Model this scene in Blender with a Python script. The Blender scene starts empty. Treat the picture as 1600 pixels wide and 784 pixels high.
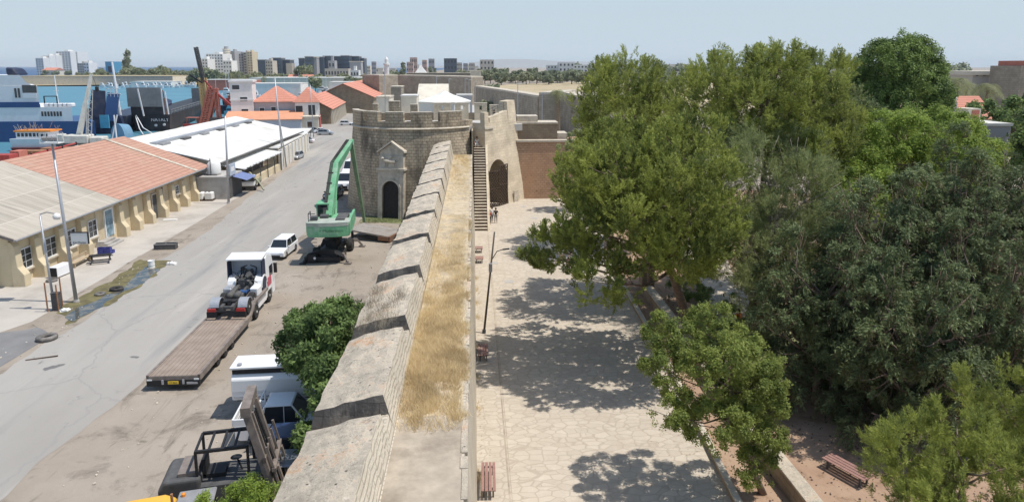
import bpy, bmesh, math, random
import numpy as np
from mathutils import Vector, Matrix
R = math.radians
scene = bpy.context.scene
col = scene.collection
# ------------------------------------------------------------------ camera, sky, sun, exposure
CH = 17.5; CF = 1067.0; CY0 = 290.0
CPIT = math.atan(186 / CF); CYAW = math.atan(60 / (CF / math.cos(CPIT)))
cam_d = bpy.data.cameras.new('camera'); cam = bpy.data.objects.new('camera', cam_d); col.objects.link(cam)
cam_d.sensor_width = 36; cam_d.lens = 36 * CF / 1600; cam_d.clip_end = 60000; cam_d.clip_start = 0.5
cam_d.shift_y = -(392 - CY0) / 1600
cam.location = (0, 0, CH); cam.rotation_euler = (math.pi / 2 - CPIT, 0, -CYAW)
scene.camera = cam
SUN_EL = R(66); SUN_AZ = math.atan2(1, -0.12)          # azimuth clockwise from +Y
w = bpy.data.worlds.new('World'); scene.world = w; w.use_nodes = True
nt = w.node_tree; bg = nt.nodes['Background']
sky = nt.nodes.new('ShaderNodeTexSky'); sky.sky_type = 'NISHITA'; sky.sun_disc = False
sky.sun_elevation = SUN_EL; sky.sun_rotation = SUN_AZ
sky.air_density = 1.3; sky.dust_density = 0.6; sky.ozone_density = 1.0; sky.altitude = 0
# pale maritime haze towards the horizon: the sky texture fades into a milky blue at low elevation
geo = nt.nodes.new('ShaderNodeTexCoord'); sep = nt.nodes.new('ShaderNodeSeparateXYZ'); nt.links.new(geo.outputs['Generated'], sep.inputs[0])
mr = nt.nodes.new('ShaderNodeMapRange'); mr.inputs[1].default_value = 0.0; mr.inputs[2].default_value = 0.42; mr.inputs[3].default_value = 1; mr.inputs[4].default_value = 0; mr.interpolation_type = 'SMOOTHSTEP'; nt.links.new(sep.outputs[2], mr.inputs[0])
hz = nt.nodes.new('ShaderNodeValToRGB'); hz.color_ramp.elements[0].position = 0; hz.color_ramp.elements[0].color = (4.35, 5.1, 5.65, 1); hz.color_ramp.elements[1].position = .3; hz.color_ramp.elements[1].color = (2.7, 3.85, 5.1, 1); nt.links.new(sep.outputs[2], hz.inputs[0])
mxs = nt.nodes.new('ShaderNodeMix'); mxs.data_type = 'RGBA'; nt.links.new(mr.outputs[0], mxs.inputs[0]); nt.links.new(sky.outputs[0], mxs.inputs[6]); nt.links.new(hz.outputs[0], mxs.inputs[7])
nt.links.new(mxs.outputs[2], bg.inputs[0]); bg.inputs[1].default_value = 0.125
sd = bpy.data.lights.new('sun', 'SUN'); sun = bpy.data.objects.new('sun', sd); col.objects.link(sun)
sd.energy = 4.0; sd.angle = R(0.55); sd.color = (1.0, 0.955, 0.89)
sv = Vector((math.sin(SUN_AZ) * math.cos(SUN_EL), math.cos(SUN_AZ) * math.cos(SUN_EL), math.sin(SUN_EL)))
sun.rotation_euler = sv.to_track_quat('Z', 'Y').to_euler(); sun.location = (0, 0, 60)
vs = scene.view_settings
vs.view_transform = 'Standard'; vs.look = 'None'; vs.exposure = 0.16; vs.gamma = 1; vs.use_curve_mapping = False
scene.cycles.max_bounces = 6; scene.cycles.transparent_max_bounces = 8
rnd = random.Random(7)

# a point of the place seen at a pixel of the 1600 px survey photograph: on the level z, or at the distance d
_cp, _sp, _cy, _sy = math.cos(CPIT), math.sin(CPIT), math.cos(CYAW), math.sin(CYAW)
def _ray(px, py):
    u = px - 800; v = -(py - CY0); f = CF * _cp + v * _sp; z = -CF * _sp + v * _cp
    return u * _cy + f * _sy, f * _cy - u * _sy, z
def G(px, py, z=0.0):
    r = _ray(px, py); t = (z - CH) / r[2]; return Vector((r[0] * t, r[1] * t, z))
def D(px, py, d):
    r = _ray(px, py); t = d / r[1]; return Vector((r[0] * t, d, CH + r[2] * t))

# ------------------------------------------------------------------ mesh helpers
class MB:
    def __init__(s): s.v = []; s.f = []; s.m = []
    def add(s, vs_, fs, mi=0):
        n = len(s.v); s.v += [tuple(q) for q in vs_]
        for f in fs: s.f.append(tuple(i + n for i in f)); s.m.append(mi)
        return s
    def box(s, x0, x1, y0, y1, z0, z1, mi=0):
        return s.add([(x0,y0,z0),(x1,y0,z0),(x1,y1,z0),(x0,y1,z0),(x0,y0,z1),(x1,y0,z1),(x1,y1,z1),(x0,y1,z1)],
              [(0,3,2,1),(4,5,6,7),(0,1,5,4),(1,2,6,5),(2,3,7,6),(3,0,4,7)], mi)
    def obox(s, c, size, rot=(0,0,0), mi=0):
        M = Matrix.Translation(c) @ (rot if isinstance(rot, Matrix) else Matrix.Rotation(rot[2],4,'Z') @ Matrix.Rotation(rot[1],4,'Y') @ Matrix.Rotation(rot[0],4,'X'))
        a, b, d = size[0]/2, size[1]/2, size[2]/2
        P = [(-a,-b,-d),(a,-b,-d),(a,b,-d),(-a,b,-d),(-a,-b,d),(a,-b,d),(a,b,d),(-a,b,d)]
        return s.add([M @ Vector(p) for p in P], [(0,3,2,1),(4,5,6,7),(0,1,5,4),(1,2,6,5),(2,3,7,6),(3,0,4,7)], mi)
    def bar(s, p0, p1, w_, h_, mi=0):
        p0 = Vector(p0); p1 = Vector(p1); d = p1 - p0; L = d.length
        q = d.to_track_quat('Z', 'Y').to_matrix().to_4x4(); q.translation = (p0 + p1) / 2
        a, b, c = w_/2, h_/2, L/2
        P = [(-a,-b,-c),(a,-b,-c),(a,b,-c),(-a,b,-c),(-a,-b,c),(a,-b,c),(a,b,c),(-a,b,c)]
        return s.add([q @ Vector(p) for p in P], [(0,3,2,1),(4,5,6,7),(0,1,5,4),(1,2,6,5),(2,3,7,6),(3,0,4,7)], mi)
    def cyl(s, p0, p1, r0, r1=None, n=10, mi=0, cap=True):
        r1 = r0 if r1 is None else r1
        p0 = Vector(p0); p1 = Vector(p1); q = (p1 - p0).to_track_quat('Z', 'Y').to_matrix()
        V = []
        for p, r in ((p0, r0), (p1, r1)):
            for i in range(n):
                a = 2 * math.pi * i / n; V.append(p + q @ Vector((r * math.cos(a), r * math.sin(a), 0)))
        Fs = [(i, (i+1) % n, n + (i+1) % n, n + i) for i in range(n)]
        if cap: Fs += [tuple(range(n-1, -1, -1)), tuple(range(n, 2*n))]
        return s.add(V, Fs, mi)
    def tube(s, pts, rs, n=7, mi=0):
        pts = [Vector(p) for p in pts]
        if not hasattr(rs, '__len__'): rs = [rs] * len(pts)
        V = []
        for k, p in enumerate(pts):
            d = (pts[min(k+1, len(pts)-1)] - pts[max(k-1, 0)])
            q = d.to_track_quat('Z', 'Y').to_matrix()
            for i in range(n):
                a = 2 * math.pi * i / n; V.append(p + q @ Vector((rs[k] * math.cos(a), rs[k] * math.sin(a), 0)))
        Fs = []
        for k in range(len(pts) - 1):
            for i in range(n): Fs.append((k*n+i, k*n+(i+1) % n, (k+1)*n+(i+1) % n, (k+1)*n+i))
        Fs += [tuple(range(n-1, -1, -1)), tuple(range((len(pts)-1)*n, len(pts)*n))]
        return s.add(V, Fs, mi)
    def lathe(s, c, prof, n=16, mi=0, axis='Z'):
        V = []
        for r, z in prof:
            for i in range(n):
                a = 2 * math.pi * i / n; p = Vector((r * math.cos(a), r * math.sin(a), z))
                if axis == 'X': p = Vector((p.z, p.x, p.y))
                if axis == 'Y': p = Vector((p.x, p.z, p.y))
                V.append(Vector(c) + p)
        Fs = [(k*n+i, k*n+(i+1) % n, (k+1)*n+(i+1) % n, (k+1)*n+i) for k in range(len(prof)-1) for i in range(n)]
        Fs += [tuple(range(n-1, -1, -1)), tuple(range((len(prof)-1)*n, len(prof)*n))]
        return s.add(V, Fs, mi)
    def prism(s, pts, a0, a1, plane='XY', mi=0):
        """polygon pts extruded from a0 to a1: XY -> along z, XZ -> along y, YZ -> along x"""
        f = {'XY': lambda p, a: (p[0], p[1], a), 'XZ': lambda p, a: (p[0], a, p[1]), 'YZ': lambda p, a: (a, p[0], p[1])}[plane]
        n = len(pts)
        V = [f(p, a0) for p in pts] + [f(p, a1) for p in pts]
        return s.add(V, [tuple(range(n-1, -1, -1)), tuple(range(n, 2*n))] + [(i, (i+1) % n, n+(i+1) % n, n+i) for i in range(n)], mi)
    def build(s, name, mats, parent=None, loc=None, rotz=0, smooth=False, bevel=0, uvf=None, seg=1):
        me = bpy.data.meshes.new(name); me.from_pydata(s.v, [], s.f)
        if not isinstance(mats, (list, tuple)): mats = [mats]
        for m in mats: me.materials.append(m)
        me.polygons.foreach_set('material_index', s.m)
        bm = bmesh.new(); bm.from_mesh(me); bmesh.ops.recalc_face_normals(bm, faces=bm.faces); bm.to_mesh(me); bm.free()
        me.polygons.foreach_set('use_smooth', [smooth] * len(me.polygons))
        uv = me.uv_layers.new(name='uv'); dat = np.zeros((len(me.loops), 2), 'f')
        for p in me.polygons:
            nx, ny, nz = p.normal
            h = math.hypot(nx, ny)
            for li in p.loop_indices:
                c = me.vertices[me.loops[li].vertex_index].co
                if uvf: dat[li] = uvf(c, p.normal)
                elif abs(nz) > 0.8 or h < 1e-6: dat[li] = (c.x, c.y)
                else: dat[li] = ((-ny * c.x + nx * c.y) / h, c.z / max(h, .3))
        uv.data.foreach_set('uv', dat.ravel())
        me.update()
        o = bpy.data.objects.new(name, me); col.objects.link(o)
        if parent: o.parent = parent
        if loc is not None: o.location = loc
        if rotz: o.rotation_euler = (0, 0, rotz)
        if bevel:
            b = o.modifiers.new('bevel', 'BEVEL'); b.width = bevel; b.segments = seg; b.limit_method = 'ANGLE'
        return o
def tag(o, label=None, cat=None, group=None, kind=None):
    if label: o['label'] = label
    if cat: o['category'] = cat
    if group: o['group'] = group
    if kind: o['kind'] = kind
    return o
def thing(name, label, cat, loc=(0,0,0), rotz=0, group=None, scale=1):
    o = bpy.data.objects.new(name, None); col.objects.link(o); o.empty_display_size = .3
    o.location = loc; o.rotation_euler = (0, 0, rotz); o.scale = (scale,) * 3
    return tag(o, label, cat, group)
def dup(root, loc, rotz=0, label=None, group=None, scale=None):
    r = root.copy(); col.objects.link(r); r.location = loc; r.rotation_euler = (0, 0, rotz)
    if label: r['label'] = label
    if group: r['group'] = group
    if scale: r.scale = (scale,) * 3 if not hasattr(scale, '__len__') else scale
    for ch in list(root.children):
        c = ch.copy(); col.objects.link(c); c.parent = r
        for g in list(ch.children):
            d = g.copy(); col.objects.link(d); d.parent = c
    return r
def putmesh(o, name, parent, loc=None, rotz=0):
    c = o.copy(); c.name = name; col.objects.link(c); c.parent = parent
    if loc is not None: c.location = loc
    c.rotation_euler = (0, 0, rotz)
    return c

# ------------------------------------------------------------------ materials
def sock(n, i): return n.inputs[i]
class NT:
    def __init__(s, name):
        s.m = bpy.data.materials.new(name); s.m.use_nodes = True; s.t = s.m.node_tree; s.b = s.t.nodes['Principled BSDF']
    def n(s, typ, **kw):
        x = s.t.nodes.new(typ)
        for k, v in kw.items():
            if k.startswith('i_'): x.inputs[k[2:].replace('_', ' ')].default_value = v
            else: setattr(x, k, v)
        return x
    def l(s, a, b): s.t.links.new(a, b)
    def mix(s, a, b, f, mode='MIX'):
        x = s.t.nodes.new('ShaderNodeMix'); x.data_type = 'RGBA'; x.blend_type = mode
        for sk, v in ((x.inputs[6], a), (x.inputs[7], b), (x.inputs[0], f)):
            if isinstance(v, (tuple, list)): sk.default_value = (*v[:3], 1)
            elif isinstance(v, (int, float)): sk.default_value = v
            else: s.l(v, sk)
        return x.outputs[2]
    def ramp(s, f, a=.4, b=.6, ca=(0,0,0), cb=(1,1,1)):
        x = s.t.nodes.new('ShaderNodeValToRGB'); e = x.color_ramp.elements
        e[0].position = a; e[1].position = b; e[0].color = (*ca, 1); e[1].color = (*cb, 1)
        s.l(f, x.inputs[0]); return x.outputs[0]
    def vec(s, kind='Object', scale=None):
        c = s.t.nodes.new('ShaderNodeTexCoord'); o = c.outputs[kind]
        if scale:
            mp = s.t.nodes.new('ShaderNodeMapping'); mp.inputs['Scale'].default_value = scale; s.l(o, mp.inputs[0]); o = mp.outputs[0]
        return o
    def noise(s, scale, detail=4, vec=None, rough=.6, dist=0):
        x = s.n('ShaderNodeTexNoise'); x.inputs['Scale'].default_value = scale; x.inputs['Detail'].default_value = detail
        x.inputs['Roughness'].default_value = rough; x.inputs['Distortion'].default_value = dist
        s.l(vec if vec is not None else s.vec(), x.inputs['Vector']); return x.outputs[0]
    def bump(s, h, st=.3, d=.05):
        x = s.n('ShaderNodeBump'); x.inputs['Strength'].default_value = st; x.inputs['Distance'].default_value = d
        s.l(h, x.inputs['Height']); s.l(x.outputs[0], s.b.inputs['Normal'])
    def out(s, c, rough=.8, metal=0, spec=.3):
        if isinstance(c, (tuple, list)): s.b.inputs['Base Color'].default_value = (*c[:3], 1)
        else: s.l(c, s.b.inputs['Base Color'])
        if isinstance(rough, (int, float)): s.b.inputs['Roughness'].default_value = rough
        else: s.l(rough, s.b.inputs['Roughness'])
        s.b.inputs['Metallic'].default_value = metal; s.b.inputs['Specular IOR Level'].default_value = spec
        return s.m
def sc(c, k): return tuple(min(1, x * k) for x in c)
def m_plain(name, c, rough=.75, var=.18, scale=1.5, metal=0, spec=.3, dirt=None, dscale=.6, damt=.5):
    N = NT(name); n = N.noise(scale, 6); cc = N.mix(sc(c, 1 - var), sc(c, 1 + var), N.ramp(n, .3, .7))
    if dirt:
        d = N.noise(dscale, 7, rough=.7); d = N.ramp(d, .5, .68); f = N.n('ShaderNodeMath', operation='MULTIPLY'); N.l(d, f.inputs[0]); f.inputs[1].default_value = damt
        cc = N.mix(cc, dirt, f.outputs[0])
    N.bump(N.noise(scale * 8, 4), .15, .02)
    return N.out(cc, rough, metal, spec)
def m_brick(name, c1, c2, mortar, bw=.55, bh=.3, msize=.02, stain=None, sscale=.25, samt=.6, lo=.5, hi=.66, bumpd=.04, holes=0):
    N = NT(name); uv = N.vec('UV')
    nz = N.n('ShaderNodeTexNoise'); nz.inputs['Scale'].default_value = 1.3; N.l(uv, nz.inputs['Vector'])
    wv = N.mix(uv, nz.outputs[1], .035)
    b = N.n('ShaderNodeTexBrick'); b.inputs['Scale'].default_value = 1; b.inputs['Brick Width'].default_value = bw; b.inputs['Row Height'].default_value = bh
    b.inputs['Mortar Size'].default_value = msize; b.inputs['Mortar Smooth'].default_value = .4; b.inputs['Bias'].default_value = 0
    b.inputs['Color1'].default_value = (*c1, 1); b.inputs['Color2'].default_value = (*c2, 1); b.inputs['Mortar'].default_value = (*mortar, 1)
    N.l(wv, b.inputs['Vector'])
    n1 = N.noise(2.2, 8, rough=.7); cc = N.mix(b.outputs[0], sc(c1, .72), N.ramp(n1, .42, .75), 'MIX')
    x = N.n('ShaderNodeMapRange'); N.l(N.noise(.55, 5), x.inputs[0]); x.inputs[1].default_value = .3; x.inputs[2].default_value = .7; x.inputs[3].default_value = .8; x.inputs[4].default_value = 1.18
    h = N.n('ShaderNodeHueSaturation'); N.l(cc, h.inputs['Color']); N.l(x.outputs[0], h.inputs['Value']); cc = h.outputs[0]
    if stain:
        v = N.vec('Object', (1, 1, .45)); d = N.ramp(N.noise(sscale, 8, vec=v, rough=.72), lo, hi)
        f = N.n('ShaderNodeMath', operation='MULTIPLY'); N.l(d, f.inputs[0]); f.inputs[1].default_value = samt
        cc = N.mix(cc, stain, f.outputs[0])
    if holes:
        hh = N.ramp(N.noise(3.2, 3, rough=.5), .64, .7); f = N.n('ShaderNodeMath', operation='MULTIPLY'); N.l(hh, f.inputs[0]); f.inputs[1].default_value = holes
        cc = N.mix(cc, sc(c1, .25), f.outputs[0])
    add = N.n('ShaderNodeMath', operation='ADD'); N.l(b.outputs[1], add.inputs[0]); N.l(N.noise(9, 4), add.inputs[1])
    inv = N.n('ShaderNodeMath', operation='MULTIPLY'); N.l(add.outputs[0], inv.inputs[0]); inv.inputs[1].default_value = -1
    N.bump(inv.outputs[0], .5, bumpd)
    return N.out(cc, .92, 0, .15)
M = {}
M['paint_white'] = m_plain('white_paint', (.78,.78,.76), .4, .05, dirt=(.45,.42,.38), damt=.35)
M['car_white'] = m_plain('car_white', (.8,.8,.8), .25, .02, spec=.6)
M['car_silver'] = m_plain('car_silver', (.5,.52,.54), .28, .03, metal=.5, spec=.5)
M['car_grey'] = m_plain('car_grey', (.22,.24,.26), .3, .04, metal=.4, spec=.5)
M['car_navy'] = m_plain('car_navy', (.02,.035,.09), .25, .04, spec=.6)
M['car_black'] = m_plain('car_black', (.02,.02,.024), .25, .04, spec=.6)
M['car_red'] = m_plain('car_red', (.4,.04,.03), .3, .04, spec=.5)
M['glass'] = NT('dark_glass').out((.02,.025,.03), .06, 0, .8)
M['window_dark'] = NT('window_dark').out((.035,.04,.045), .15, 0, .6)
M['window_blue'] = NT('window_blue').out((.08,.12,.17), .12, 0, .8)
M['rubber'] = m_plain('rubber', (.03,.03,.03), .85, .3, 6, dirt=(.18,.15,.12), dscale=3)
M['black'] = m_plain('black_metal', (.025,.025,.027), .6, .2, dirt=(.12,.1,.08), damt=.3)
M['darkgrey'] = m_plain('dark_grey', (.09,.09,.09), .7, .25, 4, dirt=(.2,.17,.13), damt=.5)
M['grey'] = m_plain('grey_metal', (.3,.3,.3), .5, .12, 3, metal=.2)
M['galv'] = m_plain('galvanised', (.42,.43,.45), .45, .1, 5, metal=.4)
M['rim'] = m_plain('wheel_rim', (.5,.5,.5), .4, .15, 4, metal=.5)
M['red_lamp'] = NT('red_lamp').out((.45,.02,.02), .2, 0, .6)
M['head_lamp'] = NT('head_lamp').out((.75,.77,.8), .1, 0, .9)
M['orange'] = m_plain('orange_lamp', (.75,.25,.03), .4, .05)
M['green'] = m_plain('faded_green', (.16,.4,.22), .55, .16, 1.2, dirt=(.45,.52,.43), dscale=1.1, damt=.6)
M['green_dark'] = m_plain('dark_green', (.05,.16,.09), .5, .2, 2)
M['yellow'] = m_plain('machine_yellow', (.75,.42,.06), .45, .08, 1.2, dirt=(.4,.3,.18), damt=.4)
M['rust'] = m_plain('rusty_steel', (.3,.15,.08), .85, .35, 2.5, dirt=(.12,.1,.09), damt=.7)
M['steel_brown'] = m_plain('weathered_steel', (.2,.17,.15), .75, .3, 3, dirt=(.36,.28,.2), damt=.5)
M['wood'] = m_plain('red_brown_wood', (.3,.17,.14), .7, .15, 6)
M['wood_pale'] = m_plain('pale_wood', (.42,.33,.22), .8, .2, 5)
M['wood_dark'] = m_plain('dark_wood', (.09,.06,.045), .75, .25, 5)
M['cream'] = m_plain('cream_plaster', (.62,.52,.35), .88, .08, .6, dirt=(.42,.33,.22), dscale=.55, damt=.75)
M['cream_light'] = m_plain('pale_plaster', (.66,.6,.49), .88, .08, .6, dirt=(.4,.36,.3), dscale=.5, damt=.5)
M['white_plaster'] = m_plain('white_plaster', (.72,.71,.68), .85, .06, .4, dirt=(.5,.48,.44), dscale=.3, damt=.5)
M['lilac_plaster'] = m_plain('lilac_grey_plaster', (.46,.44,.45), .85, .06, .4, dirt=(.36,.34,.33), dscale=.3)
M['bluegrey'] = m_plain('blue_grey_wall', (.42,.46,.52), .8, .06, .4)
M['concrete'] = m_plain('concrete', (.42,.4,.37), .9, .12, 1.2, dirt=(.22,.2,.18), dscale=.5, damt=.6)
M['stone_pale'] = m_plain('pale_dressed_stone', (.54,.475,.38), .9, .16, 2.5, dirt=(.2,.18,.15), dscale=.9, damt=.6)
M['ship_blue'] = m_plain('ship_blue', (.03,.08,.2), .45, .1, .3)
M['ship_navy'] = m_plain('ship_navy', (.025,.035,.07), .5, .2, .6, dirt=(.12,.1,.1), dscale=.4)
M['ship_black'] = m_plain('ship_black', (.03,.032,.038), .55, .25, .5, dirt=(.12,.09,.08), dscale=.35)
M['ship_white'] = m_plain('ship_white', (.72,.73,.74), .45, .05, .3, dirt=(.5,.48,.46), dscale=.3, damt=.4)
M['ship_grey'] = m_plain('ship_grey', (.2,.215,.22), .6, .15, .5, dirt=(.12,.12,.12), dscale=.4)
M['ship_red'] = m_plain('ship_red', (.38,.06,.05), .5, .15, .5, dirt=(.2,.06,.05), dscale=.5)
M['crane_red'] = m_plain('crane_red', (.5,.17,.12), .6, .2, .8, dirt=(.28,.13,.08), dscale=.8)
M['crane_yellow'] = m_plain('crane_yellow', (.58,.43,.2), .6, .15, .8, dirt=(.4,.25,.12), dscale=.8)
M['crane_white'] = m_plain('crane_offwhite', (.6,.58,.52), .55, .1, 1, dirt=(.35,.32,.27), dscale=.8)
M['tarp_blue'] = m_plain('blue_tarp', (.1,.36,.5), .6, .12, .6)
M['teal'] = m_plain('teal_paint', (.1,.33,.28), .6, .12, .6)
M['crate_blue'] = m_plain('crate_blue', (.05,.06,.25), .5, .15, 3)
M['palm_trunk'] = m_plain('palm_trunk', (.22,.17,.12), .9, .3, 6)
M['bark'] = m_plain('bark', (.2,.145,.11), .95, .35, 5, dirt=(.3,.24,.2), dscale=2)
M['bark_pale'] = m_plain('pale_bark', (.34,.29,.24), .9, .3, 4)
M['skin'] = m_plain('skin', (.45,.27,.19), .6, .05)
M['hair'] = m_plain('hair', (.03,.02,.015), .7, .1)
for nm, c in dict(cloth_white=(.7,.7,.68), cloth_black=(.025,.025,.03), cloth_red=(.35,.05,.04), cloth_blue=(.06,.1,.25), cloth_grey=(.2,.2,.21), cloth_khaki=(.35,.29,.2), cloth_orange=(.6,.18,.05), cloth_pink=(.55,.3,.3)).items():
    M[nm] = m_plain(nm, c, .9, .08, 5)
# masonry
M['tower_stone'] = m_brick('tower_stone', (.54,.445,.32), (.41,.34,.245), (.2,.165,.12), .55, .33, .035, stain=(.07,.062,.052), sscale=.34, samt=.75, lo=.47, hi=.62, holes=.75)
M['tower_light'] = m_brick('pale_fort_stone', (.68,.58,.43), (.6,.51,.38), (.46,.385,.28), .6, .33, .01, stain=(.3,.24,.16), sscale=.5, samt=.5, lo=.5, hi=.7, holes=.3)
M['curtain_red'] = m_brick('reddish_wall_stone', (.52,.35,.235), (.38,.26,.175), (.22,.15,.1), .5, .3, .03, stain=(.5,.29,.17), sscale=.22, samt=.7, lo=.42, hi=.7, holes=.5)
M['city_stone'] = m_brick('city_wall_stone', (.42,.36,.28), (.33,.28,.22), (.22,.19,.15), 1.1, .5, .03, stain=(.22,.19,.155), sscale=.12, samt=.6)
M['brown_stone'] = m_brick('brown_stone', (.36,.29,.2), (.28,.22,.16), (.2,.16,.12), .6, .3, .02, stain=(.2,.16,.12), sscale=.3)
M['wall_side'] = m_brick('parapet_side_stone', (.62,.54,.42), (.54,.47,.37), (.36,.31,.24), 1.3, .19, .035, stain=(.6,.55,.46), sscale=1.2, samt=.5, lo=.4, hi=.7, bumpd=.08)
def m_wall_top():
    N = NT('weathered_parapet_top'); c = N.mix((.4,.35,.28), (.72,.62,.48), N.ramp(N.noise(1.1, 8, rough=.75), .32, .68))
    c = N.mix(c, (.55,.27,.12), N.ramp(N.noise(.55, 6, rough=.8, vec=N.vec('Object')), .56, .72))
    sp = N.ramp(N.noise(6, 8, rough=.85), .54, .66); c = N.mix(c, (.2,.175,.15), sp)
    c = N.mix(c, (.74,.67,.55), N.ramp(N.noise(5, 7, rough=.8, vec=N.vec('Object')), .56, .7)); c = N.mix(c, (.17,.15,.13), N.ramp(N.noise(22, 4, rough=.8), .6, .72)); c = N.mix(c, (.3,.265,.22), N.ramp(N.noise(1.9, 8, rough=.8), .58, .66))
    vo = N.n('ShaderNodeTexVoronoi'); vo.inputs['Scale'].default_value = 2.6; N.l(N.vec(), vo.inputs['Vector'])
    c = N.mix(c, (.1,.09,.075), N.ramp(vo.outputs[0], .05, .13, (1,1,1), (0,0,0)))
    N.bump(N.noise(7, 8, rough=.8), .9, .09); return N.out(c, .95, 0, .1)
M['wall_top'] = m_wall_top()
M['shaded_face'] = m_brick('shaded_weathered_stone', (.22,.2,.175), (.15,.135,.12), (.12,.105,.095), .6, .36, .015, stain=(.42,.37,.31), sscale=1.6, samt=.75, bumpd=.06)  # stained stone, its colour darkened further by the shade on unlit merlon faces
def m_courses(name, c, c2, period, axis=1, dirt=(.3,.2,.15), dk=.62, sharp=.75):
    N = NT(name); uv = N.vec('UV'); sp = N.n('ShaderNodeSeparateXYZ'); N.l(uv, sp.inputs[0])
    mu = N.n('ShaderNodeMath', operation='DIVIDE'); N.l(sp.outputs[axis], mu.inputs[0]); mu.inputs[1].default_value = period
    fr = N.n('ShaderNodeMath', operation='FRACT'); N.l(mu.outputs[0], fr.inputs[0])
    cc = N.mix(c, c2, N.ramp(N.noise(1.2, 6, vec=N.vec('Object')), .35, .7))
    cc = N.mix(cc, sc(c, dk), N.ramp(fr.outputs[0], sharp, .97))
    cc = N.mix(cc, dirt, N.ramp(N.noise(.25, 8, rough=.75), .55, .75))
    N.bump(fr.outputs[0], .5, .05); return N.out(cc, .85, 0, .2)
M['roof_red'] = m_courses('red_tile_roof', (.42,.23,.165), (.51,.305,.225), .62, 1, (.42,.3,.22))
M['roof_red_far'] = m_courses('red_roof_far', (.55,.23,.16), (.6,.28,.2), 1.1, 1, (.45,.25,.18))
def m_roof_grey():
    N = NT('old_corrugated_sheet'); uv = N.vec('UV'); sp = N.n('ShaderNodeSeparateXYZ'); N.l(uv, sp.inputs[0])
    wv = N.n('ShaderNodeMath', operation='MULTIPLY'); N.l(sp.outputs[0], wv.inputs[0]); wv.inputs[1].default_value = 2 * math.pi / .18
    sn = N.n('ShaderNodeMath', operation='SINE'); N.l(wv.outputs[0], sn.inputs[0])
    mp = N.n('ShaderNodeMapping'); mp.inputs['Scale'].default_value = (2.2, .16, 1); N.l(uv, mp.inputs[0])
    n1 = N.noise(1, 6, vec=mp.outputs[0], rough=.7)
    b = N.n('ShaderNodeTexBrick'); b.offset = 0; b.inputs['Scale'].default_value = 1; b.inputs['Brick Width'].default_value = 7.5; b.inputs['Row Height'].default_value = 3.2; b.inputs['Mortar Size'].default_value = .0
    b.inputs['Color1'].default_value = (.41,.365,.3,1); b.inputs['Color2'].default_value = (.33,.3,.25,1); N.l(uv, b.inputs['Vector'])
    c = N.mix(b.outputs[0], (.52,.47,.4), N.ramp(n1, .45, .72)); c = N.mix(c, (.2,.18,.15), N.ramp(N.noise(1.1, 5, vec=mp.outputs[0]), .58, .8))
    fr = N.n('ShaderNodeMath', operation='DIVIDE'); N.l(sp.outputs[1], fr.inputs[0]); fr.inputs[1].default_value = 3.2
    f2 = N.n('ShaderNodeMath', operation='FRACT'); N.l(fr.outputs[0], f2.inputs[0]); c = N.mix(c, (.55,.5,.43), N.ramp(f2.outputs[0], .965, .99))
    N.bump(sn.outputs[0], .35, .03); return N.out(c, .85, 0, .2)
M['roof_grey'] = m_roof_grey()
M['roof_white'] = m_plain('white_roof_sheet', (.66,.645,.6), .75, .08, .4, dirt=(.46,.43,.38), dscale=.22, damt=.7)
M['corr_white'] = m_courses('white_corrugated', (.66,.66,.63), (.7,.69,.66), 1.5, 0, (.45,.43,.4), .75, .8)
# grounds
def m_dirt(name, a, b, c, s=.12):
    N = NT(name); v = N.vec('Object'); cc = N.mix(a, b, N.ramp(N.noise(s, 9, rough=.7), .35, .65))
    cc = N.mix(cc, c, N.ramp(N.noise(s * 3.3, 8, rough=.72, dist=.4), .54, .66))
    mp = N.vec('Object', (1, .22, 1)); cc = N.mix(cc, sc(a, .5), N.ramp(N.noise(.9, 6, vec=mp, rough=.65, dist=1.0), .56, .76)); cc = N.mix(cc, sc(a, .42), N.ramp(N.noise(.33, 5, rough=.6), .66, .72))
    cc = N.mix(cc, sc(b, 1.25), N.ramp(N.noise(5, 6, rough=.8), .6, .75)); N.bump(N.noise(6, 7, rough=.75), .6, .05); return N.out(cc, .95, 0, .1)
M['dirt'] = m_dirt('dusty_yard', (.29,.245,.195), (.37,.32,.265), (.2,.17,.14))
M['soil'] = m_dirt('garden_soil', (.34,.22,.15), (.42,.3,.21), (.26,.17,.11), .25)
M['apron'] = m_plain('concrete_apron', (.46,.42,.365), .92, .1, .25, dirt=(.3,.27,.23), dscale=.18, damt=.7)
M['quay'] = m_plain('quay_concrete', (.4,.385,.36), .92, .14, .08, dirt=(.26,.24,.21), dscale=.06, damt=.7)
M['lot'] = m_plain('car_park_surface', (.47,.45,.42), .92, .08, .08, dirt=(.36,.34,.3), dscale=.05, damt=.6)
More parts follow.
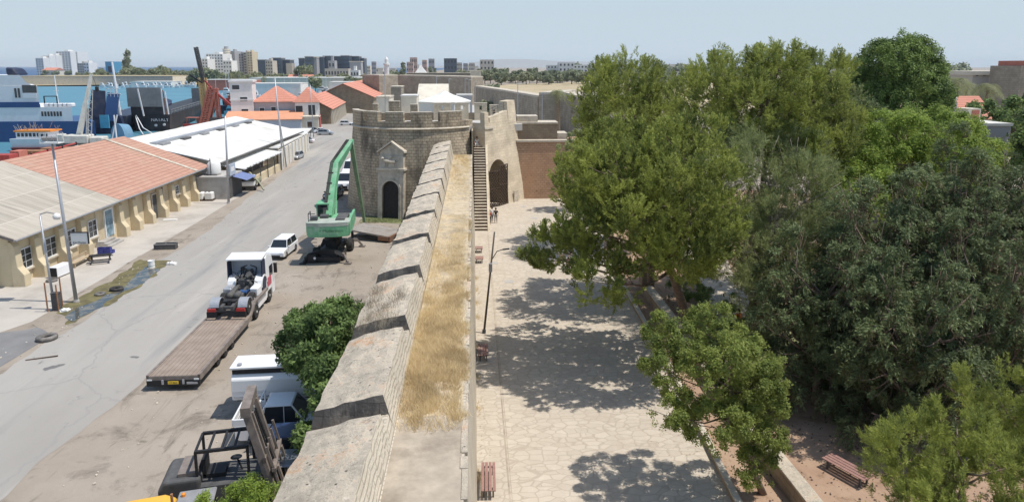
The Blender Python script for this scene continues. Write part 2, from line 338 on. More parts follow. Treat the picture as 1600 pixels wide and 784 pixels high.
def m_road():
    N = NT('worn_asphalt'); c = N.mix((.31,.29,.26), (.375,.352,.318), N.ramp(N.noise(.12, 8, vec=N.vec('Object', (1, .3, 1)), rough=.65), .35, .65))
    c = N.mix(c, (.22,.22,.22), N.ramp(N.noise(.35, 6, vec=N.vec('Object', (1, .08, 1)), rough=.6), .55, .75))
    c = N.mix(c, (.2,.195,.19), N.ramp(N.noise(.9, 8, rough=.7, dist=.6), .62, .72))
    c = N.mix(c, (.4,.375,.34), N.ramp(N.noise(2.5, 7, rough=.8), .6, .8))
    nz = N.n('ShaderNodeTexNoise'); nz.inputs['Scale'].default_value = .8; nz.inputs['Detail'].default_value = 6; N.l(N.vec(), nz.inputs['Vector'])
    ve = N.n('ShaderNodeTexVoronoi', feature='DISTANCE_TO_EDGE'); ve.inputs['Scale'].default_value = .16; N.l(N.mix(N.vec(), nz.outputs[1], .55), ve.inputs['Vector'])
    c = N.mix(c, (.29,.275,.255), N.ramp(ve.outputs[0], .0012, .005, (1,1,1), (0,0,0)))
    c = N.mix(c, (.16,.155,.15), N.ramp(N.noise(.5, 3, rough=.5), .7, .73)); c = N.mix(c, (.43,.4,.36), N.ramp(N.noise(.2, 9, vec=N.vec('Object', (1.6, .12, 1)), rough=.7), .57, .75))
    N.bump(N.noise(40, 3), .2, .01); return N.out(c, .93, 0, .15)
M['road'] = m_road()
M['road_patch'] = m_plain('dark_tarmac', (.2,.195,.19), .93, .15, .6, dirt=(.28,.26,.23), dscale=.5)
def m_plaza():
    N = NT('flagstone_paving'); v = N.vec('Object')
    nz = N.n('ShaderNodeTexNoise'); nz.inputs['Scale'].default_value = 1.1; N.l(v, nz.inputs['Vector']); wv = N.mix(v, nz.outputs[1], .22)
    mp = N.n('ShaderNodeMapping'); mp.inputs['Scale'].default_value = (2.0, 3.4, 1); N.l(wv, mp.inputs[0])
    vo = N.n('ShaderNodeTexVoronoi'); vo.inputs['Randomness'].default_value = .75; vo.inputs['Scale'].default_value = 1; N.l(mp.outputs[0], vo.inputs['Vector'])
    ve = N.n('ShaderNodeTexVoronoi', feature='DISTANCE_TO_EDGE'); ve.inputs['Randomness'].default_value = .75; ve.inputs['Scale'].default_value = 1; N.l(mp.outputs[0], ve.inputs['Vector'])
    sp = N.n('ShaderNodeSeparateXYZ'); N.l(vo.outputs[1], sp.inputs[0])
    c = N.mix((.46,.4,.32), (.525,.46,.37), sp.outputs[0]); c = N.mix(c, (.57,.505,.415), N.ramp(N.noise(1.6, 7, rough=.7), .5, .75))
    c = N.mix(c, (.41,.352,.28), N.ramp(ve.outputs[0], .02, .08, (1,1,1), (0,0,0)))
    c = N.mix(c, (.42,.355,.28), N.ramp(N.noise(.35, 9, rough=.75), .5, .72)); c = N.mix(c, (.36,.3,.235), N.ramp(N.noise(7, 6, rough=.75), .6, .72))
    N.bump(ve.outputs[0], .3, .02); return N.out(c, .9, 0, .15)
M['plaza'] = m_plaza()
M['field'] = m_dirt('dry_field', (.4,.32,.2), (.46,.38,.25), (.2,.22,.12), .012)
M['grass_dry_soil'] = m_plain('straw_ground', (.5,.41,.28), .95, .25, 3, dirt=(.33,.3,.26), dscale=.9, damt=.9)
M['green_ground'] = m_plain('green_ground', (.16,.18,.08), .95, .3, .3, dirt=(.3,.26,.17), dscale=.3, damt=.6)
M['walk_concrete'] = m_plain('walkway_concrete', (.4,.34,.265), .95, .24, 1.3, dirt=(.26,.215,.165), dscale=.7, damt=.9, spec=.1)
def m_water(name, a, b, s, rough=.18, bs=.25):
    N = NT(name); v = N.vec('Object', (.25, 1, 1)); c = N.mix(a, b, N.ramp(N.noise(s, 5, vec=v), .4, .65)); N.bump(N.noise(.6, 5, vec=N.vec('Object', (.4, 1, 1))), bs, .2)
    return N.out(c, rough, 0, .3)
M['harbour'] = m_water('harbour_water', (.07,.2,.27), (.09,.24,.31), .03, .45, .12)
M['sea'] = m_water('open_sea', (.05,.105,.2), (.055,.115,.215), .002, .6, .05)
def m_leaf(name, dark, light, tr=.25, nscale=.5):
    N = NT(name); g = N.n('ShaderNodeNewGeometry'); rp = g.outputs['Random Per Island']
    f = N.n('ShaderNodeMath', operation='MULTIPLY_ADD'); N.l(rp, f.inputs[0]); f.inputs[1].default_value = .5
    N.l(N.ramp(N.noise(nscale, 4, rough=.6), .38, .64), f.inputs[2]); f.use_clamp = True
    sb = N.n('ShaderNodeMath', operation='SUBTRACT'); N.l(f.outputs[0], sb.inputs[0]); sb.inputs[1].default_value = .12; sb.use_clamp = True
    c = N.mix(dark, light, sb.outputs[0])
    N.out(c, .6, 0, .25)
    t = N.n('ShaderNodeBsdfTranslucent'); N.l(N.mix(c, (1,1,.5), .12), t.inputs[0])
    mx = N.n('ShaderNodeMixShader'); mx.inputs[0].default_value = tr; N.l(N.b.outputs[0], mx.inputs[1]); N.l(t.outputs[0], mx.inputs[2])
    N.l(mx.outputs[0], N.t.nodes['Material Output'].inputs[0]); return N.m
M['leaf_pine'] = m_leaf('pine_needles', (.09,.125,.03), (.38,.42,.085), .35)
M['leaf_grey'] = m_leaf('grey_green_needles', (.12,.155,.065), (.33,.37,.15), .35)
M['leaf_dark'] = m_leaf('cypress_foliage', (.045,.07,.03), (.19,.235,.1), .25)
M['leaf_brown'] = m_leaf('dry_brown_foliage', (.07,.05,.03), (.16,.115,.07), .2)
M['leaf_green'] = m_leaf('broad_leaves', (.07,.12,.04), (.21,.3,.09), .3)
M['leaf_round'] = m_leaf('ficus_leaves', (.06,.11,.025), (.21,.3,.07), .25)
M['leaf_lime'] = m_leaf('lime_leaves', (.13,.2,.03), (.32,.42,.07), .4)
M['leaf_yg'] = m_leaf('yellow_green_leaves', (.11,.15,.03), (.29,.34,.08), .4)
M['leaf_far'] = m_leaf('far_foliage', (.19,.215,.14), (.33,.36,.22), .2, .12)
M['leaf_farlight'] = m_leaf('far_light_foliage', (.24,.26,.16), (.4,.41,.25), .2, .12)
M['leaf_palm'] = m_leaf('palm_fronds', (.12,.14,.06), (.27,.28,.13), .3)
M['straw'] = m_leaf('dry_grass_blades', (.54,.41,.23), (.84,.69,.43), .3, .8)
M['grass_green'] = m_leaf('green_grass', (.14,.17,.06), (.3,.32,.13), .3, .8)
# ------------------------------------------------------------------ ground, road, water
def sheet(name, pts, z, mat, jit=0, step=1.5, kind='structure'):
    P = [Vector(p[:2]) for p in pts]; out = []
    if jit:
        r = random.Random(len(name) + int(z * 10000))
        for i in range(len(P)):
            a, b = P[i], P[(i+1) % len(P)]; n = max(1, min(160, int((b - a).length / step)))
            d = (b - a).normalized() if (b - a).length else Vector((1, 0)); q = Vector((-d.y, d.x)); o = 0
            for k in range(n):
                o = o * .72 + r.uniform(-1, 1) * jit * .7
                out.append(a.lerp(b, k / n) + q * (o if k else 0))
    else: out = P
    me = bpy.data.meshes.new(name); bm = bmesh.new(); vv = [bm.verts.new((p.x, p.y, 0)) for p in out]; bm.faces.new(vv)
    bmesh.ops.triangulate(bm, faces=bm.faces[:]); 
    uv = bm.loops.layers.uv.new('uv')
    for f in bm.faces:
        if f.normal.z < 0: f.normal_flip()
        for l_ in f.loops: l_[uv].uv = l_.vert.co.xy
    bm.to_mesh(me); bm.free(); me.materials.append(mat)
    o = bpy.data.objects.new(name, me); col.objects.link(o); o.location = (0, 0, z)
    return tag(o, kind=kind)
sheet('ground', [(-9000,-200),(9000,-200),(9000,30000),(-9000,30000)], 0, M['dirt'])
sheet('sea', [(-20000,1150),(-260,1150),(-150,2300),(-400,30000),(-20000,30000)], .05, M['sea'])
sheet('harbour_water', [(-86,120),(-86,215),(-88,300),(-104,380),(-104,520),(-135,610),(-190,640),(-330,680),(-520,600),(-900,640),(-900,120)], .02, M['harbour'])
sheet('field', [(-120,430),(60,330),(160,230),(420,260),(900,900),(300,1000),(-60,560)], .014, M['field'])
sheet('spit_ground', [(-900,650),(-520,615),(-330,700),(-185,660),(-160,760),(-230,1050),(-900,1050)], .026, M['field'])
sheet('quay', [(-60,20),(-37,20),(-37,215),(-58,330),(-70,420),(-85,420),(-85,20)], .006, M['quay'])
sheet('pavement', [(-39,30),(-30.9,47),(-31.3,60),(-31.9,88),(-33.4,121),(-36.4,150),(-44,150),(-44,30)], .012, M['apron'], .12)
road_l = [(-27.5,10),(-27.6,40),(-28.4,60),(-30,88),(-32.2,121),(-36,150),(-44,190),(-47,215),(-46,330)]
road_r = [(-40,330),(-38.5,225),(-33,190),(-27,150),(-22.5,120),(-19.5,95),(-18.3,70),(-18.6,50),(-18.9,38),(-19.6,28),(-21,10)]
sheet('road', road_l + road_r, .01, M['road'], .32, 1.2)
sheet('side_road', [(-34,215),(-34,150),(-24,140),(-19,100),(-17,96),(30,100),(40,190),(-5,330),(-40,330),(-40,215)], .007, M['lot'])
sheet('side_street', [(-60,28),(-37.2,42.5),(-30.3,45.5),(-28,49),(-28.2,33),(-31,20),(-60,10)], .016, M['road_patch'], .3, 1)
sheet('dirt_verge', [(-30.6,46.5),(-27.6,44),(-27.8,60),(-31.3,64.5),(-30.9,57)], .02, M['dirt'], .25, .8)
pu = NT('muddy_puddle'); M['puddle'] = pu.out(pu.mix((.05,.06,.065), (.17,.15,.11), pu.ramp(pu.noise(1.2, 6), .45, .6)), .08, 0, .6)
M['mudgreen'] = m_plain('mossy_mud', (.15,.13,.06), .8, .4, 1.5, dirt=(.07,.06,.045), dscale=.9)
sheet('wet_mud', [(-30.3,49.2),(-28.2,46.2),(-27.2,50),(-27.1,57),(-27.9,62),(-30.8,62.6),(-30.2,57)], .024, M['mudgreen'], .35, .5)
sheet('puddle', [(-29.0,47.6),(-28,46.9),(-27.6,49.5),(-27.9,52.2),(-27.3,55),(-27.5,59.2),(-29.3,60.2),(-28.7,57),(-28.2,54.2),(-28.6,51.5),(-29.3,50)], .028, M['puddle'], .16, .4)
# plaza between the rampart and the garden kerb
sheet('plaza', [(-.3,10),(10.4,10),(10.5,24.7),(11.0,31),(11.5,38.6),(11.8,49),(11.8,60),(14,72),(20,89.8),(1,89.8),(-.3,78)], .02, M['plaza'])
dl = MB(); dl.box(1.28,1.36,12,71,.021,.026); dl.box(1.40,1.43,12,71,.021,.026); tag(dl.build('drain_line', M['walk_concrete']), 'thin straight drainage slot running along the plaza beside the rampart', 'drain')
for gx, gy in ((835,341),(818,323),(772,411),(795,440)):
    q = G(gx, gy); mh = MB(); mh.box(-.35,.35,-.35,.35,0,.012); tag(mh.build('manhole_cover', M['concrete'], loc=(q.x,q.y,.021)), 'square grey cover let into the pale plaza paving', 'manhole', 'covers in the plaza paving')
sheet('garden_soil', [(10.4,5),(60,5),(75,70),(40,95),(20,90),(14,72),(11.8,60),(11.7,49),(11.4,38.6),(10.9,31),(10.4,24)], .01, M['soil'])
sheet('garden_path', [(15,36),(17.5,35),(24,62),(30,75),(26,78),(19,60)], .016, M['plaza'], .25)
sheet('lawn', [(19,34),(30,36),(34,52),(22,54),(18.5,44)], .014, M['green_ground'], .5)
sheet('grass_verge', [(-12.5,77.2),(-5.5,75),(-4.8,78.5),(-9,79.2),(-13.5,80.5)], .012, M['green_ground'], .3)
hl = MB()
pts = [(a, 9000 + 300 * math.sin(a * .0007), max(0, 95 * math.exp(-((a - 500) / 900) ** 2) + 55 * math.exp(-((a - 1500) / 700) ** 2) + 12 * math.sin(a * .004))) for a in range(-1800, 3400, 100)]
V = []; 
for x, y, z in pts: V += [(x, y - 900, 0), (x, y, z), (x, y + 1500, 0)]
Fs = [(3*i+k, 3*i+k+1, 3*i+k+4, 3*i+k+3) for i in range(len(pts)-1) for k in (0, 1)]
hl.add(V, Fs); tag(hl.build('hills', m_plain('hills', (.3,.3,.29), .95, .05, .002), smooth=True), kind='structure')

# ------------------------------------------------------------------ the rampart that runs towards the fort
def wz(y): return 6.9 + .4 * max(0, y - 45) / 34            # walkway level
def tz(y): return 8.1 + .97 * max(0, y - 45) / 34           # inner edge of the parapet top
ramp = thing('rampart', 'long stone rampart with a grassy walkway and sloping merlons leading to the fort', 'rampart', (0,0,0))
b = MB(); ys = [-4, 10, 20, 30, 40, 50, 60, 70, 79.6]
def xsec(y):
    z = wz(y); return [(-5.5,y,0),(-4.95,y,z-.25),(-4.8,y,z-.1),(-2.95,y,z+.15),(-2.38,y,z),(-.34,y,z),(-.34,y,z+.02),(-.02,y,0)]
V = [p for y in ys for p in xsec(y)]; n = 8
b.add(V, [(i*n+k, i*n+(k+1) % n, (i+1)*n+(k+1) % n, (i+1)*n+k) for i in range(len(ys)-1) for k in range(n)] + [tuple(range(n)), tuple(range((len(ys)-1)*n, len(ys)*n))])
b.build('wall_body', M['wall_side'], ramp)
c_ = MB()
rc = random.Random(9); yc = -4.
while yc < 79:
    y0, y1 = yc, min(79.4, yc + rc.uniform(.5, 1.5)); z0, z1 = wz(y0), wz(y1); h_ = rc.uniform(-.01, .07); o_ = rc.uniform(-.05, .03); yc = y1 + rc.choice((0, .01, .03, .2)); xi, xo = -.42 + o_, -.25 + rc.uniform(-.03, .02)
    c_.add([(xi,y0,z0-.2),(xo,y0,z0-.2),(xo,y1,z1-.2),(xi,y1,z1-.2),(xi,y0,z0+h_),(xo,y0,z0+h_),(xo,y1,z1+h_),(xi,y1,z1+h_)], [(0,3,2,1),(4,5,6,7),(0,1,5,4),(1,2,6,5),(2,3,7,6),(3,0,4,7)])
c_.build('edge_coping', M['wall_top'], ramp)
def walkslab(name, y0, y1, mat, dz=.012):
    m = MB(); m.add([(-2.4,y0,wz(y0)+dz),(-.43,y0,wz(y0)+dz),(-.43,y1,wz(y1)+dz),(-2.4,y1,wz(y1)+dz)], [(0,1,2,3)]); return m.build(name, mat, ramp)
walkslab('paved_walkway', -3, 19.6, M['walk_concrete']); walkslab('grown_walkway', 19.3, 79.5, M['grass_dry_soil'], .008); walkslab('paved_walkway', 47.5, 52.5, M['walk_concrete'], .02)
def solve_y(py):
    y = 20.
    for _ in range(25): y = G(700, py, tz(y)).y
    return y
near = [solve_y(p) for p in (612, 489, 412, 361.7, 326, 298.7, 278.5, 262, 247.6, 235, 225.5)]
starts = [near[0] - 6.55, near[0] - 13] + near; starts.sort()
rj = random.Random(3)
for i, y0 in enumerate(starts):
    y1 = (starts[i+1] - (.85 if i < 4 else .7 if i < 6 else .5)) if i + 1 < len(starts) else 79.3
    m = MB(); N = 9; K = 7; V = []; g = 0
    for a in range(N + 1):
        y = y0 + (y1 - y0) * a / N + (rj.uniform(-.05, .05) if 0 < a < N else rj.uniform(-.03, .03)); z = tz(y); w_ = wz(y)
        for k in range(K + 1):
            t = k / K; x = -2.72 - 2.0 * t; zz = z - .3 * t - .2 * t * t + rj.uniform(-.035, .035) - (.2 if i < 4 else .1 if i < 6 else .0) * max(0, a / N - .3)
            e = rj.uniform(-.05, .05) if k in (0, K) else 0
            V.append((x + e, y + (rj.uniform(-.04, .04) if a in (0, N) else 0), zz - (.02 if k in (0, K) or a in (0, N) else 0)))
    Fs = [(a*(K+1)+k, a*(K+1)+k+1, (a+1)*(K+1)+k+1, (a+1)*(K+1)+k) for a in range(N) for k in range(K)]
    m.add(V, Fs, 0)
    top = lambda a, k: V[a*(K+1)+k]
    for a in range(N):                                        # inner battered face, outer face
        y_, yn = top(a, 0), top(a+1, 0)
        m.add([y_, yn, (-2.42, yn[1], wz(yn[1]) - .05), (-2.42, y_[1], wz(y_[1]) - .05)], [(0,1,2,3)], 1)
        o_, on = top(a, K), top(a+1, K)
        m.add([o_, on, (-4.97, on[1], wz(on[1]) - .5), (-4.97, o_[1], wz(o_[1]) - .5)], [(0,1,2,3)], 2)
    for a in (0, N):
        for k in range(K):
            p, q = top(a, k), top(a, k+1); zb = wz(p[1]) - .3
            xa = -2.42 - 2.55 * k / K; xb = -2.42 - 2.55 * (k+1) / K
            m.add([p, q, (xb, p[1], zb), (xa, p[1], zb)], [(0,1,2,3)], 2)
    m.build('merlon', [M['wall_top'], M['wall_side'], M['shaded_face']], ramp)
# low inner step of the parapet, running all along (shows in the gaps)
m = MB()
for i in range(len(ys)-1):
    y0, y1 = ys[i], ys[i+1]
    def sec(y): z = wz(y); return [(-2.42,y,z-.02),(-2.6,y,z+.55),(-2.95,y,z+.5),(-2.95,y,z)]
    A, B = sec(y0), sec(y1); m.add(A + B, [(0,1,5,4),(1,2,6,5),(2,3,7,6),(0,3,2,1),(4,5,6,7)])
m.build('parapet_foot', M['wall_side'], ramp)

# dry grass on the walkway
def blades(name, spots, mat, h, w_, n_per, seed, lean=.5, kind='stuff', parent=None, spread=.1):
    r = np.random.default_rng(seed); S = np.repeat(np.array(spots), n_per, axis=0); n = len(S)
    S = S + np.c_[r.normal(0, spread, (n, 2)), np.zeros(n)]
    hh = h * r.uniform(.45, 1.2, n); a = r.uniform(0, 2*np.pi, n); ln = r.uniform(0, lean, n) * hh; b_ = r.uniform(0, np.pi, n)
    dx, dy = np.cos(b_) * w_ / 2, np.sin(b_) * w_ / 2
    v = np.empty((n, 3, 3)); v[:, 0] = S + np.c_[dx, dy, np.zeros(n)]; v[:, 1] = S - np.c_[dx, dy, np.zeros(n)]; v[:, 2] = S + np.c_[np.cos(a) * ln, np.sin(a) * ln, hh]
    return npmesh(name, v.reshape(-1, 3), 3, mat, parent, kind)
def npmesh(name, verts, k, mat, parent=None, kind=None):
    me = bpy.data.meshes.new(name); nv = len(verts); nf = nv // k
    me.vertices.add(nv); me.vertices.foreach_set('co', verts.astype('f').ravel())
    me.loops.add(nv); me.loops.foreach_set('vertex_index', np.arange(nv, dtype='i'))
    me.polygons.add(nf); me.polygons.foreach_set('loop_start', np.arange(0, nv, k, dtype='i')); me.polygons.foreach_set('loop_total', np.full(nf, k, dtype='i'))
    mats = mat if isinstance(mat, (list, tuple)) else [mat]
    for q in mats: me.materials.append(q)
    me.update(calc_edges=True); me.validate()
    o = bpy.data.objects.new(name, me); col.objects.link(o)
    if parent: o.parent = parent
    if kind: o['kind'] = kind
    return o
r_ = random.Random(11); sp = []
for _ in range(19000):
    y = 18.7 + 29 * r_.random() ** 1.2; x = r_.uniform(-2.42, -.36)
    d = math.sin(x * 2.3 + y * .5) + math.sin(y * .9 + x * 3.1) * .8 + math.sin(y*.23+2)
    if x < -1.55 and d < .1 and r_.random() < .6: continue
    if y < 19.6 + .7 * math.sin(x * 4.1) + .3 * math.sin(x * 11) and r_.random() < .93: continue
    if x > -.62 and math.sin(y * 1.7) + math.sin(y * .6) < .2: continue
    if math.sin(x*1.7+y*.31)*math.sin(y*.77+1) > .8 and r_.random() < .8: continue
    sp.append((x, y, wz(y)))
for _ in range(2600):
    y = r_.uniform(52.5, 79); x = r_.uniform(-2.3, -.5)
    if math.sin(x * 3 + y * .4) > -.2 or r_.random() < .5: sp.append((x, y, wz(y)))
blades('dry_grass', sp, M['straw'], .26, .014, 7, 5, 1.1)
sp = []
for cx_, cy_ in ((-4.2, 25.6), (-3.7, 26.3), (-3.2, 27.6), (-4.3, 27.5), (-4.0, 12.2), (-3.5, 24.9), (-4.4, 10.8), (-4.3,29.1)):
    for _ in range(90):
        x = cx_ + r_.gauss(0, .22); y = cy_ + r_.gauss(0, .5)
        if -4.65 < x < -2.8: sp.append((x, y, tz(y) - .3 * ((-2.72 - x) / 2) - .2 * ((-2.72 - x) / 2) ** 2))
tag(blades('dry_weeds', sp, m_leaf('dead_weeds', (.2,.16,.12), (.42,.36,.28), .3, .8), .22, .012, 4, 8, 1.2))
sp = [(r_.uniform(-13.2, -5), 0, .012) for _ in range(900)]; sp = [(x, 78.9 - .12 * (x + 9) ** 2 * .2 - r_.random() * 2.6, .01) for x, _, _ in sp]
blades('green_weeds', sp, M['grass_green'], .16, .03, 4, 9, 1)
sp = [(-.05 + abs(r_.gauss(0, .12)), y + r_.gauss(0, .3), 0) for y in (20, 27, 33, 36.5, 41, 46, 49, 52, 55, 61) for _ in range(26)]
blades('wall_foot_weeds', sp, M['straw'], .3, .02, 4, 10, 1)

# ------------------------------------------------------------------ stone staircase up to the fort
st = thing('stone_staircase', 'narrow straight stone staircase climbing from the plaza to the fort', 'staircase', (0,0,0))
m = MB(); nst = 31; y0 = 72.0; dy = 13.0 / nst; dz = 8.15 / nst; tr = MB()
for i in range(nst):
    m.box(-.02, 1.3, y0 + i*dy, 85.2, i*dz, (i+1)*dz - .05)
    tr.box(-.06 if i > 3 else -.05, 1.36, y0 + i*dy - .05, y0 + (i+1)*dy, (i+1)*dz - .05, (i+1)*dz)
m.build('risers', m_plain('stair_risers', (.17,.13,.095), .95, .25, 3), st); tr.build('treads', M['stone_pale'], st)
m = MB(); m.prism([(71.6,0),(85,0),(85,8.1),(84.4,8.1)], 1.36, 1.62, 'YZ'); m.build('side_wall', M['tower_light'], st)
m = MB()
for i in range(6): m.box(-.1, 1.3, 85.2 + i*.5, 89, 8.15 + i*.32 - .32, 8.15 + (i+1)*.32)
m.build('upper_flight', M['stone_pale'], st)
m = MB(); m.tube([(.02,72.2,.9),(.02,85,9.0)], .025); 
for i in range(7): t = i/6; m.tube([(.02,72.2+12.8*t,8.0*t+.1),(.02,72.2+12.8*t,.9+8.1*t)], .02)

# ------------------------------------------------------------------ fort: round tower, gate, right bastion face, rear terrace
fort = thing('fort', 'round sandstone gate tower of the fort with battlements and a carved doorway', 'fort', (-7, 88, 0))
TC = (-7.0, 88.0)
def rt(z): return 9.4 - 1.1 * min(z, 10.2) / 10.2
def arcpt(a, r): return (r * math.cos(a), r * math.sin(a))
a_end0 = math.acos(6.8 / 9.4)            # the tower ends where the staircase passes
m = MB(); zs = [0, 1.5, 3, 4.5, 6, 7.5, 9, 10.2]; NA = 72; V = []
A0, A1 = math.radians(140), math.radians(320)
for z in zs:
    r = rt(z)
    for i in range(NA + 1):
        a = A0 + (A1 - A0) * i / NA; x, y = arcpt(a, r)
        if x > 6.78: x = 6.78
        V.append((x, y, z))
Fs = [(k*(NA+1)+i, k*(NA+1)+i+1, (k+1)*(NA+1)+i+1, (k+1)*(NA+1)+i) for k in range(len(zs)-1) for i in range(NA)]
m.add(V, Fs); uvt = lambda c, n: (math.atan2(c.y, -c.x) * 9.2, c.z)
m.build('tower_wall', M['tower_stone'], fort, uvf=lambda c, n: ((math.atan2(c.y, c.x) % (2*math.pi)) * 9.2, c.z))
# string course
m = MB(); prof = [(0,10.2),(.14,10.24),(.2,10.32),(.14,10.4),(0,10.44)]; V = []
for i in range(NA + 1):
    a = A0 + (A1 - A0) * i / NA
    for dr, z in prof:
        x, y = arcpt(a, 8.3 + dr); V.append((min(x, 6.95), y, z))
k5 = len(prof); m.add(V, [(i*k5+j, i*k5+j+1, (i+1)*k5+j+1, (i+1)*k5+j) for i in range(NA) for j in range(k5-1)])
m.build('string_course', M['stone_pale'], fort)
# parapet with merlons from the photograph's gaps
def ang_at(px, z=11.2, r=8.25):
    rr = _ray(px, 185); best = None
    # ray / circle in plan
    dx, dy_ = rr[0], rr[1]; L = math.hypot(dx, dy_); dx /= L; dy_ /= L
    ox, oy = -TC[0], -TC[1]; bb = ox*dx + oy*dy_; cc = ox*ox + oy*oy - r*r; dd = bb*bb - cc
    if dd < 0: return None
    t = -bb - math.sqrt(dd); return math.atan2(oy + t*dy_, ox + t*dx) % (2*math.pi)
def ringseg(m, a0, a1, r0, r1, z0, z1, n=6, mi=0):
    V = []
    for i in range(n+1):
        a = a0 + (a1-a0)*i/n
        for r, z in ((r0,z0),(r1,z0),(r1,z1),(r0,z1)): x, y = arcpt(a, r); V.append((x, y, z))
    F_ = [(i*4+j, i*4+(j+1) % 4, (i+1)*4+(j+1) % 4, (i+1)*4+j) for i in range(n) for j in range(4)] + [(0,1,2,3), (n*4+3, n*4+2, n*4+1, n*4)]
    return m.add(V, F_, mi)
uvc = lambda c, n: (((math.atan2(c.y, c.x) % (2*math.pi)) * 8.3, c.z) if abs(n.z) < .7 else (c.x, c.y))
m = MB(); ringseg(m, A0, ang_at(738), 7.5, 8.28, 10.4, 11.15, 60); m.build('parapet_sill', M['tower_stone'], fort, uvf=uvc)
edges = [(573,590),(602,630),(641.6,675.5),(687.5,722)]
aleft = ang_at(567.7); segs = [(aleft - .55, aleft)] + [(ang_at(p), ang_at(q)) for p, q in edges]
for a0, a1 in segs:
    m = MB(); ringseg(m, a0, a1, 7.52, 8.26, 11.1, 12.2, 8); ringseg(m, a0 - .002, a1 + .002, 7.5, 8.28, 12.2, 12.3, 8, 1)
    m.build('merlon', [M['tower_stone'], M['stone_pale']], fort, uvf=uvc)
# platform of tower and right block
plat = [arcpt(A0 + (A1-A0)*i/40, 7.55) for i in range(41)]; plat = [(min(x, 6.75), y) for x, y in plat] + [(6.75, 1.0)]
m = MB(); m.prism(plat, 9.2, 10.0); m.build('platform', M['lot'], fort)
m = MB(); m.prism([(6.75,1),(13.4,2.6),(13.4,9.5),(6.75,9.5),(-6,9.5),(-6,5),(-2,1)], 9.1, 9.96); m.build('rear_platform', M['lot'], fort)
# body under the platform towards the back
m = MB(); m.prism([(-6.0,4.8),(-6.0,12),(6.0,12),(13.2,12),(13.2,9.5),(13.2,5),(6.9,5),(6.9,1.5)], 0, 9.09); m.build('rear_wall', M['tower_light'], fort)
m = MB(); m.prism([(6.68,-6.2),(6.86,-6.2),(6.86,1.2),(6.68,1.2)], 0, 9.9); m.build('passage_wall', M['tower_stone'], fort)
# right face: battered wall with a tall arched gate, lit by the sun
fb = [Vector((8.42,-5.0,0)), Vector((13.6,1.5,0))]; ft = [Vector((8.3,-3.8,10.6)), Vector((12.6,3.0,11.2))]
Lf = (fb[1] - fb[0]).length
def MF(s, z, depth=0):
    u = s / Lf; p0 = fb[0].lerp(fb[1], u); p1 = ft[0].lerp(ft[1], u); t = z / 10.6; p = p0.lerp(p1, t); nrm = Vector((-.781, .624, 0)).normalized()
    q = Vector((p.x, p.y, z)) + Vector((-.78, .62, 0)) * 0
    d = (fb[1] - fb[0]).normalized(); inn = Vector((-d.y, d.x, 0)); return q + inn * depth
gs0, gs1 = .75, 4.75; gr = (gs1 - gs0) / 2; gsp = 3.9
m = MB()
def quad(a, b_, c, d): m.add([a, b_, c, d], [(0,1,2,3)])
for z0_, z1_ in ((0,2),(2,gsp),(gsp,gsp+gr),(gsp+gr,8.2),(8.2,10.6)):
    if z1_ <= gsp:
        quad(MF(0,z0_), MF(gs0,z0_), MF(gs0,z1_), MF(0,z1_)); quad(MF(gs1,z0_), MF(Lf,z0_), MF(Lf,z1_), MF(gs1,z1_))
    elif z0_ >= gsp + gr: quad(MF(0,z0_), MF(Lf,z0_), MF(Lf,z1_), MF(0,z1_))
    else:
        quad(MF(0,z0_), MF(gs0,z0_), MF(gs0,z1_), MF(0,z1_)); quad(MF(gs1,z0_), MF(Lf,z0_), MF(Lf,z1_), MF(gs1,z1_))
        for i in range(12):
            a, b2 = math.pi * i/12, math.pi * (i+1)/12; c0 = (gs0+gs1)/2
            s0, s1 = c0 - gr*math.cos(a), c0 - gr*math.cos(b2)
            quad(MF(s0, gsp + gr*math.sin(a)), MF(s1, gsp + gr*math.sin(b2)), MF(s1, z1_), MF(s0, z1_))
for i in range(12):                                            # soffit
    a, b2 = math.pi * i/12, math.pi * (i+1)/12; c0 = (gs0+gs1)/2
    s0, s1 = c0 - gr*math.cos(a), c0 - gr*math.cos(b2); h0, h1 = gsp + gr*math.sin(a), gsp + gr*math.sin(b2)
    quad(MF(s0,h0), MF(s1,h1), MF(s1,h1,4), MF(s0,h0,4))
for s_ in (gs0, gs1): quad(MF(s_,0), MF(s_,gsp), MF(s_,gsp,4), MF(s_,0,4))
quad(MF(Lf,0), MF(Lf,10.6), MF(Lf,10.6) + Vector((.2,7,0)), MF(Lf,0) + Vector((.2,7,0)))
quad(MF(0,0), MF(0,10.6), MF(0,10.6,2), MF(0,0,2))
quad(MF(0,10.6), MF(Lf,10.6), MF(Lf,10.6,.9), MF(0,10.6,.9))
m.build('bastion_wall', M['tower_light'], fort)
m = MB(); quad(MF(gs0,0,3.9), MF(gs1,0,3.9), MF(gs1,6,3.9), MF(gs0,6,3.9)); m.build('gate_passage', M['stone_pale'], fort)
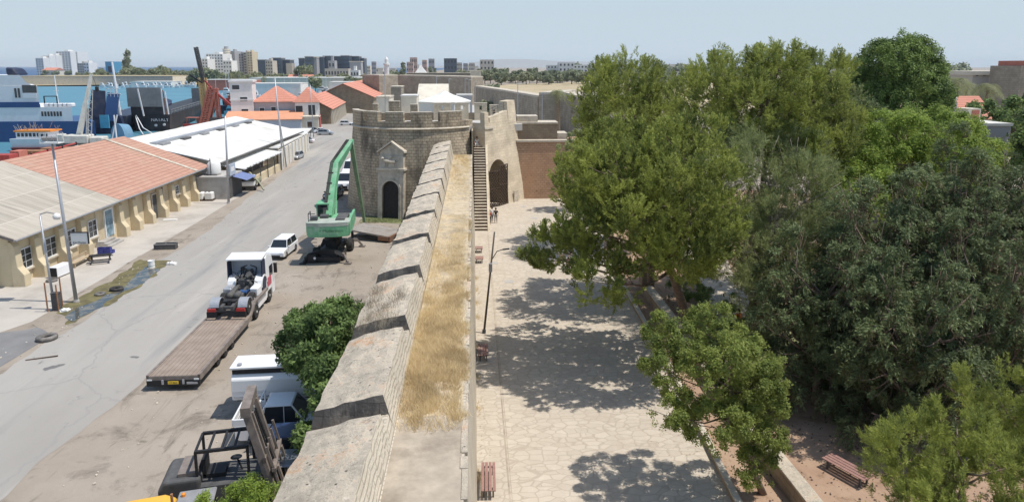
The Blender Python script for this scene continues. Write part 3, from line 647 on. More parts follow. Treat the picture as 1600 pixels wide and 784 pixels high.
# parapet of the right face: low sloping wall, corner pier, left pier
m = MB()
def slab(s0, s1, z0, z1a, z1b, d0=0, d1=.8):
    P = [MF(s0,z0,d0), MF(s1,z0,d0), MF(s1,z0,d1), MF(s0,z0,d1), MF(s0,z1a,d0), MF(s1,z1b,d0), MF(s1,z1b,d1), MF(s0,z1a,d1)]
    m.add(P, [(0,3,2,1),(4,5,6,7),(0,1,5,4),(1,2,6,5),(2,3,7,6),(3,0,4,7)])
slab(0, 1.0, 10.61, 11.9, 11.9, .02, .7); slab(1.3, 6.1, 10.61, 11.2, 11.9, .05, .7); slab(6.1, Lf, 10.3, 13.0, 13.1, .0, 1.3)
m.build('parapet_wall', M['tower_light'], fort)
m = MB(); slab(-.1, 2.0, 9.85, 10.1, 10.1, -.12, .3); m.build('string_course', M['stone_pale'], fort)
m = MB(); m.bar(MF(2.2,12.3,.3), MF(6.0,12.9,.3), .06, .06); m.bar(MF(2.2,12.0,.3), MF(6.0,12.5,.3), .04, .04)
for s_ in (2.6, 4, 5.6): m.bar(MF(s_,11.3,.3), MF(s_,12.4 + (s_-2.2)*.15,.3), .05, .05)
m.build('handrail', M['darkgrey'], fort)
# lattice gate leaves standing open in the arch
def lattice(w_, h_):
    m = MB(); n = 5
    for x in (0, w_ - .12): m.box(x, x + .12, -.05, .05, 0, h_)
    for z in (0, h_ - .12, h_ * .5): m.box(.12, w_ - .12, -.045, .045, z, z + .12)
    k = int(h_ / .44)
    for i in range(-6, k + 1):
        for sg in (1, -1):
            x0, z0 = 0, i * .44; x1, z1 = w_, i * .44 + w_
            # clip to leaf
            t0 = max(0, (0 - z0) / (z1 - z0)); t1 = min(1, (h_ - z0) / (z1 - z0))
            if t1 <= t0: continue
            xa, za, xb, zb = x0 + t0 * w_, z0 + t0 * w_, x0 + t1 * w_, z0 + t1 * w_
            if sg < 0: xa, xb = w_ - xa, w_ - xb
            m.bar((xa, .02 * sg, za), (xb, .02 * sg, zb), .09, .02)
    return m
for s_, w_, h_, d_, rz in ((gs0 + .05, 2.0, 4.6, .35, R(40)), (gs1 - .1, 2.0, 5.2, .1, R(235))):
    p = MF(s_, .05, d_); lattice(w_, h_).build('lattice_gate_leaf', M['wood_dark'], fort, loc=p, rotz=rz)
m = MB(); m.obox(MF(6.3, .75, -.15), (.9, .14, 1.5), (0,0,math.atan2(6.5,5.2)))
m.build('notice_board', M['stone_pale'], fort)
# carved doorway on the round tower
an = math.atan2(79.0 - 88, -9.75 + 7); pr = Matrix.Rotation(an + math.pi/2, 4, 'Z')
pc = Vector((rt(0) * math.cos(an), rt(0) * math.sin(an), 0))
def PT(x, y, z): return pr @ Vector((x, y - .5 + .1 * z, z)) + pc
m = MB(); dw = 1.03; dsp = 3.35
def q4(mm, pts, mi=0): mm.add([PT(*p) for p in pts], [(0,1,2,3)], mi)
def pbox(mm, x0, x1, y0, y1, z0, z1, mi=0): mm.add([PT(x, y, z) for x, y, z in ((x0,y0,z0),(x1,y0,z0),(x1,y1,z0),(x0,y1,z0),(x0,y0,z1),(x1,y0,z1),(x1,y1,z1),(x0,y1,z1))], [(0,3,2,1),(4,5,6,7),(0,1,5,4),(1,2,6,5),(2,3,7,6),(3,0,4,7)], mi)
pbox(m, -1.6, -dw, 0, 1.8, 0, 5.6); pbox(m, dw, 1.6, 0, 1.8, 0, 5.6)
for i in range(14):
    a, b2 = math.pi*i/14, math.pi*(i+1)/14; x0_, x1_ = -dw*math.cos(a), -dw*math.cos(b2); h0, h1 = dsp + dw*math.sin(a), dsp + dw*math.sin(b2)
    q4(m, [(x0_,0,h0),(x1_,0,h1),(x1_,0,5.6),(x0_,0,5.6)]); q4(m, [(x0_,0,h0),(x1_,0,h1),(x1_,.9,h1),(x0_,.9,h0)])
m.build('door_surround', M['stone_pale'], fort)
m = MB()
for i in range(14):                                            # raised archivolt
    a, b2 = math.pi*i/14, math.pi*(i+1)/14
    for r0_, r1_, yy in ((dw+.02, dw+.26, -.1),):
        P = []
        for ang in (a, b2):
            for r_1 in (r0_, r1_): P.append((-r_1*math.cos(ang), yy, dsp + r_1*math.sin(ang)))
        m.add([PT(*P[0]), PT(*P[1]), PT(*P[3]), PT(*P[2])] + [PT(p[0], 0, p[2]) for p in (P[0], P[1], P[3], P[2])], [(0,1,2,3),(0,1,5,4),(1,2,6,5),(2,3,7,6),(3,0,4,7)])
pbox(m, -dw-.26, -dw-.02, -.1, .0, 0, dsp); pbox(m, dw+.02, dw+.26, -.1, 0, 0, dsp)
pbox(m, -1.75, 1.75, -.16, .9, 5.6, 5.85); m.build('door_moulding', M['stone_pale'], fort)
m = MB(); pbox(m, -dw, dw, .3, .42, 0, 4.45); m.build('door', m_plain('dark_timber_door', (.035,.03,.028), .8, .3, 4), fort)
m = MB(); pbox(m, -1.5, 1.5, .12, 1.6, 5.85, 7.3)
m.add([PT(x, y, z) for y in (.25, 2.2) for x, z in ((-1.45,7.3),(1.45,7.3),(1.45,7.75),(0,8.75),(-1.45,7.75))], [(0,1,2,3,4),(9,8,7,6,5),(0,1,6,5),(1,2,7,6),(2,3,8,7),(3,4,9,8),(4,0,5,9)])
m.build('relief_panel', M['stone_pale'], fort)
m = MB()
for sg in (-1, 1): m.add([PT(*p) for p in ((sg*1.72,-.12,7.62),(0,-.12,8.8),(0,-.12,9.0),(sg*1.72,-.12,7.82),(sg*1.72,2.0,7.62),(0,2.0,8.8),(0,2.0,9.0),(sg*1.72,2.0,7.82))], [(0,1,2,3),(7,6,5,4),(0,1,5,4),(1,2,6,5),(2,3,7,6),(3,0,4,7)])
m.build('gable_coping', M['stone_pale'], fort)
# lion relief: walking beast with raised wing
m = MB(); P0 = lambda x, z, y=.06: PT(x, y, z)
m.tube([P0(-.95,6.75), P0(-.6,6.7), P0(.1,6.6), P0(.55,6.62)], [.14,.24,.2,.2], 8); m.lathe(P0(-1.0,6.95,.02), [(.03,-.2),(.2,-.1),(.24,.05),(.1,.22)], 8)
for x in (-.75,-.5,.35,.6): m.tube([P0(x,6.6), P0(x+.06,6.3), P0(x-.02,6.0)], [.1,.07,.06], 6)
m.tube([P0(.6,6.65), P0(.95,6.8), P0(1.05,7.1)], [.06,.04,.05], 5); m.tube([P0(-.4,6.8), P0(.0,7.15), P0(.5,7.22)], [.1,.13,.04], 6)
m.build('lion_relief', M['stone_pale'], fort)
# rear merlons of the round tower with loopholes
def rear(px0, px1, ytop, d, label=None, mat='tower_stone', slit=True):
    p, q = D(px0, ytop, d), D(px1, ytop, d); z1 = p.z; m = MB(); x0, x1 = p.x + 7, q.x + 7; y_ = d - 88
    xm = (x0 + x1)/2; w2 = .17 if slit else 0
    if slit:
        m.box(x0, xm - w2, y_, y_ + .8, 9.97, z1 - .1); m.box(xm + w2, x1, y_, y_ + .8, 9.97, z1 - .1); m.box(xm - w2, xm + w2, y_, y_ + .8, 9.97, z1 - 1.0); m.box(xm - w2, xm + w2, y_, y_ + .8, z1 - .4, z1 - .1)
    else: m.box(x0, x1, y_, y_ + .8, 9.97, z1 - .1)
    m.box(x0 - .03, x1 + .03, y_ - .03, y_ + .83, z1 - .1, z1, 1)
    return m.build('rear_merlon', [M[mat], M['stone_pale']], fort)
rear(677,704,161,97.5,mat='tower_light'); rear(711,732,161,97.5,mat='tower_light'); rear(741,761,161,97.5,mat='tower_light'); rear(765,793,164,97.5,mat='tower_light',slit=False)
rear(607,624,158,94,slit=False); rear(582,590,162,93,slit=False); rear(641,652,163,95,slit=False)
m = MB(); x0 = D(600,170,97).x + 7; x1 = D(765,170,97).x + 7; m.box(-6.5, x1, 9.55, 10.2, 9.97, 11.0); m.build('rear_parapet', M['brown_stone'], fort)

# curtain wall right of the fort, and the blocks above it
cw = thing('curtain_wall', 'reddish masonry curtain wall closing the far end of the plaza', 'wall', (0, 90, 0))
m = MB(); m.prism([(-.3,0),(7,0),(7,7.6),(.1,7.6)], 5.6, 30, 'YZ'); m.build('wall', M['curtain_red'], cw)
m = MB(); m.box(5.6, 30, -.05, 1.2, 7.6, 7.85); m.build('coping', M['stone_pale'], cw)
m = MB(); m.box(5.6, 11.2, 1.6, 5, 7.6, 9.9); m.build('upper_wall', M['brown_stone'], cw)
m = MB(); m.box(5.5, 11.3, 1.5, 5.1, 9.9, 10.1); m.box(11.25, 12.6, 1.8, 5, 7.6, 8.6); m.box(5.8, 8.6, 2.2, 5, 10.1, 10.9); m.build('upper_coping', M['stone_pale'], cw)
# ------------------------------------------------------------------ trees
def rnd_unit(r, n):
    v = r.normal(size=(n, 3)); return v / np.linalg.norm(v, axis=1)[:, None]
def crown_pts(lobes, dens, r, shell=.35, bough=15):
    """clump centres and outward directions spread through the outer part of the lobes"""
    C_ = []; N_ = []
    for (cx, cy, cz, rx, ry, rz) in lobes:
        n = int(dens * 4 * math.pi * ((rx*ry + rx*rz + ry*rz) / 3))
        d = rnd_unit(r, n); k = 1 - shell * r.random(n) ** 1.5
        k *= 1 + .1 * np.sin(d[:, 0]*5 + cx) * np.sin(d[:, 1]*6 + cy) + .09 * np.sin(d[:, 2]*9 + cz)
        P_ = np.array([cx, cy, cz]) + d * k[:, None] * np.array([rx, ry, rz])
        # gather the twigs into tufted boughs: each point is pulled onto the skin of its nearest bough
        nb = max(5, int(n / max(6, bough))); bd = rnd_unit(r, nb); bd[:, 2] = bd[:, 2] * .9 + .06; bc = np.array([cx, cy, cz]) + bd * (.78 + .14 * r.random(nb))[:, None] * np.array([rx, ry, rz]); br = (min(rx, ry, rz) * (.22 + .2 * r.random(nb)))
        j = r.integers(0, nb, n); u = rnd_unit(r, n) + bd[j] * .55 + np.array([0, 0, .25]); u /= np.linalg.norm(u, axis=1)[:, None]
        Q_ = bc[j] + u * (br[j] * (1 - .3 * r.random(n) ** 2))[:, None]; sel = r.random(n) < .86
        P_[sel] = Q_[sel]; d = d.copy(); d[sel] = u[sel]
        C_.append(P_); N_.append(d)
    C_ = np.concatenate(C_); N_ = np.concatenate(N_)
    keep = np.ones(len(C_), bool)                          # drop clumps deep inside another lobe
    for (cx, cy, cz, rx, ry, rz) in lobes:
        q = ((C_ - [cx, cy, cz]) / [rx, ry, rz]); dd = np.linalg.norm(q, axis=1); keep &= ~(dd < .55)
    keep &= C_[:, 2] > .3
    return C_[keep], N_[keep]
def leaves(C_, N_, r, per, spread, L, W, style):
    n = len(C_) * per; c = np.repeat(C_, per, 0); d0 = np.repeat(N_, per, 0)
    if style == 'needle':                                  # tufts: blades radiating from the twig, leaning outwards and up
        axis = d0 * .7 + np.array([0, 0, .75]) ; axis += .25 * np.repeat(rnd_unit(r, len(C_)), per, 0)
        axis /= np.linalg.norm(axis, axis=1)[:, None]
        t = r.random(n); c = c + axis * (t * spread * 2.2 - spread * .4)[:, None] + rnd_unit(r, n) * (spread * .22)
        dr = axis * .9 + rnd_unit(r, n) * .75
    elif style == 'droop':
        axis = d0 * .9 + np.array([0, 0, .15]); t = r.random(n)
        c = c + axis * (t * spread * 1.5)[:, None] + np.array([0, 0, -1]) * (t * t * spread * 1.2)[:, None] + rnd_unit(r, n) * (spread * .33)
        dr = axis * .5 + np.array([0, 0, -.55]) + rnd_unit(r, n) * .6
    else:
        c = c + rnd_unit(r, n) * (spread * r.random(n)[:, None] ** .5); dr = d0 * .4 + rnd_unit(r, n)
    if style == 'leaf':                                    # blades lie roughly tangent to the bough
        nm = d0 + .75 * rnd_unit(r, n); dr = np.cross(nm, rnd_unit(r, n)); s = np.cross(nm, dr)
    else: s = np.cross(dr, d0 + .6 * rnd_unit(r, n))
    dr /= np.linalg.norm(dr, axis=1)[:, None] + 1e-9; s /= np.linalg.norm(s, axis=1)[:, None] + 1e-9
    l_ = (L * r.uniform(.6, 1.25, n))[:, None]; w_ = (W * r.uniform(.7, 1.2, n))[:, None]
    v = np.empty((n, 4, 3)); v[:, 0] = c; v[:, 1] = c + dr * l_ * .5 + s * w_ * .5; v[:, 2] = c + dr * l_; v[:, 3] = c + dr * l_ * .5 - s * w_ * .5
    return v.reshape(-1, 3)
def limbs(m, base, top, lobes, r0, seed, n=7, twigs=3):
    rr = random.Random(seed); base = Vector(base); top = Vector(top); k = 7; path = []
    bend = Vector((rr.uniform(-.4,.4), rr.uniform(-.4,.4), 0)); H_ = (top - base).length
    for i in range(k + 1):
        t = i/k; path.append(base.lerp(top, t) + bend * math.sin(t*math.pi) * H_*.09)
    m.tube(path, [r0 * (1.25 if i == 0 else 1 - .68*i/k) for i in range(k+1)], n)
    for lb in lobes:
        c = Vector(lb[:3]); t = min(.95, max(.3, (c.z - base.z - lb[5]*.9) / max(.1, (top.z - base.z)))); s = base.lerp(top, t) + bend * math.sin(t*math.pi)*H_*.09
        mid = s.lerp(c, .5) + Vector((rr.uniform(-.3,.3), rr.uniform(-.3,.3), -.1*(c-s).length)); rb = r0 * .42 * (1 - .35*t)
        m.tube([s, mid, c], [rb, rb*.65, rb*.3], 6)
        for _ in range(twigs):
            d = Vector((rr.gauss(0,1), rr.gauss(0,1), rr.gauss(.2,.8))).normalized(); e = c + Vector((d.x*lb[3], d.y*lb[4], d.z*lb[5])) * (.85 if twigs < 5 else 1.05)
            q = mid.lerp(c, rr.random()); m.tube([q, q.lerp(e, .5) + Vector((0,0,-.1)), e], [rb*.38, rb*.22, .012], 4)
def tree(name, label, cat, base, lobes, mat, style='needle', dens=3.0, per=34, spread=.28, L=.2, W=.035, tr=.22, top=None, seed=1, group=None, extra=None, shell=.4, bark='bark', twigs=3):
    """base in world coordinates; lobes in world coordinates too"""
    base = Vector(base); root = thing(name, label, cat, base, group=group); r = np.random.default_rng(seed)
    lb = [(a - base.x, b_ - base.y, c, rx, ry, rz) for a, b_, c, rx, ry, rz in lobes]
    if top is None:
        zc = max(l_[2] for l_ in lb); top = (sum(l_[0] for l_ in lb)/len(lb)*.8, sum(l_[1] for l_ in lb)/len(lb)*.8, zc * .93)
    else: top = (top[0]-base.x, top[1]-base.y, top[2])
    m = MB(); limbs(m, (0,0,-.1), top, lb, tr, seed, twigs=twigs); m.build('trunk', M[bark], root, smooth=True)
    C_, N_ = crown_pts(lb, dens, r, shell)
    V = leaves(C_, N_, r, per, spread, L, W, style); npmesh('crown', V, 4, M[mat], root)
    if extra:
        mt, frac = extra; k = r.random(len(C_)) < frac
        V = leaves(C_[k] * np.array([.93,.93,.97]), N_[k], r, per // 2, spread, L, W, style); npmesh('dry_foliage', V, 4, M[mt], root)
    return root
def lobeset(cx, cy, cz, rx, rz, n, seed, lr=.45, ry=None, low=-.8, hi=.95):
    """n overlapping lobes arranged inside a big ellipsoid"""
    rr = random.Random(seed); ry = ry or rx; out = []
    for i in range(n):
        u = low + (hi - low) * (i + .5) / n; a = i * 2.399 + rr.uniform(-.3, .3); q = math.sqrt(max(0, 1 - u*u)) * (1 - lr*.8)
        k = lr * rr.uniform(.8, 1.2)
        out.append((cx + rx*q*math.cos(a)*rr.uniform(.8,1.1), cy + ry*q*math.sin(a)*rr.uniform(.8,1.1), cz + rz*u*(1-lr*.55), rx*k, ry*k, rz*k*rr.uniform(.75,1.05)))
    return out
G1 = 'large trees in the garden right of the plaza'
# front pine leaning over the plaza
tree('pine_tree', 'broad yellow-green pine leaning over the plaza on a slanting bare trunk', 'tree', (14.6, 43, 0),
     lobeset(9.5, 37.8, 9.6, 5.4, 4.6, 15, 3, .4) + [(5.0,39.5,6.6,1.9,1.8,1.4),(4.3,41.5,5.8,1.3,1.3,.9),(7.2,35.4,6.0,2,2,1.4),(12.6,38,6.4,2.1,2,1.4)], 'leaf_pine', 'needle', 6.5, 46, .25, .19, .055, .34, (10.2,38.3,11.2), 21, G1)
tree('pine_tree', 'dark-shadowed pine between the broad leaning pine and the fort wall', 'tree', (13.6, 50.5, 0),
     lobeset(11.2, 49.2, 8.8, 4.9, 4.2, 13, 8, .42), 'leaf_pine', 'needle', 5.5, 38, .3, .22, .06, .26, None, 22, G1)
tree('pine_tree', 'bright green flat-topped pine rising behind the leaning pine against the skyline', 'tree', (15.2, 64, 0),
     lobeset(14.8, 64, 12.6, 6.0, 5.4, 16, 5, .4), 'leaf_pine', 'needle', 4.0, 38, .32, .23, .06, .3, None, 23, G1)
tree('pine_tree', 'tallest feathery pine in the middle of the garden with upright shoots on its top', 'tree', (20.5, 47, 0),
     lobeset(21.0, 48, 14.0, 6.4, 4.9, 16, 12, .38) , 'leaf_pine', 'needle', 4.6, 40, .34, .24, .055, .34, (20.8,47.6,17), 24, G1, extra=None)
tree('casuarina_tree', 'grey-green wispy tree with pale bare twigs below the tallest pine', 'tree', (18.6, 40.6, 0),
     lobeset(19.0, 42, 7.8, 4.9, 5.6, 15, 15, .4) + [(16.2,37,4.4,1.7,1.7,1.5),(17.6,36,3.4,1.6,1.6,1.5),(16.6,38.5,6.6,2,2,1.8)], 'leaf_grey', 'needle', 4.6, 36, .36, .26, .035, .26, None, 25, G1, bark='bark_pale', twigs=9)
tree('pine_tree', 'pale pine crown just right of the tallest pine', 'tree', (25.8, 50, 0),
     lobeset(25.4, 50.5, 13.4, 4.0, 4.2, 9, 18, .42), 'leaf_grey', 'needle', 3.8, 38, .34, .24, .055, .26, None, 26, G1)
# round ficus on the skyline and the dark mass under it
tree('ficus_tree', 'tall dark green tree with a smooth domed crown standing above the skyline', 'tree', (48, 76, 0),
     [(48,76,15.6,4.7,4.7,5.0),(47.2,75,12.6,4.6,4.6,3.6),(49.8,76,13,3.9,4,3.8),(46,77,14,3.4,3.4,3.4),(50.2,77,16,3.3,3.3,3.2),(47,75,17.5,3,3,2.8)], 'leaf_round', 'leaf', 4.2, 30, .42, .26, .15, .4, None, 31, G1, shell=.3)
tree('ficus_tree', 'dark spreading tree under and left of the domed tree', 'tree', (42.5, 72, 0),
     lobeset(42.0, 72, 8.8, 6.6, 4.6, 13, 28, .42), 'leaf_dark', 'leaf', 3.2, 26, .4, .28, .16, .3, None, 32, G1)
tree('ficus_tree', 'low dark tree below the right side of the domed tree', 'tree', (50.5, 70, 0),
     lobeset(50.5, 70, 8.0, 4.6, 4.4, 9, 29, .42), 'leaf_round', 'leaf', 3.0, 24, .4, .28, .16, .3, None, 33, G1)
tree('mulberry_tree', 'bright lime green broad tree in the middle of the garden', 'tree', (33.5, 49, 0),
     lobeset(32.4, 49, 10.2, 6.2, 4.2, 14, 33, .4) + [(37.5,50,10.6,3,3,2),(28.0,48,10.0,2.8,2.6,2.2),(32.5,47,12.6,3,2.6,1.6)], 'leaf_lime', 'leaf', 3.4, 30, .36, .2, .11, .28, None, 34, G1)
tree('mulberry_tree', 'lower lime green tree half hidden behind the grey-green tree', 'tree', (26, 43, 0),
     lobeset(25.6, 43, 7.4, 3.4, 3.6, 9, 36, .42), 'leaf_lime', 'leaf', 3.0, 28, .36, .2, .11, .22, None, 35, G1)
# dark cypress-like wall of foliage
def spires(cx, cy, zb, zt, rx, n, seed):
    rr = random.Random(seed); out = []
    for i in range(n):
        a = i*2.4; q = rx * math.sqrt((i+.5)/n); x = cx + q*math.cos(a); y = cy + q*math.sin(a); zt_ = zt * rr.uniform(.8, 1.0)
        for k, (t, s) in enumerate(((.2,1.15),(.45,1.1),(.68,.9),(.86,.62))): out.append((x + rr.uniform(-.3,.3), y + rr.uniform(-.3,.3), zb + (zt_-zb)*t, s*rx*.42, s*rx*.42, (zt_-zb)*.19))
    return out
for i, (x, y, zb, zt, rx, lab, ex) in enumerate((
    (17.9, 32.5, .2, 10.2, 2.9, 'dark drooping cypress nearest the low garden wall', .15),
    (21.6, 33.5, .2, 11.9, 3.1, 'tall dark cypress with brown dead sprays in the middle of the dark group', .5),
    (25.8, 34.5, .2, 12.8, 3.3, 'tallest dark cypress near the right edge of the photograph', .3),
    (29.6, 35.5, .2, 14.8, 3.4, 'dark cypress cut off by the right edge of the photograph', .25),
    (20.2, 28.6, .2, 8.6, 2.5, 'shorter dark cypress in front of the others above the plank bench', .2),
    (24.2, 29.6, .2, 10.6, 2.8, 'dark cypress directly behind the near candle-tipped pine', .3))):
    tree('cypress_tree', lab, 'tree', (x, y, 0), spires(x, y, zb, zt, rx, 7, 50 + i), 'leaf_dark', 'droop', 3.6, 36, .34, .2, .06, .3, (x, y, zt*.6), 60 + i, G1, extra=('leaf_brown', ex), shell=.5, twigs=5)
# small bright tree at the kerb
tree('small_tree', 'small bright yellow-green broadleaf tree overhanging the kerb at the front of the plaza', 'tree', (11.9, 25.2, 0),
     lobeset(9.6, 25.0, 5.0, 2.4, 2.1, 11, 71, .36) + [(10.9,25.6,5.6,1.3,1.3,1.1),(11.3,25.0,4.2,1.2,1.2,1.1),(9.2,24.4,3.6,1.1,1.1,.9)] + [(7.6,25.3,5.4,1.1,1,.7),(8.2,27,6.3,1.2,1.1,.9),(10.2,27.2,6.5,1.3,1.1,.9),(11.4,24.6,3.0,1.0,1,.9),(10.9,24.0,1.9,.8,.7,.8),(7.4,24.2,4.2,.8,.8,.6),(12,26.3,4.6,1,1,1)], 'leaf_yg', 'leaf', 15, 34, .17, .11, .06, .14, (9.9,25,6), 72, G1)
# near pine at the bottom right
def candles(C_, N_, r, frac, h):
    k = (r.random(len(C_)) < frac) & (N_[:, 2] > .15); c = C_[k]; n = len(c); per = 14
    c = np.repeat(c, per, 0); N = len(c); t = r.random(N); b_ = c + np.c_[np.zeros((N, 2)), t*h*.9]; a = r.uniform(0, 2*np.pi, N)
    d = np.c_[np.cos(a)*.45, np.sin(a)*.45, np.ones(N)]*h*.3; s = np.c_[-np.sin(a), np.cos(a), np.zeros(N)]*.012
    v = np.empty((N, 4, 3)); v[:, 0] = b_; v[:, 1] = b_ + d*.5 + s; v[:, 2] = b_ + d; v[:, 3] = b_ + d*.5 - s
    return v.reshape(-1, 3)
for i, (bx, by, lbs, lab) in enumerate((
    (13.9, 17.0, lobeset(13.8, 17.0, 5.4, 2.6, 2.4, 12, 81, .42), 'young pine with pale upright candle shoots at the bottom right'),
    (17.6, 19.0, lobeset(17.6, 19.0, 6.0, 2.3, 2.4, 9, 82, .42), 'young candle-tipped pine cut off by the right edge'))):
    t_ = tree('pine_tree', lab, 'tree', (bx, by, 0), lbs, 'leaf_pine', 'needle', 12, 56, .17, .14, .02, .13, None, 83 + i, G1)
    r = np.random.default_rng(90 + i); lb = [(a - bx, b_ - by, c, rx, ry, rz) for a, b_, c, rx, ry, rz in lbs]
    C_, N_ = crown_pts(lb, 9, r, .12); npmesh('shoots', candles(C_, N_, r, .12, .3), 4, M['leaf_yg'], t_, 'stuff')
# trees by the rampart's outer foot and by the curtain wall
tree('fig_tree', 'dense dark green leafy tree growing against the outer face of the rampart', 'tree', (-6.6, 29.6, 0),
     lobeset(-7.1, 31.4, 4.2, 2.3, 2.2, 12, 41, .45) + [(-7.2,33.6,4.6,1.6,1.4,1.2),(-6.2,28.2,3.8,1.2,1.3,1.3),(-6.5,26.6,2.6,1,1,1.2)], 'leaf_green', 'leaf', 9, 30, .26, .24, .1, .14, None, 42)
sx, sy, sz = D(385, 778, 21.5)
tree('shrub', 'feathery light green shrub beside the forklift at the bottom edge', 'shrub', (sx, sy, 0),
     [(sx,sy,sz,.9,.8,.7),(sx+.8,sy-.3,sz-.2,.8,.8,.8),(sx-.8,sy-.2,sz-.3,.7,.8,.7),(sx,sy,sz-1,1,1,1)], 'leaf_lime', 'leaf', 14, 34, .18, .11, .035, .06, None, 43)
tree('olive_tree', 'pale grey-green tree standing against the reddish curtain wall', 'tree', (13.2, 82, 0),
     lobeset(12.6, 82, 7.2, 2.4, 3.0, 8, 44, .45), 'leaf_grey', 'leaf', 4, 28, .34, .2, .1, .18, None, 45)
tree('oleander_bush', 'dark bush between the far end of the plaza and the pines', 'shrub', (14.5, 75, 0),
     lobeset(14.2, 75, 3.4, 2.4, 2.6, 7, 46, .45), 'leaf_dark', 'leaf', 4, 26, .32, .2, .11, .12, None, 47)
GB = 'bushes behind the low garden wall'
for i, (x, y, r0) in enumerate(((14.7,37.5,1.2),(16.5,40,1.4),(17.2,45.5,1.3),(15.8,48.5,1.3),(22,39,1.6),(27,40,1.8))):
    tree('garden_bush', ('dark bush directly behind the low garden wall','rounded bush at the foot of the leaning pine','bush beside the garden path under the pines','bush beyond the leaning pine trunk','wide bush on the small lawn','large bush at the far side of the lawn')[i],
         'shrub', (x, y, 0), [(x,y,r0*.7,r0,r0,r0*.75),(x+r0*.6,y+.4,r0*.6,r0*.7,r0*.7,r0*.55),(x-r0*.5,y+.5,r0*.55,r0*.7,r0*.7,r0*.5)], 'leaf_green', 'leaf', 6, 22, .22, .14, .08, .06, None, 110 + i, GB)
# ------------------------------------------------------------------ buildings along the left side of the road
def _proj(x, y, z):
    a = x*_cy - y*_sy; b = x*_sy + y*_cy; c = z - CH; f = b*_cp - c*_sp; v = b*_sp + c*_cp
    return 800 + CF*a/f, CY0 - CF*v/f
def ycol(px, X, z):
    lo, hi = 20., 400.
    for _ in range(50):
        mid = (lo+hi)/2
        if _proj(X, mid, z)[0] < px: lo = mid
        else: hi = mid
    return (lo+hi)/2
def xrow(px, Y, z):
    r = _ray(px, CY0); lo, hi = -900., 900.
    for _ in range(50):
        mid = (lo+hi)/2
        if _proj(mid, Y, z)[0] < px: lo = mid
        else: hi = mid
    return (lo+hi)/2
def gable_roof(name, mats, parent, xe0, xr, xe1, ze, zr, y0, y1, th=.15, ze1=None, mi=0):
    """roof whose ridge runs along y; faces' uv: u along the ridge, v down the slope"""
    ze1 = ze if ze1 is None else ze1; m = MB()
    for xa, za in ((xe0, ze), (xe1, ze1)):
        V = [(xa,y0,za),(xa,y1,za),(xr,y1,zr),(xr,y0,zr)]; V += [(x,y,z-th) for x,y,z in V]
        m.add(V, [(0,1,2,3),(7,6,5,4),(0,4,5,1),(3,2,6,7),(0,3,7,4),(1,5,6,2)])
    return m.build(name, mats, parent, uvf=lambda c, n: (c.y, math.hypot(c.x - xr, c.z - zr)))
wh = thing('warehouse', 'long low cream warehouse with sloping buttresses and a half grey, half red roof', 'warehouse', (-47.5, 55, 0))
X0 = -47.5; def_y = 55
def wb(px): return ycol(px, -36.8, 2.6) - 55
m = MB(); m.box(-10.4, 10.3, 0, 39, 0, 4.05); m.prism([(-10.4,4.05),(10.3,4.05),(0,7.9)], 0, 39, 'XZ'); m.build('wall', M['cream'], wh)
yb = ycol(185, -36.5, 4.2) - 55
gable_roof('grey_roof', M['roof_grey'], wh, 11.2, 0, -11.2, 4.0, 8.15, -.6, yb)
gable_roof('red_roof', M['roof_red'], wh, 11.2, 0, -11.2, 4.02, 8.17, yb, 40.2)
m = MB(); yr = ycol(163, -47.5, 8.2) - 55
for xa in (11.2, -11.2): m.add([(xa,yr,4.1),(xa,yr+.7,4.1),(0,yr+.7,8.3),(0,yr,8.3),(xa,yr,4.02),(xa,yr+.7,4.02),(0,yr+.7,8.15),(0,yr,8.15)], [(0,1,2,3),(0,4,5,1),(3,2,6,7),(0,3,7,4),(1,5,6,2)])
m.build('roof_flashing', M['stone_pale'], wh)
m = MB(); m.cyl((11.28,-.6,3.93),(11.28,40.2,3.93),.09,n=8); m.build('gutter', M['grey'], wh)
m = MB(); m.bar((11.12,-.55,3.95),(0,-.55,8.1),.12,.22); m.bar((-11.12,-.55,3.95),(0,-.55,8.1),.12,.22); m.build('bargeboard', M['steel_brown'], wh)
bt = MB(); bt.prism([(0,0),(1.0,0),(1.0,1.0),(.55,1.6),(.45,3.3),(.2,3.7),(0,3.7)], -.38, .38, 'XZ'); bo = bt.build('buttress', M['cream'], wh, loc=(10.3, .3, 0), bevel=.04)
yy = sorted({round(wb(p), 1) for p in (59,96,130,189,210,231,251,270,286)} | {35.6})
for y in yy: putmesh(bo, 'buttress', wh, (10.3, y, 0))
def window(parent, x, y, z, w_, h_, rz=0, bars=(2,3), frame='paint_white', pane='window_dark', sill=True, depth=.06, name='window'):
    """window whose outer face looks along +x of its own frame when rz = 0"""
    m = MB(); t = .09
    m.box(-.02,.07,-w_/2-t,-w_/2,-t,h_+t); m.box(-.02,.07,w_/2,w_/2+t,-t,h_+t); m.box(-.02,.07,-w_/2,w_/2,h_,h_+t); m.box(-.02,.07,-w_/2,w_/2,-t,0)
    for i in range(1, bars[0]): yy_ = -w_/2 + w_*i/bars[0]; m.box(0,.045,yy_-.025,yy_+.025,0,h_)
    for i in range(1, bars[1]): zz = h_*i/bars[1]; m.box(.005,.04,-w_/2,w_/2,zz-.02,zz+.02)
    o = m.build(name, M[frame], parent, loc=(x,y,z), rotz=rz)
    p = MB(); p.box(-.03,.02,-w_/2,w_/2,0,h_); p.build('pane', M[pane], o)
    if sill: s = MB(); s.box(-.02,.2,-w_/2-.2,w_/2+.2,-t-.13,-t-.002); s.build('sill', M['stone_pale'], o)
    return o
for px, w_, h_, z in ((40,1.5,1.6,1.1),(80,1.4,1.6,1.15),(112,1.2,1.5,1.2),(145,1.4,1.55,1.2),(277,.9,.9,1.9)):
    window(wh, 10.32, ycol(px, -37.15, 1.9) - 55, z, w_, h_)
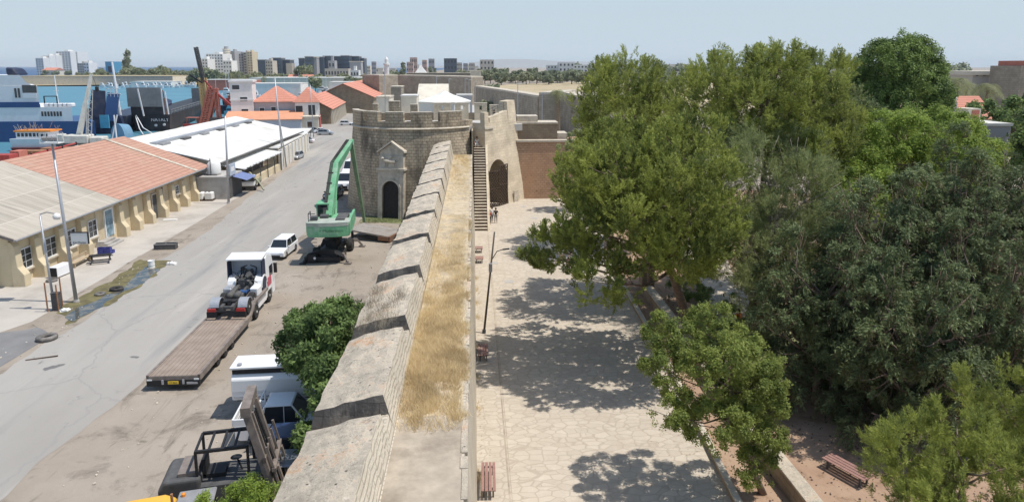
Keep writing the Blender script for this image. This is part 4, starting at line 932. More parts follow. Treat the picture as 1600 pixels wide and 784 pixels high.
def door(parent, x, y, w_, h_, mat, rz=0, frame='paint_white', z=0):
    m = MB(); m.box(-.02,.04,-w_/2,w_/2,0,h_); o = m.build('door', mat, parent, loc=(x,y,z), rotz=rz)
    f = MB(); f.box(-.02,.12,-w_/2-.15,-w_/2,0,h_+.15); f.box(-.02,.12,w_/2,w_/2+.15,0,h_+.15); f.box(-.02,.12,-w_/2,w_/2,h_,h_+.15); f.build('door_frame', M[frame], o)
    k = MB(); k.lathe((.08,w_/2-.12,h_*.45), [(.03,-.03),(.04,0),(.03,.03)], 8); k.build('handle', M['darkgrey'], o); return o
door(wh, 10.32, ycol(171,-37.1,1.7)-55, 1.4, 2.7, m_plain('painted_metal_door', (.2,.3,.36), .6, .6, 1.8, dirt=(.5,.5,.48), dscale=1.6, damt=.8), z=.5)
door(wh, 10.32, ycol(243.5,-37.1,1.5)-55, 1.5, 2.9, M['darkgrey'], frame='stone_pale')
door(wh, 10.32, ycol(253,-37.1,1.5)-55, .9, 3.4, M['black'], frame='stone_pale')  # tall open doorway: the black panel stands in for the shade inside
m = MB(); ys_ = ycol(171,-36.5,0)-55
for i in range(3): m.box(10.35, 11.8 - i*.35, ys_-1.3+.12*i, ys_+1.3-.12*i, i*.17, (i+1)*.17)
m.build('entrance_steps', M['concrete'], wh)
m = MB(); m.tube([(10.5,ycol(150,-37,3.6)-55,3.6),(10.6,ycol(175,-37,3.5)-55,3.55),(10.6,ycol(195,-37,4)-55,3.95)], .07); m.tube([(10.4,ycol(150,-37,3.6)-55,0),(10.4,ycol(150,-37,3.6)-55,3.6)], .05); m.build('drain_pipe', M['white_plaster'], wh)
# near gable: arched panel and lower wall
m = MB(); m.box(-2.5, 9.2, -.35, 0, 0, 2.6); m.build('gable_plinth', M['cream_light'], wh)
arch = [(5.8 + 2.2*math.cos(a), 2.8 + 1.6*math.sin(a)) for a in [math.pi*i/14 for i in range(15)]]; m = MB(); m.prism(arch, -.12, 0, 'XZ'); m.build('arched_gable_panel', M['darkgrey'], wh)

# white shed with a ridge vent
ws = thing('shed', 'large white-roofed port shed behind the red and grey warehouse', 'shed', (-46, 97, 0))
m = MB(); m.box(-16,9.6,0,45,0,4.3); m.prism([(-16,4.3),(9.6,4.3),(-2.7,7.2)],0,45,'XZ'); m.build('wall', M['cream_light'], ws)
gable_roof('roof', M['roof_white'], ws, 10.6, -2.7, -16.6, 4.35, 7.5, -.8, 46)
m = MB(); m.box(.3,1.2,1.5,45,6.4,6.95); m.build('ridge_vent', M['galv'], ws)
for i in range(6): m = MB(); m.box(1.2,1.9,2+i*7.4,4.6+i*7.4,6.2,6.7); m.build('vent_box', M['darkgrey' if i % 2 else 'grey'], ws)
m = MB(); m.cyl((10.75,-.8,4.2),(10.75,46,4.2),.13,n=8); m.build('gutter', M['darkgrey'], ws)
# small concrete service building with tanks on it
sb = thing('service_hut', 'small grey concrete hut with a dark metal side under the white tank', 'hut', (-37, 91.6, 0))
m = MB(); m.box(.1,4.1,0,5.5,0,2.9); m.box(-.05,4.25,-.12,5.6,2.9,3.08); m.build('wall', M['concrete'], sb)
m = MB(); m.box(4.1,4.2,.3,5.3,.05,2.7); m.build('metal_door', M['darkgrey'], sb)
m = MB(); m.box(4.3,4.4,.4,2.6,3.1,4.6); m.box(4.2,4.3,.5,.6,2.9,4.6); m.box(4.2,4.3,2.4,2.5,2.9,4.6); m.build('sign_board', M['bluegrey'], sb)
m = MB(); m.box(4.405,4.42,.9,2.1,3.6,4.2); m.build('sign_emblem', M['white_plaster'], sb)
m = MB(); m.add([(4.25,1.5,2.85),(4.25,5.5,2.85),(6.2,5.5,2.3),(6.2,1.5,2.3),(4.25,1.5,2.9),(4.25,5.5,2.9),(6.2,5.5,2.35),(6.2,1.5,2.35)], [(0,3,2,1),(4,5,6,7),(0,1,5,4),(1,2,6,5),(2,3,7,6),(3,0,4,7)]); m.build('blue_awning', m_plain('awning_blue', (.16,.2,.36), .7, .1), sb)
t = thing('water_tank', 'upright white water tank on the roof of the concrete hut', 'tank', (-35.2, 93.5, 3.08)); m = MB(); m.lathe((0,0,0), [(.1,0),(.85,0),(.88,.3),(.85,1.5),(.5,1.85),(.15,1.95)], 18); m.build('tank', M['white_plaster'], t, smooth=True); m = MB(); m.box(-.7,.7,-.95,-.88,-.0,.1); m.tube([(-.1,-.95,0),(-.1,-.95,2.3)],.06); m.build('pipe', M['darkgrey'], t)
t = thing('water_tank', 'lying white water tank beside the upright one on the hut', 'tank', (-38.4, 92.6, 2.9)); m = MB(); m.lathe((0,0,.6), [(.1,-1.2),(.5,-1.15),(.6,-.9),(.6,.9),(.5,1.15),(.1,1.2)], 16, axis='X'); m.build('tank', M['white_plaster'], t, smooth=True); m = MB(); m.box(-1,-.8,-.4,.4,-2.9,.2); m.box(.8,1,-.4,.4,-2.9,.2); m.build('cradle', M['steel_brown'], t)
for i, x in enumerate((-36.3, -35.1)):
    t = thing('plastic_tank', ('left' if i == 0 else 'right') + ' one of two bulky white plastic tanks on a pallet at the hut wall', 'tank', (x, 91.0, 0), group='plastic tanks beside the concrete hut')
    m = MB(); m.box(-.5,.5,-.5,.5,.16,1.15); m.build('tank', M['white_plaster'], t, bevel=.16, seg=3)
    m = MB(); m.box(-.55,.55,-.55,.55,0,.14); m.build('pallet', M['wood_dark'], t); m = MB(); m.lathe((0,0,1.15), [(.15,0),(.15,.08),(.02,.09)], 10); m.build('lid', M['black'], t)
# canopy along the shed
cn = thing('canopy', 'white corrugated canopy roof along the front of the white shed', 'canopy', (-36.4, 98, 0))
m = MB(); m.add([(0,0,3.7),(0,20,3.7),(3.6,20,3.15),(3.6,0,3.15)], [(0,1,2,3)]); m.add([(0,0,3.62),(0,20,3.62),(3.6,20,3.07),(3.6,0,3.07)], [(3,2,1,0)]); 
for i in range(14): y = i*20/14; m.box(3.45,3.7,y+.12,y+1.25,3.02+.08*(i % 2),3.2)
m.build('roof_sheet', M['corr_white'], cn, uvf=lambda c, n: (c.y, c.x))
for i in range(6): m = MB(); m.bar((3.4, .6+i*3.8, 0),(3.4,.6+i*3.8,3.1),.12,.12); m.build('post', M['darkgrey'], cn)
m = MB(); m.box(.2,.3,.5,20,0,3.4); m.build('back_wall', M['steel_brown'], cn)
m = MB(); m.box(1.2,3.2,5,19.5,0,1.1); m.build('low_wall', M['cream'], cn)
bw = thing('boundary_wall', 'cream boundary wall with white pilasters beyond the canopy', 'wall', (-33.6, 121, 0), rotz=R(4))
m = MB(); m.box(-.25,.1,-2.5,27,0,3.3); m.build('wall', M['cream_light'], bw); 
for i in range(9): m = MB(); m.box(.1,.35,-2.4+i*3.4,-1.9+i*3.4,0,3.5); m.build('pilaster', M['white_plaster'], bw)
an_ = thing('annex', 'flat-roofed pale annex with clutter on its roof between canopy and boundary wall', 'annex', (-38.5,119,0), rotz=R(3)); m = MB(); m.box(-1,4.4,0,27,0,3.5); m.build('wall', M['cream_light'], an_); m = MB(); m.box(-1.2,4.7,-.2,27.2,3.5,3.7); m.build('flat_roof', M['roof_white'], an_)
for i in range(5): m = MB(); m.box(.2+i % 2,1.3+i % 2,2+i*4.6,3.1+i*4.6,3.7,4.4); m.build('roof_unit', M['grey' if i % 2 else 'darkgrey'], an_)
cp = thing('parking_shelter', 'white flat parking shelter on thin black posts at the roadside', 'shelter', (-40.5,150,0), rotz=R(8))
m = MB(); m.box(-4,4,0,14,2.9,3.1); m.build('roof', M['roof_white'], cp)
for x in (-3.7,3.7):
    for y in (.4,5,9.5,13.6): m = MB(); m.bar((x,y,0),(x,y,2.9),.12,.12); m.build('post', M['black'], cp)

# administration building with a square tower
ad = thing('port_office', 'two-storey port office with a square pale tower and red hipped roofs', 'building', (-58, 196, 0), rotz=R(8))
# hand-placed from the survey: tower 400-428 px, main block to 510 px
def win_set(parent, face, spots, w_, h_, frame='paint_white', pane='window_dark', name='window', sill=False):
    m = MB(); m.box(-.12,.03,-w_/2,w_/2,0,h_)
    base = None
    for (x, y, z) in spots:
        rz = {'S': -math.pi/2, 'E': 0, 'N': math.pi/2, 'W': math.pi}[face]
        if base is None:
            base = m.build(name, M[pane], parent, loc=(x,y,z), rotz=rz); fb_ = MB(); t = .12
            fb_.box(-.05,.06,-w_/2-t,-w_/2,-t,h_+t); fb_.box(-.05,.06,w_/2,w_/2+t,-t,h_+t); fb_.box(-.05,.06,-w_/2,w_/2,h_,h_+t); fb_.box(-.05,.06,-w_/2,w_/2,-t,0); fo = fb_.build('frame', M[frame], base)
        else:
            c = putmesh(base, name, parent, (x,y,z), rz); f2 = fo.copy(); col.objects.link(f2); f2.parent = c
    return base
tw = MB(); tw.box(-9.5,-3.6,0,6,0,13.2); tw.box(-9.8,-3.3,-.3,6.3,13.2,13.7); tw.box(-9.7,-3.4,-.15,0,8.1,8.5); tw.build('tower', M['white_plaster'], ad)
win_set(ad, 'S', [(-7.9,-.02,11.2),(-6.0,-.02,7.9)], 1.9, 1.2); win_set(ad, 'S', [(-5.9,-.02,3.2)], 1.8, 2.6)
m = MB(); m.box(-3.6,12.3,1,13,0,7.6); m.build('wall', M['lilac_plaster'], ad)
m = MB(); m.box(7.7,14.2,-1.2,1,0,7.5); m.build('corner_bay', M['white_plaster'], ad)
def hip(name, parent, x0, x1, y0, y1, ze, zr, mat, ov=.5, ridge='X'):
    x0-=ov; x1+=ov; y0-=ov; y1+=ov
    if ridge == 'X':
        k = (y1-y0)/2; A, B = (x0+k*.9,(y0+y1)/2,zr), (x1-k*.9,(y0+y1)/2,zr)
    else:
        k = (x1-x0)/2; A, B = ((x0+x1)/2,y0+k*.9,zr), ((x0+x1)/2,y1-k*.9,zr)
    V = [(x0,y0,ze),(x1,y0,ze),(x1,y1,ze),(x0,y1,ze),A,B]
    F_ = [(0,1,5,4),(1,2,5),(2,3,4,5),(3,0,4)] if ridge == 'X' else [(0,1,4),(1,2,5,4),(2,3,5),(3,0,4,5)]
    m = MB(); m.add(V, F_ + [(3,2,1,0)]); return m.build(name, M[mat], parent, uvf=lambda c, n: (c.x + c.y, c.z*2.2))
hip('roof', ad, -3.6, 7.6, .8, 13, 7.7, 12.0, 'roof_red_far'); hip('roof', ad, 7.5, 14.3, -1.3, 13, 7.6, 11.6, 'roof_red_far', .4, 'Y')
win_set(ad, 'S', [(-1.5,.98,3.6),(1.6,.98,3.8)], 1.2, 2.4); win_set(ad, 'S', [(8.8,-1.22,3.6),(12.2,-1.22,3.8)], 1.9, 3.0)
win_set(ad, 'E', [(14.22,y,3.9) for y in (-.2,)], 1.2, 2.6)
m = MB(); m.box(-10,9.6,-6.5,-.4,0,3.2); m.build('low_wing', M['bluegrey'], ad)
m = MB(); V=[(-10.4,-6.9,3.3),(10,-6.9,3.3),(10,0,5.2),(-10.4,0,5.2)]; m.add(V+[(x,y,z-.2) for x,y,z in V],[(0,1,2,3),(7,6,5,4),(0,4,5,1),(1,5,6,2),(2,6,7,3),(3,7,4,0)]); m.build('lean_to_roof', m_plain('terracotta_sheet', (.62,.3,.18), .8, .1, .5), ad)
win_set(ad, 'S', [(x,-6.52,1.2) for x in (-8,-5.2,-2)], 1.2, 1.7); 
m = MB(); m.box(9.6,14.2,-5,-1.3,0,3.6); m.box(9.4,14.5,-5.3,-1.2,3.6,3.9); m.build('entrance_porch', M['cream_light'], ad); door(ad, 11.8, -5.02, 1.3, 2.4, M['wood_dark'], -math.pi/2)
m = MB(); m.box(14.25,14.4,-3.5,1.5,.4,4); m.build('red_panel', M['ship_red'], ad)
# two further red-roofed warehouses
def gwh(name, label, x, y, rz, wd, ln, ze, zr, wallm, roofm, pil=0):
    o = thing(name, label, 'warehouse', (x, y, 0), rz); m = MB(); m.box(-wd/2,wd/2,0,ln,0,ze); m.prism([(-wd/2,ze),(wd/2,ze),(0,zr-.2)],0,ln,'XZ'); m.build('wall', M[wallm], o)
    gable_roof('roof', M[roofm], o, wd/2+.7, 0, -wd/2-.7, ze, zr, -.6, ln+.6)
    for i in range(pil):
        m = MB(); m.prism([(0,0),(.9,0),(.45,ze-.4),(0,ze-.3)], -.3, .3, 'XZ'); m.build('buttress', M['cream_light'], o, loc=(wd/2, 1+i*(ln-2)/max(1,pil-1), 0))
    return o
gwh('warehouse', 'stone warehouse with a smooth red roof and a row of buttresses beyond the port office', -50.5, 213, R(5), 13, 42, 4.6, 8.6, 'brown_stone', 'roof_red_far', 11)
g2 = gwh('warehouse', 'farthest and longest red-roofed stone warehouse towards the city wall', -49.0, 262, R(3), 22, 92, 6.0, 11.2, 'brown_stone', 'roof_red_far', 0)

# ------------------------------------------------------------------ poles, signs and litter at the left
def pole(label, x, y, h, r=.1, lean=(0,0), lamp=None, cat='pole', name='utility_pole', mat='galv', group=None):
    o = thing(name, label, cat, (x,y,0), group=group); m = MB(); m.cyl((0,0,0),(lean[0],lean[1],h), r*1.25, r*.7, 10); m.build('mast', M[mat], o, smooth=True)
    m = MB(); m.cyl((0,0,0),(0,0,.18), r*2.2, r*1.9, 10); m.build('base', M['concrete'], o)
    T = Vector((lean[0], lean[1], h))
    if lamp == 'flood':
        m = MB(); m.box(T.x-.65,T.x+.65,T.y-.4,T.y+.4,h,h+.06); 
        for x_ in (-.62,.62):
            for y_ in (-.37,.37): m.bar((T.x+x_,T.y+y_,h),(T.x+x_,T.y+y_,h+.75),.04,.04)
        for y_ in (-.37,.37): m.bar((T.x-.62,T.y+y_,h+.75),(T.x+.62,T.y+y_,h+.75),.04,.04)
        m.build('light_cage', M['white_plaster'], o); 
        for k in range(3): m = MB(); m.obox((T.x-.4+.4*k,T.y-.15,h+.35),(.3,.2,.3),(R(30),0,0)); m.build('floodlight', M['grey'], o)
    if lamp == 'arm':
        m = MB(); m.tube([T, T+Vector((.5,0,.15)), T+Vector((1.0,0,.05))], .04); m.build('lamp_arm', M['grey'], o)
        m = MB(); m.lathe(T+Vector((1.15,0,-.18)), [(.05,.25),(.2,.18),(.26,0),(.2,-.18),(.05,-.22)], 12); m.build('lamp_head', M['white_plaster'], o, smooth=True)
    if lamp == 'camera':
        m = MB(); m.bar(T+Vector((-.3,0,-.05)),T+Vector((.3,0,-.05)),.06,.06); m.build('lamp_arm', M['grey'], o)
    return o
p1 = pole('tall grey floodlight pole at the puddle, leaning and carrying a white sign', -30.1, 51, 12.0, .11, (-.55,.2), 'flood', 'pole', 'floodlight_pole')
m = MB(); m.box(.15,1.35,-.04,.04,4.5,5.35); m.build('sign_board', M['white_plaster'], p1)
m = MB(); m.box(.1,1.4,-.05,.05,5.35,5.42); m.box(1.35,1.42,-.05,.05,4.5,5.35); m.build('sign_frame', M['black'], p1)
def text(name, body, size, parent, loc, rot, mat, ext=.004, align='CENTER'):
    cu = bpy.data.curves.new(name, 'FONT'); cu.body = body; cu.size = size; cu.extrude = ext; cu.align_x = align; cu.align_y = 'CENTER'
    o = bpy.data.objects.new(name, cu); col.objects.link(o); cu.materials.append(M[mat]); o.parent = parent; o.location = loc; o.rotation_euler = rot
    dg = bpy.context.evaluated_depsgraph_get(); me = bpy.data.meshes.new_from_object(o.evaluated_get(dg)); o2 = bpy.data.objects.new(name, me); col.objects.link(o2)
    o2.parent = parent; o2.location = loc; o2.rotation_euler = rot; bpy.data.objects.remove(o); o2.name = name
    return o2
text('sign_lettering', 'Esk.Mayipp', .21, p1, (.75,-.05,4.62), (math.pi/2,0,0), 'black')
pole('slim leaning lamp post among rusty stakes in front of the cream warehouse', -30.8, 49.5, 7.1, .08, (-.25,0), 'arm', 'lamp post', 'street_lamp')
pole('white concrete pole between the concrete hut and the road', -31.9, 88.8, 11.3, .13, (.35,0), None, 'pole')
pole('tall thin grey pole at the far end of the corrugated canopy', -33.5, 120.8, 15.5, .11, (-.6,0), None, 'pole')
pole('second thin pole leaning against the first at the end of the canopy', -33.1, 121.2, 12.5, .09, (-1.1,0), None, 'pole')
pole('slender pole at the roadside where the cars park by the port office', -40.1, 172.8, 13, .1, (-.2,0), 'camera', 'pole')
for i, (px, py, h) in enumerate(((75,487,2.2),(92,486,2.0),(98,478,2.2))):
    g = G(px, py); o = MB(); o.cyl((0,0,0),(.0,-.02,h),.055,.05,7); tag(o.build('rusty_stake', M['rust'], loc=g), ('leftmost','middle','rightmost')[i] + ' of the thin rusty stakes standing by the slim lamp post', 'stake', 'rusty stakes by the lamp post')
m = MB(); m.box(-.25,.25,-.2,.2,0,1.3); m.box(-.28,.28,-.23,.23,1.3,1.36); tag(m.build('meter_box', M['darkgrey'], loc=(-30.5,49.3,0), bevel=.02), 'dark rusty meter box at the foot of the slim lamp post', 'box')
def tyre(label, x, y, rad=.5, tilt=(0,0,0), mat='rubber', z=None, g='old tyres lying about'):
    m = MB(); r1 = rad; wd = rad*.42; m2 = []
    prof = [(r1*.55,-wd*.5),(r1*.9,-wd*.55),(r1,-wd*.3),(r1,wd*.3),(r1*.9,wd*.55),(r1*.55,wd*.5),(r1*.5,0)]
    V = []; n = 22
    for r, z_ in prof:
        for i in range(n): a = 2*math.pi*i/n; V.append((r*math.cos(a), r*math.sin(a), z_))
    k = len(prof); m.add(V, [(j*n+i, j*n+(i+1) % n, ((j+1) % k)*n+(i+1) % n, ((j+1) % k)*n+i) for j in range(k) for i in range(n)])
    o = m.build('tyre', M[mat], loc=(x,y,wd*.55 if z is None else z), smooth=True); o.rotation_euler = tilt; return tag(o, label, 'tyre', g)
M['dusty_rubber'] = m_plain('dusty_rubber', (.14,.13,.12), .9, .2, 4, dirt=(.35,.31,.27), dscale=1.5, damt=.8)
tyre('large dusty truck tyre lying flat by itself near the left edge', -27.9, 43.7, .62, mat='dusty_rubber'); tyre('dark tyre lying in the mud nearest the puddle', -28.5, 53.7, .5); tyre('small tyre lying left of the puddle', -29.2, 52.6, .38, mat='dusty_rubber'); tyre('tyre lying by the white refrigerator', -35.0, 56.3, .42, mat='dusty_rubber')
# odds and ends in front of the warehouse
fr = thing('refrigerator', 'white metal cabinet lying in front of the first buttress', 'cabinet', (-35.3, 57.3, 0), R(-8)); m = MB(); m.box(-.4,.4,-.2,1.5,.1,.95); m.build('cabinet_body', M['car_white'], fr, bevel=.03); m = MB(); m.box(-.36,.36,-.22,-.19,.14,.9); m.build('grille', M['black'], fr)
be = thing('wooden_bench', 'pale wooden bench against the cream wall near the blue crates', 'bench', (-35.4, 61.4, 0), R(90)); m = MB(); m.box(-1.5,1.5,-.25,.25,.42,.48); m.build('seat', M['wood_pale'], be); m = MB(); m.box(-1.5,1.5,.24,.3,.55,.85); m.build('backrest', M['wood_pale'], be)
for x in (-1.3,1.3): m = MB(); m.box(x-.05,x+.05,-.22,.22,0,.42); m.box(x-.05,x+.05,.2,.25,.42,.8); m.build('leg', M['wood_pale'], be)
tb = thing('table_frame', 'black metal picnic table frame with no top left in the shade by the bench', 'table', (-33.9, 61.8, 0), R(20)); m = MB()
for x in (-.7,.7): m.bar((x,-.7,0),(x,.2,.7),.06,.06); m.bar((x,.7,0),(x,-.2,.7),.06,.06); m.bar((x,-.7,.4),(x,.7,.4),.05,.05)
m.build('leg_frame', M['black'], tb); m = MB(); m.box(-.9,.9,-.3,.3,.7,.74); m.build('top', M['black'], tb); m = MB(); m.box(-.9,.9,-.75,-.55,.4,.44); m.box(-.9,.9,.55,.75,.4,.44); m.build('seat_rail', M['black'], tb)
for i in range(6):
    g = Vector((-35.3 + .62*(i % 2), 64.6 + .45*((i//2) % 2), .34*(i//4) + (.34 if i in (2,3) else 0)*0)); z = (0,0,0,0,.34,.34)[i]
    m = MB(); t = .03; m.box(-.28,.28,-.2,.2,0,t); m.box(-.28,.28,-.2,-.17,t,.33); m.box(-.28,.28,.17,.2,t,.33); m.box(-.28,-.25,-.17,.17,t,.33); m.box(.25,.28,-.17,.17,t,.33)
    tag(m.build('plastic_crate', M['crate_blue'], loc=(g.x,g.y,z)), 'blue plastic crate in the pile between the pale bench and the warehouse window', 'crate', 'blue crates by the warehouse')
cb = thing('concrete_trough', 'open black-lined concrete box with two compartments at the road edge', 'trough', (-30.1, 66.3, 0), R(4)); m = MB(); m.box(-1,1,-.35,.35,0,.06); m.box(-1,1,-.35,-.28,.06,.55); m.box(-1,1,.28,.35,.06,.55); 
for x in (-1,-.03,.94): m.box(x,x+.06,-.28,.28,.06,.55)
m.build('box', M['darkgrey'], cb); m = MB(); m.box(-1.02,1.02,-.37,-.33,.5,.58); m.box(-1.02,1.02,.33,.37,.5,.58); m.build('rim', M['concrete'], cb)
dr = thing('drum', 'white metal drum standing in the puddle by the road', 'drum', G(237,418)); m = MB(); m.lathe((0,0,0), [(.27,0),(.29,.02),(.27,.05),(.27,.3),(.29,.32),(.27,.34),(.27,.62),(.29,.66),(.25,.66),(.25,.6)], 16); m.build('shell', M['paint_white'], dr, smooth=False)
m = MB(); m.box(-.75,.75,-.25,.25,0,.1); tag(m.build('concrete_slab', M['white_plaster'], loc=G(266,344), rotz=R(5)), 'pale flat slab lying on the apron by the warehouse door', 'slab')
def rag(label, px, py, s, seed, mat='white_plaster', name='plastic_bag', cat='bag'):
    rr = random.Random(seed); bm = bmesh.new(); bmesh.ops.create_icosphere(bm, subdivisions=3, radius=1)
    for v in bm.verts: k = .7 + .5*rr.random()*abs(math.sin(v.co.x*4+seed)); v.co = Vector((v.co.x*s*k, v.co.y*s*.6*k, max(0, v.co.z*s*.4*k + s*.15)))
    me = bpy.data.meshes.new(name); bm.to_mesh(me); bm.free(); me.materials.append(M[mat]); o = bpy.data.objects.new(name, me); col.objects.link(o); o.location = G(px, py); return tag(o, label, cat)
rag('white plastic bag on the ground beside the stakes', 102, 486, .45, 3); rag('flattened white sacking at the road edge beyond the drum', 268, 413, .5, 8)
wr = MB(); wr.bar((0,0,.02),(1.6,.5,.05),.12,.05); tag(wr.build('scrap_plank', M['wood_dark'], loc=G(40,563)), 'dark strip of wood on the left verge of the road', 'plank')
# wrecked flatbed with a crane arm parked under the awning, and scattered scrap
# ------------------------------------------------------------------ vehicles (local frame: +y is forward)
def wheel(parent, x, y, r, w_, tyre_m='rubber', rim_m='rim', name='wheel'):
    m = MB(); m.lathe((0,0,0), [(r*.62,-w_/2),(r*.93,-w_/2),(r,-w_*.36),(r,w_*.36),(r*.93,w_/2),(r*.62,w_/2)], 20, axis='X')
    o = m.build(name, M[tyre_m], parent, loc=(x,y,r)); q = MB(); s = 1 if x > 0 else -1
    q.lathe((0,0,0), [(r*.6,s*w_*.44),(r*.56,s*w_*.5),(r*.34,s*w_*.36),(r*.2,s*w_*.36),(r*.16,s*w_*.52),(.02,s*w_*.52)], 16, axis='X'); q.build('rim', M[rim_m], o)
    return o
def loft(m, z0, r0, z1, r1, mi=0):
    (xa, ya, xb, yb), (xc, yc, xd, yd) = r0, r1
    V = [(xa,ya,z0),(xb,ya,z0),(xb,yb,z0),(xa,yb,z0),(xc,yc,z1),(xd,yc,z1),(xd,yd,z1),(xc,yd,z1)]
    return m.add(V, [(0,3,2,1),(4,5,6,7),(0,1,5,4),(1,2,6,5),(2,3,7,6),(3,0,4,7)], mi)
def car(label, loc, rz, paint='car_white', L=4.3, W=1.75, H=1.48, style='hatch', group='cars parked along the harbour road', name='parked_car', cat='car'):
    o = thing(name, label, cat, loc, rz, group); h = L/2; bz = H*.56
    fr, rr_ = h, -h
    pts = {'hatch': [(rr_,.3),(rr_+.03,bz-.08),(rr_+.12,bz),(h*.42,bz+.02),(h*.93,bz*.86),(h,bz*.7),(h,.3),(h*.86,.2),(-h*.9,.2)],
           'sedan': [(rr_,.3),(rr_+.02,bz*.92),(rr_+.15,bz+.02),(h*.4,bz+.02),(h*.94,bz*.86),(h,bz*.66),(h,.3),(h*.86,.2),(-h*.9,.2)],
           'suv': [(rr_,.38),(rr_+.02,bz),(rr_+.06,bz+.06),(h*.5,bz+.04),(h*.94,bz*.93),(h,bz*.75),(h,.38),(h*.88,.28),(-h*.9,.28)],
           'van': [(rr_,.35),(rr_,bz),(rr_+.03,bz+.05),(h*.66,bz+.03),(h*.95,bz*.84),(h,bz*.6),(h,.35),(h*.9,.25),(-h*.9,.25)],
           'pickup': [(rr_,.45),(rr_,bz),(rr_+.02,bz+.02),(h*.45,bz+.02),(h*.94,bz*.9),(h,bz*.7),(h,.4),(h*.9,.3),(-h*.9,.35)]}[style]
    m = MB(); m.prism(pts, -W/2, W/2, 'YZ'); m.build('body', M[paint], o, bevel=.07, seg=2)
    wd = W/2 - .06
    g = {'hatch': (-h*.93,h*.45,-h*.74,h*.12), 'sedan': (-h*.72,h*.42,-h*.42,h*.08), 'suv': (-h*.97,h*.48,-h*.88,h*.2), 'van': (-h*.99,h*.7,-h*.97,h*.42), 'pickup': (-h*.52,h*.34,-h*.44,h*.08)}[style]
    m = MB(); loft(m, bz-.02, (-wd,g[0],wd,g[1]), H-.05, (-wd+.16,g[2],wd-.16,g[3])); m.build('windows', M['glass'], o)
    m = MB(); loft(m, H-.06, (-wd+.13,g[2]-.03,wd-.13,g[3]+.03), H, (-wd+.2,g[2]+.05,wd-.2,g[3]-.05)); m.build('roof', M[paint], o, bevel=.02)
    m = MB()
    for s in (-1,1):
        a, b_ = s*(wd+.005), s*(wd-.155)
        m.bar((a,g[0],bz),(b_,g[2],H-.05),.07,.09); m.bar((a,g[1],bz),(b_,g[3],H-.05),.05,.06); y = (g[0]+g[1])*.5 + .05; m.bar((a,y,bz),(b_,y-.02,H-.05),.03,.08)
        if style == 'van': m.add([(s*(wd+.01),g[0],bz),(s*(wd+.01),h*.2,bz),(s*(wd-.14),h*.15,H-.05),(s*(wd-.14),g[2],H-.05)], [(0,1,2,3)])
    m.build('pillars', M[paint], o)
    R0 = .31 if style in ('hatch','sedan') else .37
    for s in (-1,1):
        for y in (-h*.62, h*.62): wheel(o, s*(W/2-.1), y, R0, .2)
        m = MB(); m.box(s*W*.36-.16,s*W*.36+.16,h-.12,h+.01,bz*.62,bz*.8); m.build('headlight', M['head_lamp'], o)
        m = MB(); m.box(s*W*.42-.09,s*W*.42+.09,-h-.012,-h+.05,bz*.62,bz*.9); m.build('taillight', M['red_lamp'], o)
        m = MB(); m.box(s*(wd+.14)-.09,s*(wd+.14)+.09,g[1]-.25,g[1]-.12,bz+.02,bz+.18); m.build('mirror', M[paint], o, bevel=.02)
    m = MB(); m.box(-W*.3,W*.3,h-.05,h+.012,.34,bz*.55); m.build('grille', M['black'], o)
    m = MB(); m.box(-.26,.26,-h-.015,-h+.03,.5,.61); m.build('number_plate', M['paint_white'], o)
    return o
GP = 'cars parked along the harbour road'
car('cream-white estate car parked nose towards the camera beside the tow truck', (-18.2, 63.6, 0), R(176), 'car_white', 4.2, 1.7, 1.6, 'suv', None)
car('light silver hatchback parked by the boundary wall, nearest on the left of the road', (-34.2, 132.5, 0), R(176), 'car_silver', 4.2, 1.75, 1.45, 'hatch')
car('white saloon half under the flat parking shelter', (-39.4, 161, 0), R(80), 'car_white', 4.3, 1.7, 1.4, 'sedan')
car('dark grey car inside the flat parking shelter', (-42, 157, 0), R(75), 'car_black', 4.3, 1.7, 1.4, 'hatch')
car('silver compact car alone on the road beyond the shelter', (-38.6, 179.5, 0), R(-88), 'car_silver', 4.1, 1.7, 1.5, 'hatch')
car('dark green car behind the silver compact', (-43.0, 186, 0), R(-80), 'car_grey', 4.2, 1.7, 1.45, 'hatch')
car('white car standing behind the dark green one by the office porch', (-40.5, 184.5, 0), R(-85), 'car_white', 4.2, 1.7, 1.45, 'sedan')
car('large white estate parked in front of the blue-grey wing of the port office', (-58.5, 178.5, 0), R(-85), 'car_white', 5.0, 1.9, 1.75, 'suv')
car('white hatchback parked in front of the buttressed warehouse', (-38.6, 209, 0), R(-85), 'car_white', 4.1, 1.7, 1.5, 'hatch')
car('dark blue car parked at the foot of the round tower', (-30.5, 201, 0), R(176), 'car_navy', 4.3, 1.75, 1.45, 'sedan')
car('white car beside the dark blue one at the tower', (-28.6, 207, 0), R(176), 'car_white', 4.3, 1.75, 1.45, 'sedan')
car('black car farthest back in the row by the tower', (-29.0, 216, 0), R(176), 'car_black', 4.4, 1.8, 1.5, 'suv')
car('white delivery van half hidden between the green boom and the round tower', (-18.6, 99.5, 0), R(178), 'car_white', 5.4, 2.0, 2.4, 'van', None, 'parked_van', 'van')
car('dark car parked behind the white delivery van at the tower', (-19.1, 92.2, 0), R(176), 'car_black', 4.4, 1.8, 1.5, 'suv', None)
car('tall white van farther along the tower wall', (-19.9, 111, 0), R(178), 'car_white', 5.6, 2.0, 2.6, 'van', None, 'parked_van', 'van')

